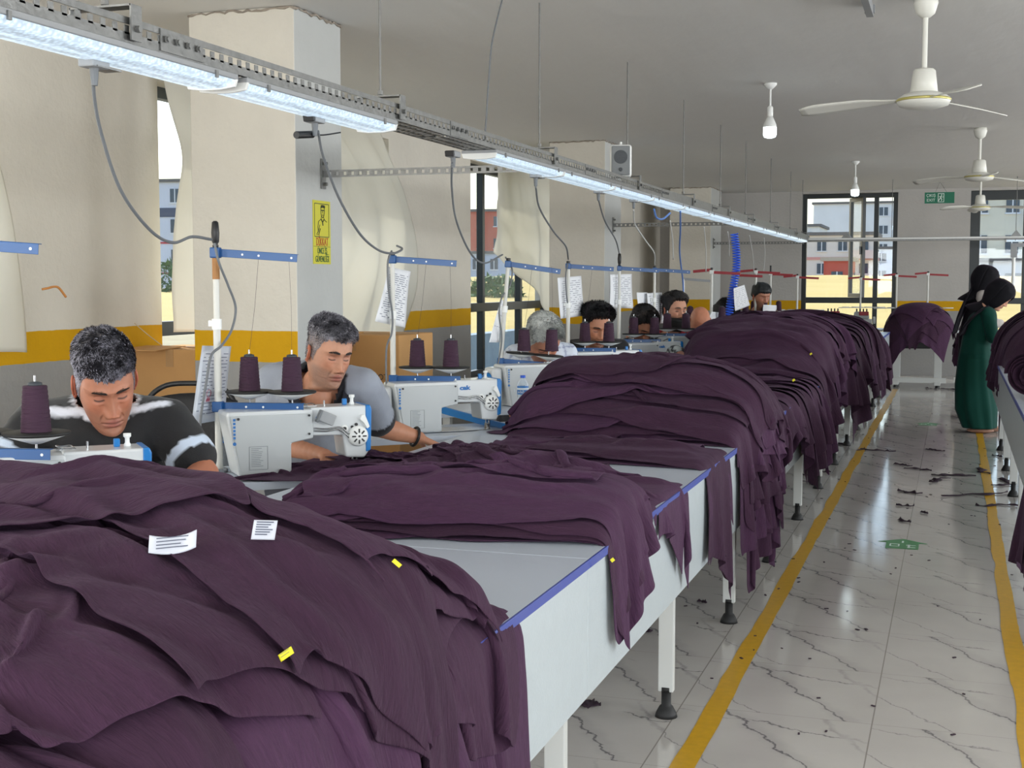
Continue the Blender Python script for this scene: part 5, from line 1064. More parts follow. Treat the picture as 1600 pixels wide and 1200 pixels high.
def person(label, u, v, d, yaw, pitch, roll=0.0, sc=1.06, skin=(196, 142, 116), tors_yaw=28, sh=None, arms=None, shirt=None, hairk=None, hips=None, res=1.0, stub=.35, j=1.0, closed=True, neck_back=.065, voxel=.012, base_z=.45, paint=None, chest=1.0, beard=None, collar=None, brow_col=(44, 38, 36), skin_vox=.006, neck_drop=.02, wx=1.0, rn=.064, vneck=0.0, extra=None):
    """a seated person whose head is seen at pixel u, v at depth d; yaw and tors_yaw in degrees towards the right of the view"""
    ph = at(u, v, d=d); fdir = lambda a: -_fw*math.cos(math.radians(a))+_rt*math.sin(math.radians(a)); Mh = frame(fdir(yaw), math.radians(pitch), math.radians(roll)); Mt = frame(fdir(tors_yaw), math.radians(18)); Mh = Mh*np.array([wx, 1, 1])
    Rt, Ft, Up = Mt[:, 0], Mt[:, 1], np.array([0, 0, 1.]); sk = lin(*skin)
    nb = ph+sc*(Mh@np.array((0, -.02, -.15)))-Ft*neck_back*sc*.6-Up*(.035+neck_drop)*sc
    root = thing('person', label, 'person', (nb[0]-Ft[0]*.15, nb[1]-Ft[1]*.15, 0), 0, 'people at the sewing machines')
    hv, hf, hc = head_mesh(Mh, ph, sc, nb, sk, stub, j, res=res, closed=closed, beard=beard); ev, ef, ec = ear_mesh(Mh, ph, sc, sk)
    sl = nb-Rt*.185*sc-Up*.055*sc if sh is None else sh[0]; sr = nb+Rt*.185*sc-Up*.055*sc if sh is None else sh[1]      # sl is the person's left (image right)
    # note: columns right = person's right
    sl, sr = nb-Rt*.180*sc-Up*.055*sc, nb+Rt*.180*sc-Up*.055*sc
    if sh: sl = at(*sh[0][:2], d=sh[0][2]); sr = at(*sh[1][:2], d=sh[1][2])
    mid = (sl+sr)/2; hip = mid-Ft*.17*sc-Up*(mid[2]-base_z-.10); hip = np.array(hip)
    if arms is None:
        arms = [(mid*0+sl-Rt*.04-Up*.26*sc+Ft*.10, sl+Rt*.02-Up*.25*sc+Ft*.36), (sr+Rt*.04-Up*.26*sc+Ft*.10, sr-Rt*.02-Up*.25*sc+Ft*.36)]
    el = [np.array(a[0], float) for a in arms]; wr = [np.array(a[1], float) for a in arms]
    b = MB(); limb(b, [nb+Up*.03*sc, nb-Up*.03, mid-Up*.02*sc], [.052*sc, .06*sc, .07*sc], 14, 8)
    spine = bez([mid-Up*.03*sc+Ft*.0, (mid+hip)/2-Ft*.03, hip], 8)
    for k, p in enumerate(spine):
        s = k/(len(spine)-1); b.ball(p, (.145*sc*chest*(1-.12*math.sin(s*PI)), .095*sc*(1+.1*s), .07), 16, 10, Mt)
    for sp, e, w_ in zip((sl, sr), el, wr):
        limb(b, [sp*.6+mid*.4, sp], [.06*sc, .052*sc], 12, 6); limb(b, [sp, (sp+e)/2, e], [.05*sc, .046*sc, .040*sc], 12, 8); limb(b, [e, (e*.6+w_*.4), w_], [.041*sc, .040*sc, .026*sc], 12, 8)
    for s, (e, w_) in enumerate(zip(el, wr)):
        hd = unit(w_-e); hand(b, w_, unit(hd+np.array((0, 0, -.15))), Up, side=(-1 if s == 0 else 1), s=sc, curl=.55)
    # thighs under the table
    for s in (-1, 1): limb(b, [hip+Rt*s*.09*sc, hip+Rt*s*.11*sc+Ft*.40-Up*.0, hip+Rt*s*.11*sc+Ft*.40-Up*(hip[2]-.10), hip+Rt*s*.11*sc+Ft*.52-Up*(hip[2]-.045)], [.085, .062, .042, .035], 12, 8)
    tv, tf, tn = fuse(b, skin_vox, 3); bb = MB(); bb.add(hv, hf); bb.add(ev, ef); bb.add(tv, tf); o = bb.build('body', MATS['skin'], root, smooth=True, world=True)
    tc_ = np.broadcast_to(sk*np.array([1.0, .92, .88]), tv.shape).copy(); col_attr(o, np.vstack([hc, ec, tc_]))
    # shirt
    k_ = shirt or {}; b = MB(); c = k_.get('col', (20, 20, 22)); sl_len = k_.get('sleeve', .62)
    for k, p in enumerate(spine):
        s = k/(len(spine)-1); b.ball(p, (.168*sc*chest*(1-.08*math.sin(s*PI)), .122*sc*(1+.08*s), .085), 20, 12, Mt)
    for sp, e in zip((sl, sr), el):
        limb(b, [mid+Up*.01, sp*.5+mid*.5, sp], [.088*sc, .078*sc, .070*sc], 14, 8); q = sp+(e-sp)*sl_len*1.45; 
        lo = e if sl_len >= .99 else sp+(e-sp)*sl_len; limb(b, [sp, (sp+lo)/2, lo], [.070*sc, .066*sc, .064*sc*k_.get('flare', 1)], 14, 8)
    if k_.get('long'):
        for e, w_ in zip(el, wr): limb(b, [e, (e+w_)/2, e+(w_-e)*.93], [.056*sc, .05*sc, .038*sc], 14, 8)
    b.ball(hip-Up*.02, (.16*sc*chest, .13*sc, .10), 18, 10, Mt)
    v, f, nn = fuse(b, voxel, 5); v = folds(v, nn, k_.get('fold', .007), 8, seed=len(label)); 
    ln_ = (v-nb)@Mt; rad = np.hypot(ln_[:, 0], ln_[:, 1]-.012); cut = (rad < rn*sc) & (ln_[:, 2] > -.10)
    if vneck: cut |= (ln_[:, 1] > .02) & (np.abs(ln_[:, 0]) < (.010+.34*np.clip(ln_[:, 2]+vneck, 0, 1))*sc) & (ln_[:, 2] > -vneck)
    kill = set(np.where(cut)[0].tolist()); f = [q for q in f if not any(i in kill for i in q)]
    ob_v = v
    ob = MB().add(v, f).build('shirt', MATS['shirt_tint'], root, smooth=True, world=True, solid=.003); base = np.broadcast_to(lin(*c), v.shape).copy(); loc_ = (v-mid)@Mt
    if paint: base = paint(loc_, v, base, dict(sl=sl, sr=sr, el=el, mid=mid, nb=nb, sc=sc, Mt=Mt))
    if k_.get('neckband'):
        lw_ = ((ob_v-nb)@Mt); rr_ = np.hypot(lw_[:, 0], lw_[:, 1]-.012); base = base.copy(); base[(rr_ < (rn+k_['neckband'][0])*sc) & (lw_[:, 2] > -.12)] = lin(*k_['neckband'][1])
    col_attr(ob, base)
    # trousers
    b = MB(); b.ball(hip-Up*.03, (.165*sc, .14*sc, .10), 16, 10, Mt)
    for s in (-1, 1): limb(b, [hip+Rt*s*.09*sc, hip+Rt*s*.11*sc+Ft*.40, hip+Rt*s*.11*sc+Ft*.42-Up*(hip[2]-.12)], [.10, .078, .065], 12, 8)
    v, f, nn = fuse(b, .02, 3); tr_ = MB().add(v, f).build('trousers', mat('trouser_dark', (38, 42, 54), .85, bump=.3, bscale=200), root, smooth=True, world=True)
    b = MB()
    for s in (-1, 1): p = hip+Rt*s*.11*sc+Ft*.50; b.ball((p[0], p[1], .045), (.05, .12, .045), 14, 8, Mt*0+np.stack([Rt, Ft*np.array([1, 1, 0]), Up], 1))
    b.build('shoes', MATS['black_plastic'], root, smooth=True, world=True)
    if hairk is not None: hair(root, Mh, ph, sc, **hairk)
    if brow_col and res > .5: brows(root, Mh, ph, sc, brow_col, n=620 if 'polo' in label else 460, wt=1.25)
    if collar: collar(root, nb, Mt, sc)
    # seat under the person
    return root, dict(ph=ph, Mh=Mh, Mt=Mt, nb=nb, mid=mid, sl=sl, sr=sr, hip=hip, sc=sc, el=el, wr=wr)
def ring_collar(m, r=.072, tube=.010, tilt=.35, fwd=.012, up=-.012, name='collar'):
    def f(root, nb, Mt, sc):
        c = nb+Mt[:, 1]*fwd*sc+np.array((0, 0, up*sc)); R = Mt@rotx(-tilt); P = [c+R@np.array((r*sc*math.cos(t), r*1.05*sc*math.sin(t), 0)) for t in np.linspace(0, 2*PI, 40)]
        MB().tube(P, tube*sc, 8, cap=False).build(name, m, root, smooth=True, world=True)
    return f
def polo_collar(m, r=.082):
    """turned-down collar: back stand, then two flaps running down to an open throat"""
    def f(root, nb, Mt, sc):
        for s in (-1, 1):
            c = bez([(0, -.078, .058), (s*.060, -.056, .054), (s*.090, .004, .034), (s*.080, .070, -.006), (s*.052, .112, -.044), (s*.034, .128, -.075)], 8); n = len(c); S = np.linspace(0, 1, 7)
            wd = np.interp(np.linspace(0, 1, n), [0, .6, 1], [.034, .040, .046]); P = np.array([[p+np.array((s*wd[i]*k*.75*(.35+abs(p[0])/.083*.65), (-.5 if i < n*.35 else .25)*wd[i]*k*.6, -.55*wd[i]*k*(1 if i < n*.7 else .75)+.004)) for k in S] for i, p in enumerate(c)])
            MB().grid(nb+sc*(P@Mt.T)).build('collar_flap', m, root, smooth=True, world=True, solid=.005)
    return f
mat('navy_knit', (22, 22, 34), .8, bump=.3, bscale=500); mat('white_knit', (224, 226, 230), .8); mat('black_knit', (18, 18, 20), .85)
# man in black
def paint1(l, v, base, k):
    sc = k['sc']; x = np.abs(l[:, 0]); y = l[:, 1]; z = l[:, 2]
    s = y-(.055-.22*(x-.06)); top = z > -.10*sc
    yoke = (s < -.016*sc) & top & (x < .30); base[yoke] = lin(58, 60, 62); st = smooth01((.013*sc-np.abs(s))/.008)*smooth01((x-.05)/.02)*smooth01((.175*sc-x)/.02)*top; base = mix(base, np.broadcast_to(lin(222, 226, 236), base.shape), st)
    for sp, e in ((k['sl'], k['el'][0]), (k['sr'], k['el'][1])):
        t = ((v-sp)@(e-sp))/((e-sp)@(e-sp)); near = np.linalg.norm(v-(sp+np.outer(t, e-sp)), axis=1) < .10*sc; base[near & (t > .60) & (t < .74)] = lin(200, 214, 232)
    return base
sh1 = ((260, 660, 3.80), (64, 664, 3.72))
r1, k1 = person('man in black T-shirt with white shoulder stripes, head bowed over the nearest machine', 164, 599, 3.66, 28, 27, 7, 1.10, (178, 120, 94), 16, sh1,
    arms=[(at(318, 742, d=3.70), at(262, 790, d=3.42)), (at(-14, 742, d=3.6), at(60, 790, d=3.35))], shirt=dict(col=(20, 21, 24), sleeve=.66, flare=1.1, neckband=(.016, (216, 220, 228))), paint=paint1, collar=ring_collar(MATS['white_knit'], .073, .0085, up=-.004),
    hairk=dict(top=.017, side=.0025, fade_amt=.35, dark=(38, 36, 42), light=(172, 170, 182), grey=.40, grey_side=.85, n=16000, length=.013, seed=4, comb=(.25, .8, 0), hl=(.056, .060, .066, .058, .030, -.030, -.015, -.045, -.080)), stub=.22, j=1.0, neck_drop=-.035, neck_back=.03, wx=.88, rn=.070)
# man in grey polo
def paint2(l, v, base, k):
    for sp, e in ((k['sl'], k['el'][0]), (k['sr'], k['el'][1])):
        t = ((v-sp)@(e-sp))/((e-sp)@(e-sp)); near = np.linalg.norm(v-(sp+np.outer(t, e-sp)), axis=1) < .11*k['sc']; base[near & (t > .74) & (t < .95)] = lin(24, 24, 30)
    return base
wz = at(655, 684, d=5.28)
r2_, k2 = person('man in grey polo shirt with navy collar, looking down at his work, watch on wrist', 513, 553, 4.90, 36, 15, -5, 1.03, (186, 136, 110), 20, ((570, 602, 5.02), (428, 594, 5.06)),
    arms=[(at(597, 668, d=5.20), wz), (at(420, 690, d=5.0), at(508, 712, d=4.82))], shirt=dict(col=(146, 152, 164), sleeve=.80, flare=1.12, neckband=(.034, (20, 20, 28))), paint=paint2, collar=polo_collar(MATS['navy_knit']),
    hairk=dict(top=.018, side=.0015, fade_amt=.6, dark=(66, 64, 70), light=(176, 174, 182), grey=.62, grey_side=.5, n=15000, length=.018, seed=9, comb=(-.5, .7, .15), wave=1.6, hl=(.066, .070, .070, .058, .030, -.020, -.010, -.035, -.070)), stub=.5, neck_drop=-.03, neck_back=.04, wx=.90, rn=.070, vneck=.09)
w_, e_ = k2['wr'][0], k2['el'][0]; dd = unit(w_-e_); u_ = unit(np.cross(dd, (0, 0, 1))); t_ = np.cross(u_, dd); c_ = w_-dd*.02
wt = MB().tube([c_+(u_*math.cos(a)+t_*math.sin(a))*.037 for a in np.linspace(0, 2*PI, 28)], .006, 8, cap=False).build('watch', MATS['black_plastic'], r2_, smooth=True, world=True); MB().cyl(c_+t_*.036, c_+t_*.047, .017, n=20).build('watch_face', MATS['steel'], wt, world=False)
# white-haired man
def paint3(l, v, base, k):
    g = (np.abs((l[:, 0]*22) % 1-.5) < .05) | (np.abs((l[:, 2]*22) % 1-.5) < .05); base[g] = lin(150, 158, 186); return base
person('white-haired man in a pale checked shirt bent low over his machine', 848, 532, 7.3, 22, 44, 6, 1.10, (190, 132, 106), 24, ((885, 556, 7.5), (806, 556, 7.4)), shirt=dict(col=(214, 222, 234), sleeve=.8), paint=paint3, arms=None,
    hairk=dict(top=.022, side=.008, dark=(120, 122, 124), light=(214, 216, 212), grey=.75, grey_side=.7, n=9000, length=.018, seed=12, comb=(.3, .8, 0)), res=.7, stub=.3, collar=ring_collar(MATS['white_knit'], .072, .012), skin_vox=.009, voxel=.014)
person('young man with thick black hair and thin beard in a black shirt', 932, 511, 8.65, 16, 20, 0, 1.10, (186, 130, 102), 22, ((968, 545, 8.8), (893, 548, 8.75)), shirt=dict(col=(20, 20, 22), sleeve=.8),
    hairk=dict(top=.034, side=.004, dark=(14, 13, 15), light=(40, 36, 40), grey=.05, grey_side=.05, n=6000, length=.02, seed=14, comb=(.3, .9, 0)), res=.6, stub=.75, beard=lin(26, 20, 20), collar=ring_collar(MATS['black_knit']), skin_vox=.01, voxel=.016)
def paint5(l, v, base, k):
    base[((l[:, 2]+l[:, 0]*.2)*36) % 1 < .42] = lin(190, 196, 196); return base
person('man in black and white striped shirt with forearm on the table, head bowed', 1004, 508, 9.7, 22, 40, 0, 1.10, (178, 124, 98), 30, ((1036, 540, 9.8), (968, 545, 9.8)), arms=[(at(1062, 557, d=9.35), at(1078, 574, d=9.15)), (at(968, 580, d=9.2), at(985, 585, d=8.9))], shirt=dict(col=(22, 24, 30), sleeve=.92), paint=paint5,
    hairk=dict(top=.020, side=.008, dark=(24, 20, 20), light=(70, 60, 56), grey=.15, grey_side=.1, n=6000, length=.016, seed=15, comb=(0, .8, 0)), res=.6, stub=.6, beard=lin(40, 30, 28), skin_vox=.01, voxel=.016)
rr, kk = person('bearded man with swept-back dark hair looking towards the aisle', 1054, 486, 10.9, 26, 4, 0, 1.10, (196, 144, 118), 25, ((1080, 526, 11.05), (1030, 526, 11.05)), shirt=dict(col=(160, 34, 48), sleeve=.8),
    hairk=dict(top=.030, side=.006, dark=(20, 17, 18), light=(60, 50, 46), grey=.08, grey_side=.08, n=5000, length=.016, seed=16, comb=(0, -.7, .3)), res=.6, stub=.97, beard=lin(20, 15, 15), closed=False, skin_vox=.01, voxel=.016)
b = MB(); T, Z = np.meshgrid(np.radians(np.linspace(5, 175, 40)), np.linspace(-.045, -.125, 16), indexing='ij'); x, y, z = head_surface(T, Z, 1.0, 0.); s_ = smooth01((-.04-Z)/.03)*np.sin(T)**.5; P = np.stack([x*(1+.10*s_), y+.022*s_, z-.028*s_*smooth01((-.08-Z)/.04)], -1); o = MB().grid(kk['ph']+kk['sc']*(P@kk['Mh'].T)).build('beard', MATS['hair'], rr, smooth=True, world=True); col_attr(o, np.broadcast_to(lin(20, 15, 15), (P.shape[0]*P.shape[1], 3)))
person('bald person bent forward so that only the shiny scalp shows', 1093, 502, 11.6, 5, 62, 0, 1.10, (206, 138, 108), 20, ((1118, 528, 11.8), (1072, 528, 11.8)), shirt=dict(col=(120, 124, 130), sleeve=.8), hairk=None, res=.6, stub=.2, brow_col=None, skin_vox=.012, voxel=.018)
person('dark-haired person with head bowed beside the blue coiled hose', 1131, 492, 12.9, 40, 48, 0, 1.10, (190, 136, 110), 30, ((1152, 512, 13.0), (1112, 512, 13.0)), shirt=dict(col=(60, 50, 66), sleeve=.8),
    hairk=dict(top=.03, side=.02, dark=(18, 15, 15), light=(50, 40, 38), grey=.05, grey_side=.05, n=4000, length=.02, seed=18, hl=(.06, .06, .05, .02, -.03, -.06, -.07, -.09, -.11)), res=.5, stub=.0, brow_col=None, skin_vox=.012, voxel=.018)
person('man in a dark cap and brown top at the far machine under the red arms', 1189, 463, 14.6, 20, 14, 0, 1.10, (176, 122, 98), 22, ((1208, 492, 14.7), (1168, 494, 14.7)), shirt=dict(col=(96, 76, 66), sleeve=.8),
    hairk=dict(top=.022, side=.014, dark=(20, 24, 26), light=(34, 38, 40), grey=.2, grey_side=.2, n=500, length=.004, seed=19, hl=(.05, .05, .05, .04, .02, .0, -.01, -.02, -.04)), res=.5, stub=.6, beard=lin(60, 44, 38), brow_col=None, skin_vox=.012, voxel=.018)
# ------------------------------------------------------------------ garments
PL = 'plum garments '
def table_field(x0, x1, y0, y1, edge=None, cell=.0125, side=1):
    edge = -.797+1.7*cell if edge is None else edge
    F = Field(x0, x1, y0, y1, cell); F.Z[(F.X < edge) if side > 0 else (F.X > edge)] = TZ; return F
def spots(n, words): return [words[i % len(words)] for i in range(n)]
LAY = ['first', 'second', 'third', 'fourth', 'fifth', 'sixth', 'seventh', 'eighth', 'ninth', 'tenth', 'eleventh', 'twelfth', 'thirteenth', 'fourteenth', 'fifteenth', 'sixteenth', 'seventeenth', 'eighteenth', 'nineteenth', 'twentieth', 'twenty-first', 'twenty-second', 'twenty-third', 'twenty-fourth']
def pile(F, name, group, items, seed, **kw):
    """items: (x, y, angle deg, L, W, opts)"""
    out = []
    n = len(items)
    for i, it in enumerate(items):
        x, y, a, L_, W_ = it[:5]; o = dict(kw); o.update(it[5] if len(it) > 5 else {})
        bp = o.pop('bump', None)
        if bp: F.Z = np.maximum(F.Z, np.where(np.hypot(F.X-bp[0], F.Y-bp[1]) < bp[2], F.Z+bp[3]*np.clip(1-((F.X-bp[0])**2+(F.Y-bp[1])**2)/bp[2]**2, 0, 1)**.6, 0))
        lb = o.pop('label', None) or ('topmost plum garment on %s' % name if i == n-1 else 'plum garment, %s layer up in %s' % (LAY[i] if i < len(LAY) else 'upper', name))
        g, P = garment(F, lb, group, x, y, math.radians(a), L=L_, W=W_, seed=seed+i, **o); out.append((g, P))
    return out
R_ = np.random.RandomState
# P1: big pile at the lower left
F1 = table_field(-2.75, -.35, .75, 3.1)
q = np.abs((F1.X+1.80)/1.02); r = np.abs((F1.Y-1.62)/1.04); F1.Z = np.where(F1.X < -.82, np.maximum(F1.Z, TZ+.125*np.clip(1-q**3-r**3.5, 0, 1)**.55), F1.Z)
rs = R_(21); it = []
for i in range(6): it.append((-1.17+rs.uniform(-.06, .06), 1.08+.205*i+rs.uniform(-.04, .04), rs.uniform(-7, 7), 1.42, .72, dict(comp=(.64, .92), res=.016, amp=.06, th=.014, kind='ruffle')))
for i in range(6): it.append((-1.42+rs.uniform(-.05, .05), 2.12-.21*i, rs.uniform(-9, 9), 1.42, .80, dict(comp=(.64, .90), res=.014, amp=.07, th=.014, kind='ruffle')))
it += [(-1.72, 1.98, 16, 1.15, .84, dict(comp=(.66, .84), amp=.08, th=.014)), (-1.42, 1.45, -22, 1.15, .80, dict(comp=(.68, .86), kind='flare', amp=.08)), (-1.45, 2.08, -10, 1.30, .74, dict(comp=(.62, .88), kind='flare', amp=.08, th=.014)), (-1.30, 1.80, -18, 1.15, .62, dict(comp=(.72, .95), amp=.05)),
       (-1.20, 1.92, -26, 1.00, .50, dict(comp=(.70, .92), amp=.06)), (-1.38, 2.20, -14, 1.20, .50, dict(comp=(.62, .90), amp=.06)), (-1.62, 1.70, 58, .95, .70, dict(comp=(.76, .90), amp=.06, kind='flare')), (-2.06, 2.40, 20, .60, .55, dict(bump=(-2.04, 2.44, .12, .11), comp=(.50, .72), amp=.10, label='crumpled plum garment peaking at the top left of the big pile'))]
P1 = pile(F1, 'the big pile at the lower left', 'garments of the big pile at the lower left', it, 100, res=.0115)
# P2: folded stack draped over the edge
F2 = table_field(-2.3, -.35, 2.6, 4.4); F2.Z = np.maximum(F2.Z, 0); rs = R_(5); it = []
for i in range(8): it.append((-1.24+rs.uniform(-.04, .04)+.006*i, 3.30+rs.uniform(-.03, .03), 13+rs.uniform(-5, 5), 1.00+rs.uniform(-.06, .05), .84-.05*i+rs.uniform(-.04, .04), dict(comp=(.60, .93), amp=.035, wav=11, drop=.012, th=.008, kind='ruffle')))
it.append((-1.30, 3.42, 2, .78, .50, dict(comp=(.56, .80), amp=.09, kind='flare')))
P2 = pile(F2, 'the folded stack draped over the edge', 'garments of the folded stack on the table edge', it, 200, res=.0125)
# P3: loose crumpled garments
F3 = table_field(-2.6, -.35, 3.2, 5.2); F3.Z[(F3.Y < 3.62) & (F3.X < -1.5) & (F3.Y < 3.5)] += 0
P3 = pile(F3, 'the loose crumpled heap', 'garments of the loose crumpled heap', [
    (-1.66, 4.14, -6, 1.25, .60, dict(comp=(.56, .86), amp=.08)), (-1.22, 4.08, -20, 1.05, .60, dict(comp=(.58, .84), amp=.08)), (-1.98, 4.02, 22, .75, .45, dict(comp=(.60, .8), amp=.07)), (-1.74, 4.22, -30, .85, .55, dict(comp=(.55, .74), amp=.11)), (-1.40, 4.16, 25, .75, .55, dict(comp=(.55, .74), amp=.11)), (-1.55, 4.20, -50, .60, .50, dict(comp=(.5, .7), amp=.12)), (-1.05, 4.00, -30, .72, .42, dict(comp=(.60, .85), amp=.07))], 300)
F3b = table_field(-2.2, -.35, 4.2, 5.4)
P3b = pile(F3b, 'the flat layers before the tall ruffled stack', 'garments laid flat before the tall stack', [
    (-1.22, 4.78, -6, 1.00, .52, dict(comp=(.80, .97), amp=.012)), (-1.15, 4.80, -10, 1.05, .50, dict(comp=(.78, .97), amp=.014)), (-1.30, 4.78, 8, .80, .48, dict(comp=(.75, .95), amp=.02)), (-1.05, 4.72, -16, .80, .38, dict(comp=(.74, .96), amp=.02))], 340)
# P4: tall ruffled stack
F4 = table_field(-2.3, -.30, 4.75, 6.9); rs = R_(8); it = []
for i in range(16):
    t = i/15; it.append((-1.20-.02*t+rs.uniform(-.05, .05), 5.60+.12*t+rs.uniform(-.06, .06), -7+rs.uniform(-9, 9), 1.16-.04*t+rs.uniform(-.10, .05), 1.25-.50*t+rs.uniform(-.08, .08), dict(comp=(.60, .93), amp=.05, wav=12, drop=.015, th=.012, kind='flare' if i % 4 == 1 else 'ruffle')))
P4 = pile(F4, 'the tall ruffled stack', 'garments of the tall ruffled stack', it, 400, res=.0135, iters=6, steps=90)
# P5: heaps farther along
F5 = table_field(-2.5, -.28, 6.2, 11.6, cell=.02); q = np.abs((F5.X+1.30)/.62); r = np.abs((F5.Y-9.9)/1.35); F5.Z = np.where(F5.X < -.8, np.maximum(F5.Z, TZ+.29*np.clip(1-q**3-r**3, 0, 1)**.5), F5.Z)
rs = R_(9); it = []
for i in range(9): it.append((-1.2+rs.uniform(-.08, .06), 7.0+.16*i+rs.uniform(-.1, .1), rs.uniform(-14, 10), 1.16, .85, dict(comp=(.66, .93), amp=.05, th=.014)))
for i in range(15): it.append((-1.20+rs.uniform(-.10, .08), 8.8+(i*.61 % 2.1)+rs.uniform(-.1, .1), rs.uniform(-20, 20), 1.12, .95, dict(comp=(.66, .90), amp=.06, th=.016, kind='ruffle')))
P5 = pile(F5, 'the heaped garments left of the aisle', 'garments heaped left of the aisle', it, 500, res=.022, iters=5, steps=80)
F6 = table_field(-2.4, -.25, 10.8, 17.2, cell=.025); q = np.abs((F6.X+1.4)/.7); r = np.abs((F6.Y-13.6)/2.3); F6.Z = np.where(F6.X < -.8, np.maximum(F6.Z, TZ+.24*np.clip(1-q**3-r**3, 0, 1)**.5), F6.Z)
rs = R_(10); it = []
for i in range(14): it.append((-1.22+rs.uniform(-.12, .08), 11.4+i*.36+rs.uniform(-.15, .15), rs.uniform(-16, 16), 1.45, 1.0, dict(comp=(.66, .90), amp=.06, th=.016)))
P6 = pile(F6, 'the farthest heap of the left row', 'garments of the farthest heap', it, 600, res=.03, iters=5, steps=70)
# P7: round mound on the far machine
F7 = Field(-1.3, .9, 17.2, 19.4, .02); F7.Z[(np.abs(F7.X+.44) < .34) & (np.abs(F7.Y-18.35) < .3)] = .74
q = np.hypot((F7.X+.44)/.48, (F7.Y-18.35)/.42); F7.Z = np.maximum(F7.Z, np.where(q < 1, .70+.34*np.sqrt(np.clip(1-q*q, 0, 1)), 0)); rs = R_(11); it = []
for i in range(9): it.append((-.44+rs.uniform(-.08, .08), 18.35+rs.uniform(-.08, .05), i*41, .98-.045*i, .86-.045*i, dict(comp=(.85, .92), amp=.03)))
P7 = pile(F7, 'the round mound at the end of the aisle', 'garments of the round far mound', it, 700, res=.026, iters=5, steps=70)
F7b = Field(-.4, 1.2, 18.0, 19.6, .02); q = np.hypot((F7b.X-.28)/.26, (F7b.Y-18.9)/.3); F7b.Z = np.where(q < 1, .62+.30*np.sqrt(np.clip(1-q*q, 0, 1)), 0)
P7b = pile(F7b, 'the small mound behind the two women', 'garments of the small mound behind the women', [(.28, 18.9, 10, .9, .7, dict(comp=(.85, .9))), (.28, 18.9, 70, .8, .7, dict(comp=(.85, .9))), (.26, 18.88, 35, .7, .6, dict(comp=(.85, .9)))], 740, res=.028, iters=5, steps=60)
# P8: right-hand table
F8 = Field(-.05, 1.7, 8.6, 13.4, .02); F8.Z[F8.X > .33] = TZ; q = np.abs((F8.X-.92)/.60); r = np.abs((F8.Y-11.6)/1.2); F8.Z = np.where(F8.X > .33, np.maximum(F8.Z, TZ+.40*np.clip(1-q**3-r**3, 0, 1)**.5), F8.Z); rs = R_(12); it = []
for i in range(9): it.append((.80+rs.uniform(-.06, .06), 10.7+i*.20+rs.uniform(-.1, .1), 180+rs.uniform(-14, 14), 1.2, .9, dict(comp=(.78, .93), amp=.04)))
P8 = pile(F8, 'the heap on the packing table by the women', 'garments heaped on the packing table', it, 800, res=.024, iters=5, steps=80)
F9 = Field(-.05, 1.7, 4.6, 9.2, .02); F9.Z[F9.X > .33] = TZ; rs = R_(13); it = []
for i in range(4): it.append((.68, 6.02+i*.08, 180+rs.uniform(-6, 6), 1.20, .55, dict(comp=(.7, .95), amp=.03)))
P9 = pile(F9, 'the drape at the right frame edge', 'garments hanging at the right frame edge', it, 830, res=.02, iters=5, steps=80)
# rolled bundle lying on the packing table, its spiral end towards the aisle
def roll(label, c, r0, L_, az, seed):
    rs = R_(seed); T, S = np.meshgrid(np.linspace(0, 2*PI*6.5, 240), np.linspace(0, 1, 26), indexing='ij'); rr = .012+(r0-.012)*(T/(2*PI*6.5))+.006*fbm(p3(T*.8, S*2, seed), 2)+.010*np.sin(S*9+T*.7)*S
    R = rotz(az); y = (S-.0)*L_+.03*fbm(p3(T*.5, S*0, seed), 2); P = np.stack([rr*np.cos(T)*1.15, y, rr*np.sin(T)*.85+r0*.85], -1)@R.T+np.array(c); n, k = T.shape
    A, B = np.meshgrid(np.arange(n)*.02, np.arange(k)*.02, indexing='ij'); o = cloth_obj(P, 'rolled_garments', MATS['plum_crepe_b'], np.stack([A, B], -1), sub=0, solid=.004); return tag(o, label, 'garment roll', 'rolled garments on the packing table')
roll('thick roll of plum garments poking over the packing table edge', (.40, 7.75, TZ+.01), .150, .75, math.radians(-38), 3)
roll('second plum roll lying behind the first on the packing table', (.50, 8.75, TZ+.01), .12, .7, math.radians(-50), 4)
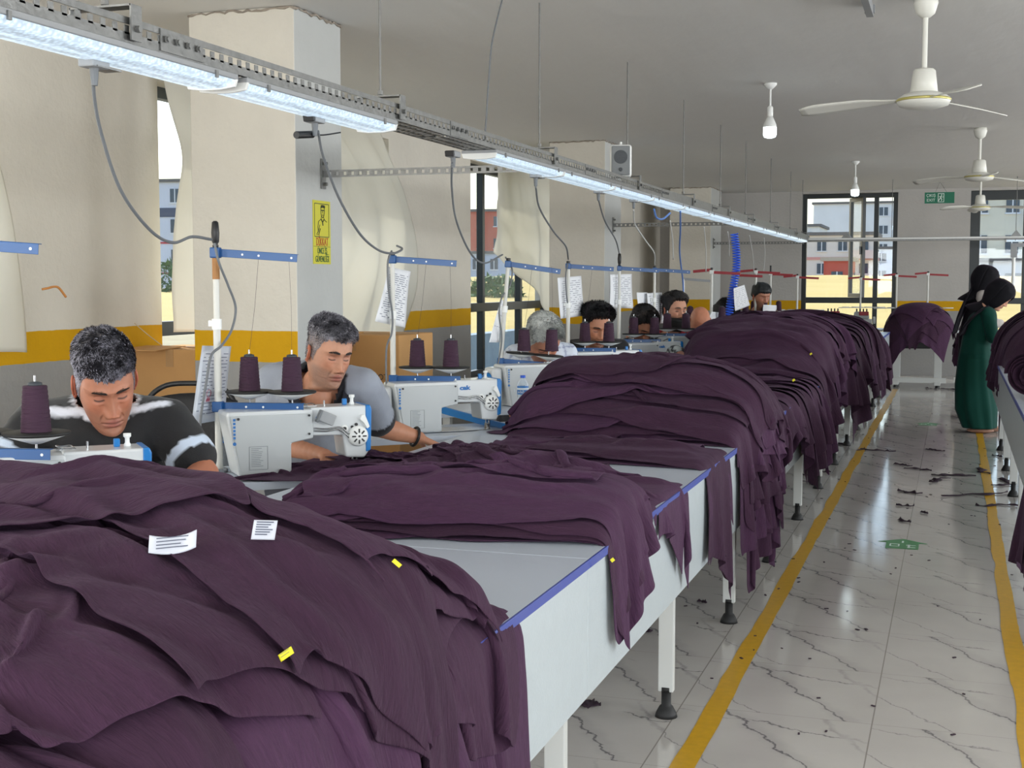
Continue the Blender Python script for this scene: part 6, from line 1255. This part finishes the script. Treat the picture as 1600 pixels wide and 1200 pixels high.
# labels and tags on the garments
mat('care_white', (188, 191, 200), .6); mat('care_ink', (84, 88, 104), .8)
def on_cloth(u, v, piles, sc=1.0):
    best = None; bp = None
    for P in piles:
        Q = P[1].reshape(-1, 3); d = Q-_cam; z = d@_fw; uu = 800+FPX*(d@_rt)/z; vv = 600-FPX*(d@_up)/z; e = np.hypot(uu-u, vv-v); m_ = e < 14
        if m_.any():
            k = np.where(m_)[0][np.argmin(z[m_])]
            if best is None or z[k] < best: best = z[k]; bp = Q[k]
    return bp
def cloth_tag(label, u, v, piles, w_, h_, ang, m, curl=0.0, ink=None, name='care_label', cat='label', group='labels on the garments', lift=.012):
    p = on_cloth(u, v, piles); 
    if p is None: return
    p = at(u, v, d=(p-_cam)@_fw-lift); A = rotz(0); rt = _rt*math.cos(ang)+_up*math.sin(ang); upv = -_rt*math.sin(ang)+_up*math.cos(ang); upv = unit(upv*.8-_fw*.0+np.array((0, .25, 0)))
    S, T = np.meshgrid(np.linspace(-.5, .5, 9), np.linspace(-.5, .5, 9), indexing='ij'); off = curl*(S**2)[..., None]*(-_fw)*1.0+curl*.8*(S**2)[..., None]*_up
    P = p+(S*w_)[..., None]*rt+(T*h_)[..., None]*upv+off; o = MB().grid(P).build(name, MATS[m], smooth=True, solid=.0009); tag(o, label, cat, group)
    if ink:
        b = MB(); 
        for k in range(ink): t = .38-.76*k/ink; i0 = p+(t*h_)*upv-_fw*.0022; c = curl*.1; b.add([i0-rt*w_*.36+(-_fw+.8*_up)*c, i0+rt*w_*(.36-.2*((k*7) % 3)/2)+(-_fw+.8*_up)*c*.6, i0+rt*w_*(.36-.2*((k*7) % 3)/2)+upv*h_*.06+(-_fw+.8*_up)*c*.6, i0-rt*w_*.36+upv*h_*.06+(-_fw+.8*_up)*c], [(0, 1, 2, 3)])
        b.build('printed_lines', MATS['care_ink'], o)
    return o
cloth_tag('curled white care label lying on the big pile', 272, 852, P1, .070, .026, .12, 'care_white', .035, 4)
cloth_tag('upright white care label with print at the top of the big pile', 413, 828, P1, .036, .030, -.02, 'care_white', 0, 6)
cloth_tag('yellow size sticker with numbers on the big pile', 447, 1022, P1, .021, .010, .6, 'tag_yellow', 0, 2, 'size_sticker', 'sticker', 'yellow stickers on the garments', .008)
cloth_tag('small yellow sticker near the right side of the big pile', 620, 880, P1, .016, .007, -.7, 'tag_yellow', 0, None, 'size_sticker', 'sticker', 'yellow stickers on the garments', .008)
cloth_tag('yellow sticker on the folded stack where it bends over the edge', 957, 875, P2, .009, .010, -.9, 'tag_yellow', 0, None, 'size_sticker', 'sticker', 'yellow stickers on the garments', .008)
cloth_tag('white rolled label tip standing on the loose crumpled heap', 846, 750, P3, .026, .018, .1, 'care_white', 0, None, 'care_label', 'label', 'labels on the garments', .012)
cloth_tag('tiny yellow sticker on the lower part of the heap left of the aisle', 1240, 594, P5, .016, .012, .6, 'tag_yellow', 0, None, 'size_sticker', 'sticker', 'yellow stickers on the garments', .02)
cloth_tag('tiny yellow sticker on the upper part of the heap left of the aisle', 1267, 553, P5, .016, .012, .6, 'tag_yellow', 0, None, 'size_sticker', 'sticker', 'yellow stickers on the garments', .02)
# ------------------------------------------------------------------ floor markings and litter
mat('tape_yellow', (206, 158, 20), .35, var=.08, vscale=30, spec=.6); mat('sticker_green', (70, 140, 84), .4)
def floor_line(xc, w, y0, y1, seed, label):
    rs = R_(seed); Y = np.arange(y0, y1, .04); n = len(Y); e = [xc+s*w/2+.006*fbm(p3(Y*3, s*7+0*Y, seed), 3)+.004*(vnoise(p3(Y*.9, s*3+0*Y, seed+4)) > .45) for s in (-1, 1)]
    P = np.stack([np.stack([e[0], Y, 0*Y+.0012], -1), np.stack([e[1], Y, 0*Y+.0012], -1)], 0); return struct('floor_marking', MB().grid(P[::-1]), 'tape_yellow', label)
floor_line(-.725, .068, .4, 18.2, 1, 'worn yellow line along the left table row'); floor_line(.25, .062, .4, 18.4, 2, 'worn yellow line along the packing table row')
def sticker(label, p):
    o = thing('floor_sticker', label, 'sticker', (p[0], p[1], 0), 0, 'green exit stickers on the floor'); b = MB()
    b.prism([(-.085, -.12), (.085, -.12), (.085, .05), (.13, .05), (0, .16), (-.13, .05), (-.085, .05)], .001, .002); b.build('arrow', MATS['sticker_green'], o)
    b = MB(); 
    for c_, d_ in (((-.04, .0, .0022), (.05, .008, .0006)), ((-.04, -.06, .0022), (.05, .008, .0006)), ((-.062, -.03, .0022), (.008, .06, .0006)), ((-.018, -.03, .0022), (.008, .06, .0006)), ((.035, -.05, .0022), (.012, .09, .0006)), ((.045, -.02, .0022), (.05, .01, .0006)), ((.05, -.08, .0022), (.04, .012, .0006)), ((0, .07, .0022), (.01, .05, .0006))): b.box(c_, d_)
    b.build('pictogram', MATS['exit_white'], o); return o
sticker('green arrow sticker on the tiles in mid aisle, nearer one', at(1410, 851, z=0)); sticker('green arrow sticker on the tiles, far one before the end machines', at(1450, 663, z=0))
mat('scrap_dark', (44, 26, 40), .9)
scr = [(1345, 703, 1400, 706, 2), (1352, 702, 1340, 705, 1), (1444, 703, 1476, 706, 3), (1397, 726, 1425, 729, 2), (1415, 732, 1458, 736, 4), (1455, 742, 1525, 745, 7), (1452, 754, 1480, 748, 4), (1525, 732, 1545, 742, 5), (1402, 768, 1442, 772, 5), (1468, 775, 1580, 772, 3), (1400, 790, 1428, 792, 2), (1407, 812, 1420, 818, 3), (1525, 791, 1588, 790, 3), (1440, 801, 1450, 804, 2), (1552, 760, 1582, 758, 3), (1565, 748, 1580, 756, 5), (1550, 712, 1568, 715, 2), (1255, 742, 1275, 746, 3), (1256, 752, 1272, 760, 3), (1270, 735, 1298, 739, 3), (1285, 725, 1300, 722, 2), (1308, 693, 1325, 697, 3), (1500, 610, 1470, 608, 2), (1445, 607, 1460, 608, 2), (905, 1100, 940, 1103, 9), (1005, 985, 1016, 990, 4), (1092, 940, 1104, 944, 2)]
rs = R_(77)
for i, (u0, v0, u1, v1, w_) in enumerate(scr):
    a, b_ = at(u0, v0, z=0), at(u1, v1, z=0); n = 14; T = np.linspace(0, 1, n); L_ = np.linalg.norm(b_-a); pt = a[None]*(1-T[:, None])+b_[None]*T[:, None]; dn = unit(np.cross(b_-a, (0, 0, 1)))
    wob = (fbm(p3(T*5, i*3.1+0*T, 0), 2)*min(.05, L_*.14)); pt = pt+wob[:, None]*dn; hw = .004+w_*.004*(.5+rs.rand(n))*np.sin(np.clip(T*1.1+.05, 0, 1)*PI)**.4
    rows = [pt+(dn*s*hw[:, None])+np.stack([0*T, 0*T, .004+.014*np.abs(fbm(p3(T*9, s*3+0*T, i), 2))*(1.2-abs(s))], -1) for s in np.linspace(-1, 1, 5)]
    o = MB().grid(np.array(rows)).build('fabric_scrap', MATS['scrap_dark'], smooth=True, solid=.002)
    ar = 0 if u0 > 1510 else (1 if u0 > 1390 else (2 if u0 > 1240 else 3)); k_ = sorted([j for j, q_ in enumerate(scr) if (0 if q_[0] > 1510 else (1 if q_[0] > 1390 else (2 if q_[0] > 1240 else 3))) == ar], key=lambda j: -scr[j][1]).index(i)
    tag(o, 'dark plum %s %s, %s from the near end' % ('offcut' if L_ < .35 else 'long strip', ['on the tiles by the packing table', 'on the mid-aisle tiles', 'on the tiles beside the left table legs', 'under the nearest left tables'][ar], ['first', 'second', 'third', 'fourth', 'fifth', 'sixth', 'seventh', 'eighth', 'ninth', 'tenth', 'eleventh', 'twelfth', 'thirteenth'][k_]), 'fabric scrap', 'plum offcuts on the floor')
b = MB()
for k in range(150):
    x = rs.uniform(-.9, .5) if k % 3 else rs.uniform(-1.6, -.6); y = rs.uniform(4, 15); s = rs.uniform(.003, .009); a = rs.rand()*PI; b.box((x, y, .0025), (s*2.2, s, .003), rotz(a))
tag(b.build('lint', MATS['scrap_dark']), 'tiny dark lint specks scattered over the tiled floor', 'lint', None, 'stuff')
# ------------------------------------------------------------------ far machine row
mat('far_table', (214, 220, 224), .35)
def far_table(label, x0, x1, y, n=2):
    r = thing('machine_stand_table', label, 'table', ((x0+x1)/2, y, 0), 0, 'machine tables along the end wall'); c = (x0+x1)/2; W_ = x1-x0
    MB().box((0, 0, .755), (W_, .62, .03)).build('tabletop', MATS['far_table'], r, bevel=.004)
    for s in (-1, 1): MB().box((s*(W_/2-.14), 0, .42), (.10, .07, .64)).build('leg', MATS['leg_white'], r, bevel=.004); MB().box((s*(W_/2-.14), 0, .06), (.08, .60, .05)).build('foot_bar', MATS['leg_white'], r, bevel=.004)
    MB().box((0, -.24, .10), (W_-.06, .05, .07)).build('crossbar', MATS['leg_white'], r, bevel=.003); MB().box((0, .05, .62), (.34, .3, .2)).build('oil_pan', MATS['black_plastic'], r, bevel=.01)
    b = MB()
    for s in (-1, 1):
        for t_ in (-1, 1): b.cyl((s*(W_/2-.14), t_*.26, 0), (s*(W_/2-.14), t_*.26, .04), .03, .02, 10)
    b.build('rubber_foot', MATS['rubber_black'], r)
    return r
ft = [('end-wall machine table below the round plum mound', -.88, -.06, 18.75), ('end-wall machine table behind the two women', -.02, .85, 18.95), ('end-wall machine table left of the round mound, in front of the window', -1.78, -.94, 19.1)]
for lb, a, b_, y in ft: far_table(lb, a, b_, y)
def overlock(label, p, az=0.0):
    r = thing('overlock_machine', label, 'sewing machine', tuple(p), az, 'overlock machines at the end wall')
    MB().box((0, 0, .07), (.28, .18, .14), taper=.9).build('body', MATS['machine_white'], r, bevel=.02, seg=3); MB().box((-.02, .02, .19), (.22, .12, .10), taper=.85).build('head', MATS['machine_grey'], r, bevel=.02, seg=3)
    MB().box((.02, -.075, .215), (.13, .03, .055)).build('name_plate', MATS['red_paint'], r, bevel=.008); MB().cyl((.14, .02, .12), (.17, .02, .12), .05, n=20).build('handwheel', MATS['white_plastic'], r, bevel=.003)
    b = MB(); 
    for k in range(4): b.cyl((-.08+k*.045, -.04, .24), (-.08+k*.045, -.04, .28), .010, n=10)
    b.build('tension_knob', MATS['screw_dark'], r, bevel=.001); return r
overlock('white overlock machine with red plate left of the round mound', (-1.22, 19.0, .77)); overlock('white overlock machine with red plate right of the round mound', (-.22, 18.75, .77)) ; overlock('white overlock machine with purple cloth below the end window', (-1.62, 19.1, .77))
# ------------------------------------------------------------------ red thread stands of the overlock machines
def red_stand(label, u, x, y=None, two=True, tall=.75, lean=0, handle=False):
    p = at(u, 440, x=x) if y is None else at(u, 440, y=y); r = thing('thread_stand', label, 'thread stand', (p[0], p[1], TZ), 0, 'red-armed thread stands at the far end')
    MB().cyl((0, 0, 0), (0, 0, tall), .013).build('pole', MATS['pole_white'], r); MB().box((0, 0, tall), (.04, .035, .035)).build('clamp', MATS['white_plastic'], r, bevel=.004)
    MB().box((.14, 0, tall-.01), (.25, .014, .026), roty(.05)).build('upper_arm', MATS['red_paint'], r, bevel=.001)
    if two: MB().box((-.09, 0, tall+.012), (.17, .014, .026), roty(-.09)).build('upper_arm', MATS['red_paint'], r, bevel=.001)
    MB().bar((-.30, 0, .29), (.34, 0, .30), .010, .012).build('lower_arm', MATS['white_plastic'], r)
    for s in (-.2, -.07, .1, .24): t_ = MB().cyl((s, .0, .30), (s, 0, .305), .05, n=16).build('cone_tray', MATS['white_plastic'], r)
    MB().cyl((0, 0, tall+.02), (0, 0, tall+(.10 if handle else .04)), .012).build('cap', MATS['black_plastic'], r, bevel=.002); return (p[0], p[1])
RSt = []
for i, (u, x, two, h_) in enumerate(((1112, -2.15, True, False), (1150, -2.1, False, False), (1181, -2.1, True, False), (1204, -2.1, False, True), (1246, -1.9, True, False))):
    RSt.append(red_stand(['red-armed stand with a hanging paper beside the bald person', 'red-armed stand right behind the blue coiled hose', 'red-armed stand in front of the man in the cap', 'red-armed stand with a black grip right of the man in the cap', 'pale red-armed stand against the dark window frame'][i], u, x, two=two, handle=h_, tall=(.745, .725, .765, .750, .715)[i]))
for i, (u, y) in enumerate(((1401, 18.9), (1450, 18.9), (1345, 19.2))): red_stand(['red-armed stand before the right edge of the end window', 'red-armed stand above the round mound', 'thin red-armed stand in front of the middle of the end window'][i], u, 0, y=y, tall=(.74, .76, .70)[i])
for i, (x_, y_) in enumerate(RSt[:4]):
    for k, s in enumerate((-.2, .1)): copy_tree(CF, (x_+s, y_, TZ+.305), None, '%s plum cone on the %s red-armed stand from the bald person' % (('left', 'right')[k], ['first', 'second', 'third', 'fourth'][i]), 'plum cones on the red-armed stands')
paper('small sheet tilted on the first red-armed stand', pq([(1111, 487), (1124, 488), (1120, 512), (1104, 505)], -2.1), 6, 11)
paper('large tilted sheet beside the blue coiled hose', pq([(1146, 451), (1163, 445), (1172, 477), (1149, 486)], -1.95), 10, 12)
paper('small square sheet in front of the man in the cap', pq([(1193, 476), (1213, 477), (1212, 492), (1192, 491)], -1.9), 6, 13)
# air hose and far cables
q = []; 
for k, t in enumerate(np.linspace(0, 1, 700)):
    c = at(1147+4*math.sin(t*5)-6*max(0, t-.35)**1*1.2, 365+140*t, x=-2.0); a = t*2*PI*34; q.append(c+np.array((.034*math.cos(a), .034*math.sin(a), 0)))
tag(MB().tube(q, .0062, 6).build('air_hose', mat('hose_blue', (46, 98, 226), .35), smooth=True), 'bright blue coiled air hose hanging over the far machines', 'hose')
wire('loop of blue air line under the tray right of the loudspeaker', [at(1022, 327, x=RX), at(1026, 340, x=RX), at(1036, 342, x=RX), at(1047, 333, x=RX)], .007, 'cable_blue', 'air_line', 'air lines at the tray')
wire('pale blue air line dropping past the small grey arm', [at(1063, 330, x=RX), at(1063, 360, x=-2.1), at(1062, 395, x=-2.2), at(1067, 440, x=-2.25), at(1068, 470, x=-2.25)], .007, 'cable_blue', 'air_line', 'air lines at the tray')
for i, (u0, v0, u1, v1) in enumerate(((1100, 355, 1103, 425), (1137, 362, 1139, 400), (1171, 368, 1178, 428), (1194, 372, 1193, 426), (1047, 345, 1052, 405))):
    wire('thin cable drooping from the far tray, %s' % ['above the bald person', 'just left of the coiled hose', 'just right of the coiled hose', 'above the man in the cap', 'above the bearded man'][i], [at(u0, v0, x=RX), at((u0+u1)/2+1.5, (v0+v1)/2, x=-2.08), at(u1, v1, x=-2.12)], .005, 'cable_white')
s_ = thing('thread_stand', 'thin stand with one short grey arm behind the bearded man', 'thread stand', (at(1068, 440, x=-2.3)[0], at(1068, 440, x=-2.3)[1], TZ)); MB().cyl((0, 0, 0), (0, 0, .68), .012).build('pole', MATS['pole_white'], s_); MB().box((.12, 0, .67), (.24, .012, .022), roty(.08)).build('upper_arm', MATS['grey_plastic'], s_)
# coloured cloth on the bearded man's machine
FR_ = Field(-2.9, -1.5, 9.6, 11.2, .02); cpt = at(1066, 524, z=.97); FR_.Z[(np.abs(FR_.X-cpt[0]) < .22) & (np.abs(FR_.Y-cpt[1]) < .14)] = .965
for lb, dx, m_, col in (('crumpled crimson cloth before the bearded man', .08, 'crimson_cloth', (196, 26, 66)), ('folded grey-blue cloth left of the crimson one', -.10, 'slate_cloth', (70, 88, 124))):
    fabric(m_, col); g, P = garment(FR_, lb, 'coloured cloths on the machine', cpt[0]+dx, cpt[1], .3, L=.34, W=.34, m=m_, seed=31 if dx > 0 else 33, res=.02, comp=(.62, .7), amp=.03, name='cloth_piece', steps=60); g['category'] = 'cloth'
# ------------------------------------------------------------------ the two women at the packing table
fabric('green_wool', (6, 62, 52), .05); fabric('black_scarf', (14, 14, 20), .05); fabric('cream_knit', (206, 200, 196), .05)
def woman(label, y, rings, head, hscale, dress, arm, scarf_tail, feet, mats, skin=(200, 150, 126)):
    """rings: (v, u_left, u_right) outline of the dress from the hem up, standing at depth plane y"""
    sk = lin(*skin); P = []; rs = R_(int(y*10)); T = np.linspace(0, 2*PI, 61)
    V = np.array([r[0] for r in rings], float); UL = np.array([r[1] for r in rings], float); UR = np.array([r[2] for r in rings], float); vs = np.linspace(V[0], V[-1], 60); o_ = np.argsort(V)
    root = None
    for i, v_ in enumerate(vs):
        ul, ur = np.interp(v_, V[o_], UL[o_]), np.interp(v_, V[o_], UR[o_]); a, b_ = at(ul, v_, y=y), at(ur, v_, y=y); c = (a+b_)/2; w_ = (b_[0]-a[0])/2; s = 1-i/59; dp = w_*(.80 if s > .4 else .9)+.03*s
        fl = 1+.055*s*np.sin(T*7+1.3+.8*math.sin(i*.07))+.03*s*np.sin(T*12+i*.03); P.append(np.stack([c[0]+w_*np.cos(T)*fl, c[1]+dp*np.sin(T)*fl, c[2]+0*T], -1))
    P = np.array(P); c0 = P[0].mean(0); root = thing('person', label, 'person', (c0[0], c0[1], 0), 0, 'women at the packing table'); MB().grid(P.transpose(1, 0, 2)[::-1]).build('long_coat', MATS[dress], root, smooth=True, world=True, solid=.004)
    top = P[-1].mean(0); ph = at(*head[:2], y=y); Mh = frame((1, -.25, 0), math.radians(head[2])); hv, hf, hc = head_mesh(Mh, ph, hscale, top+np.array((0, 0, .02)), sk, 0, res=.5)
    b = MB(); mid = P[45].mean(0); hip = P[28].mean(0); limb(b, [top, mid, hip], [.055, .10, .09], 12, 8)
    sh = top+np.array((.02, -.10, -.07)); sh2 = top+np.array((.02, .10, -.07)); 
    for k, s in enumerate((sh, sh2)):
        e = at(arm[0][0], arm[0][1], y=y-.12+.24*k); w_ = at(arm[1][0], arm[1][1], y=y-.10+.20*k); limb(b, [top*.4+s*.6, s], [.05, .05], 10, 4); limb(b, [s, e], [.045, .038], 10, 8); limb(b, [e, w_], [.038, .026], 10, 8); hand(b, w_, unit(w_-e), (0, 0, 1), 1 if k == 0 else -1, .95, .5)
    for k in (-1, 1): f_ = np.array((c0[0]-.01+k*.05, c0[1]+k*.07, 0)); limb(b, [hip+np.array((0, k*.08, -.05)), np.array((f_[0], f_[1], .45)), np.array((f_[0], f_[1], .08))], [.055, .045, .033], 10, 8); b.ball((f_[0]+.07, f_[1], .032), (.11, .04, .03), 12, 8)
    v, f, n_ = fuse(b, .012, 3); bb = MB(); bb.add(hv, hf); bb.add(v, f); o = bb.build('body', MATS['skin'], root, smooth=True, world=True); col_attr(o, np.vstack([hc, np.broadcast_to(sk, v.shape)]))
    b = MB()
    for k, s in enumerate((sh, sh2)):
        e = at(arm[0][0], arm[0][1], y=y-.12+.24*k); w_ = at(arm[1][0], arm[1][1], y=y-.10+.20*k); limb(b, [top*.5+s*.5+np.array((0, 0, -.02)), s, (s+e)/2, e, e+(w_-e)*.85], [.085, .075, .068, .062, .045], 12, 10)
    v, f, n_ = fuse(b, .016, 4); MB().add(folds(v, n_, .008, 7, 3), f).build('sleeves', MATS[mats[0]], root, smooth=True, world=True)
    # scarf: hood over the head leaving the face, falling over neck and shoulders
    T2, U = np.meshgrid(np.linspace(0, 2*PI, 73), np.linspace(0, 1, 40), indexing='ij'); a = np.abs((T2-PI/2+PI) % (2*PI)-PI); hl = np.interp(np.degrees(a), [0, 22, 40, 60, 100, 180], [.062, .050, -.02, -.11, -.20, -.22]); z = hl+(.1215-hl)*(1-U)**.8*1.0
    x, yy, zz = head_surface(T2, np.clip(z, -.125, .1215), 1.15, 0.); zz = z; nn = np.stack([x/.077**2, yy/.1**2, zz/.118**2], -1); nn /= np.linalg.norm(nn, axis=-1, keepdims=True); low = smooth01((-.10-z)/.12)
    Q = np.stack([x*(1+low*1.1), yy*(1+low*.9)-.02*low, zz-.01*low], -1)+nn*(.020+.004*fbm(np.stack([x, yy, zz], -1)*22, 2))[..., None]; MB().grid(ph+hscale*(Q@Mh.T)).build('headscarf', MATS['black_scarf'], root, smooth=True, world=True, solid=.005)
    st = bez([at(u_, v_, y=yy_) for u_, v_, yy_ in scarf_tail], 8); n = len(st); S = np.linspace(-1, 1, 13); wd = np.interp(np.linspace(0, 1, n), [0, .4, 1], [.13, .10, .06])
    G_ = np.array([[p+np.array((s*.25*wd[i]+.012*math.sin(s*7+i*.2), s*wd[i]*1.2, .02*(1-s*s)-.0)) for s in S] for i, p in enumerate(st)]); MB().grid(G_).build('scarf_tail', MATS['black_scarf'], root, smooth=True, world=True, solid=.008)
    b = MB()
    for k in (-1, 1): f_ = np.array((c0[0]-.01+k*.05, c0[1]+k*.07, 0)); b.ball((f_[0]+.07, f_[1], .025), (.125, .048, .025), 14, 8)
    b.build('shoe', mat('shoe_tan', (150, 112, 92), .6), root, smooth=True, world=True)
    return root
woman('woman in long dark green coat and black headscarf bending over the packing table', 13.15, [(668, 1503, 1556), (640, 1492, 1557), (600, 1492, 1552), (565, 1496, 1550), (540, 1501, 1547), (515, 1506, 1552), (495, 1514, 1554), (482, 1528, 1554)], (1560, 461, 40), 1.10, 'green_wool', ((1550, 528), (1562, 528)), [(1548, 478, 13.2), (1528, 492, 13.1), (1512, 508, 13.05), (1503, 525, 13.0)], None, ('green_wool',))
woman('woman in cream top and long black headscarf standing behind the one in green', 14.5, [(655, 1500, 1545), (620, 1492, 1545), (570, 1496, 1542), (520, 1498, 1540), (490, 1506, 1544), (468, 1516, 1544), (455, 1524, 1546)], (1538, 438, 22), 1.14, 'black_scarf', ((1550, 505), (1566, 505)), [(1524, 448, 14.6), (1512, 468, 14.5), (1500, 495, 14.4), (1492, 522, 14.35)], None, ('cream_knit',))
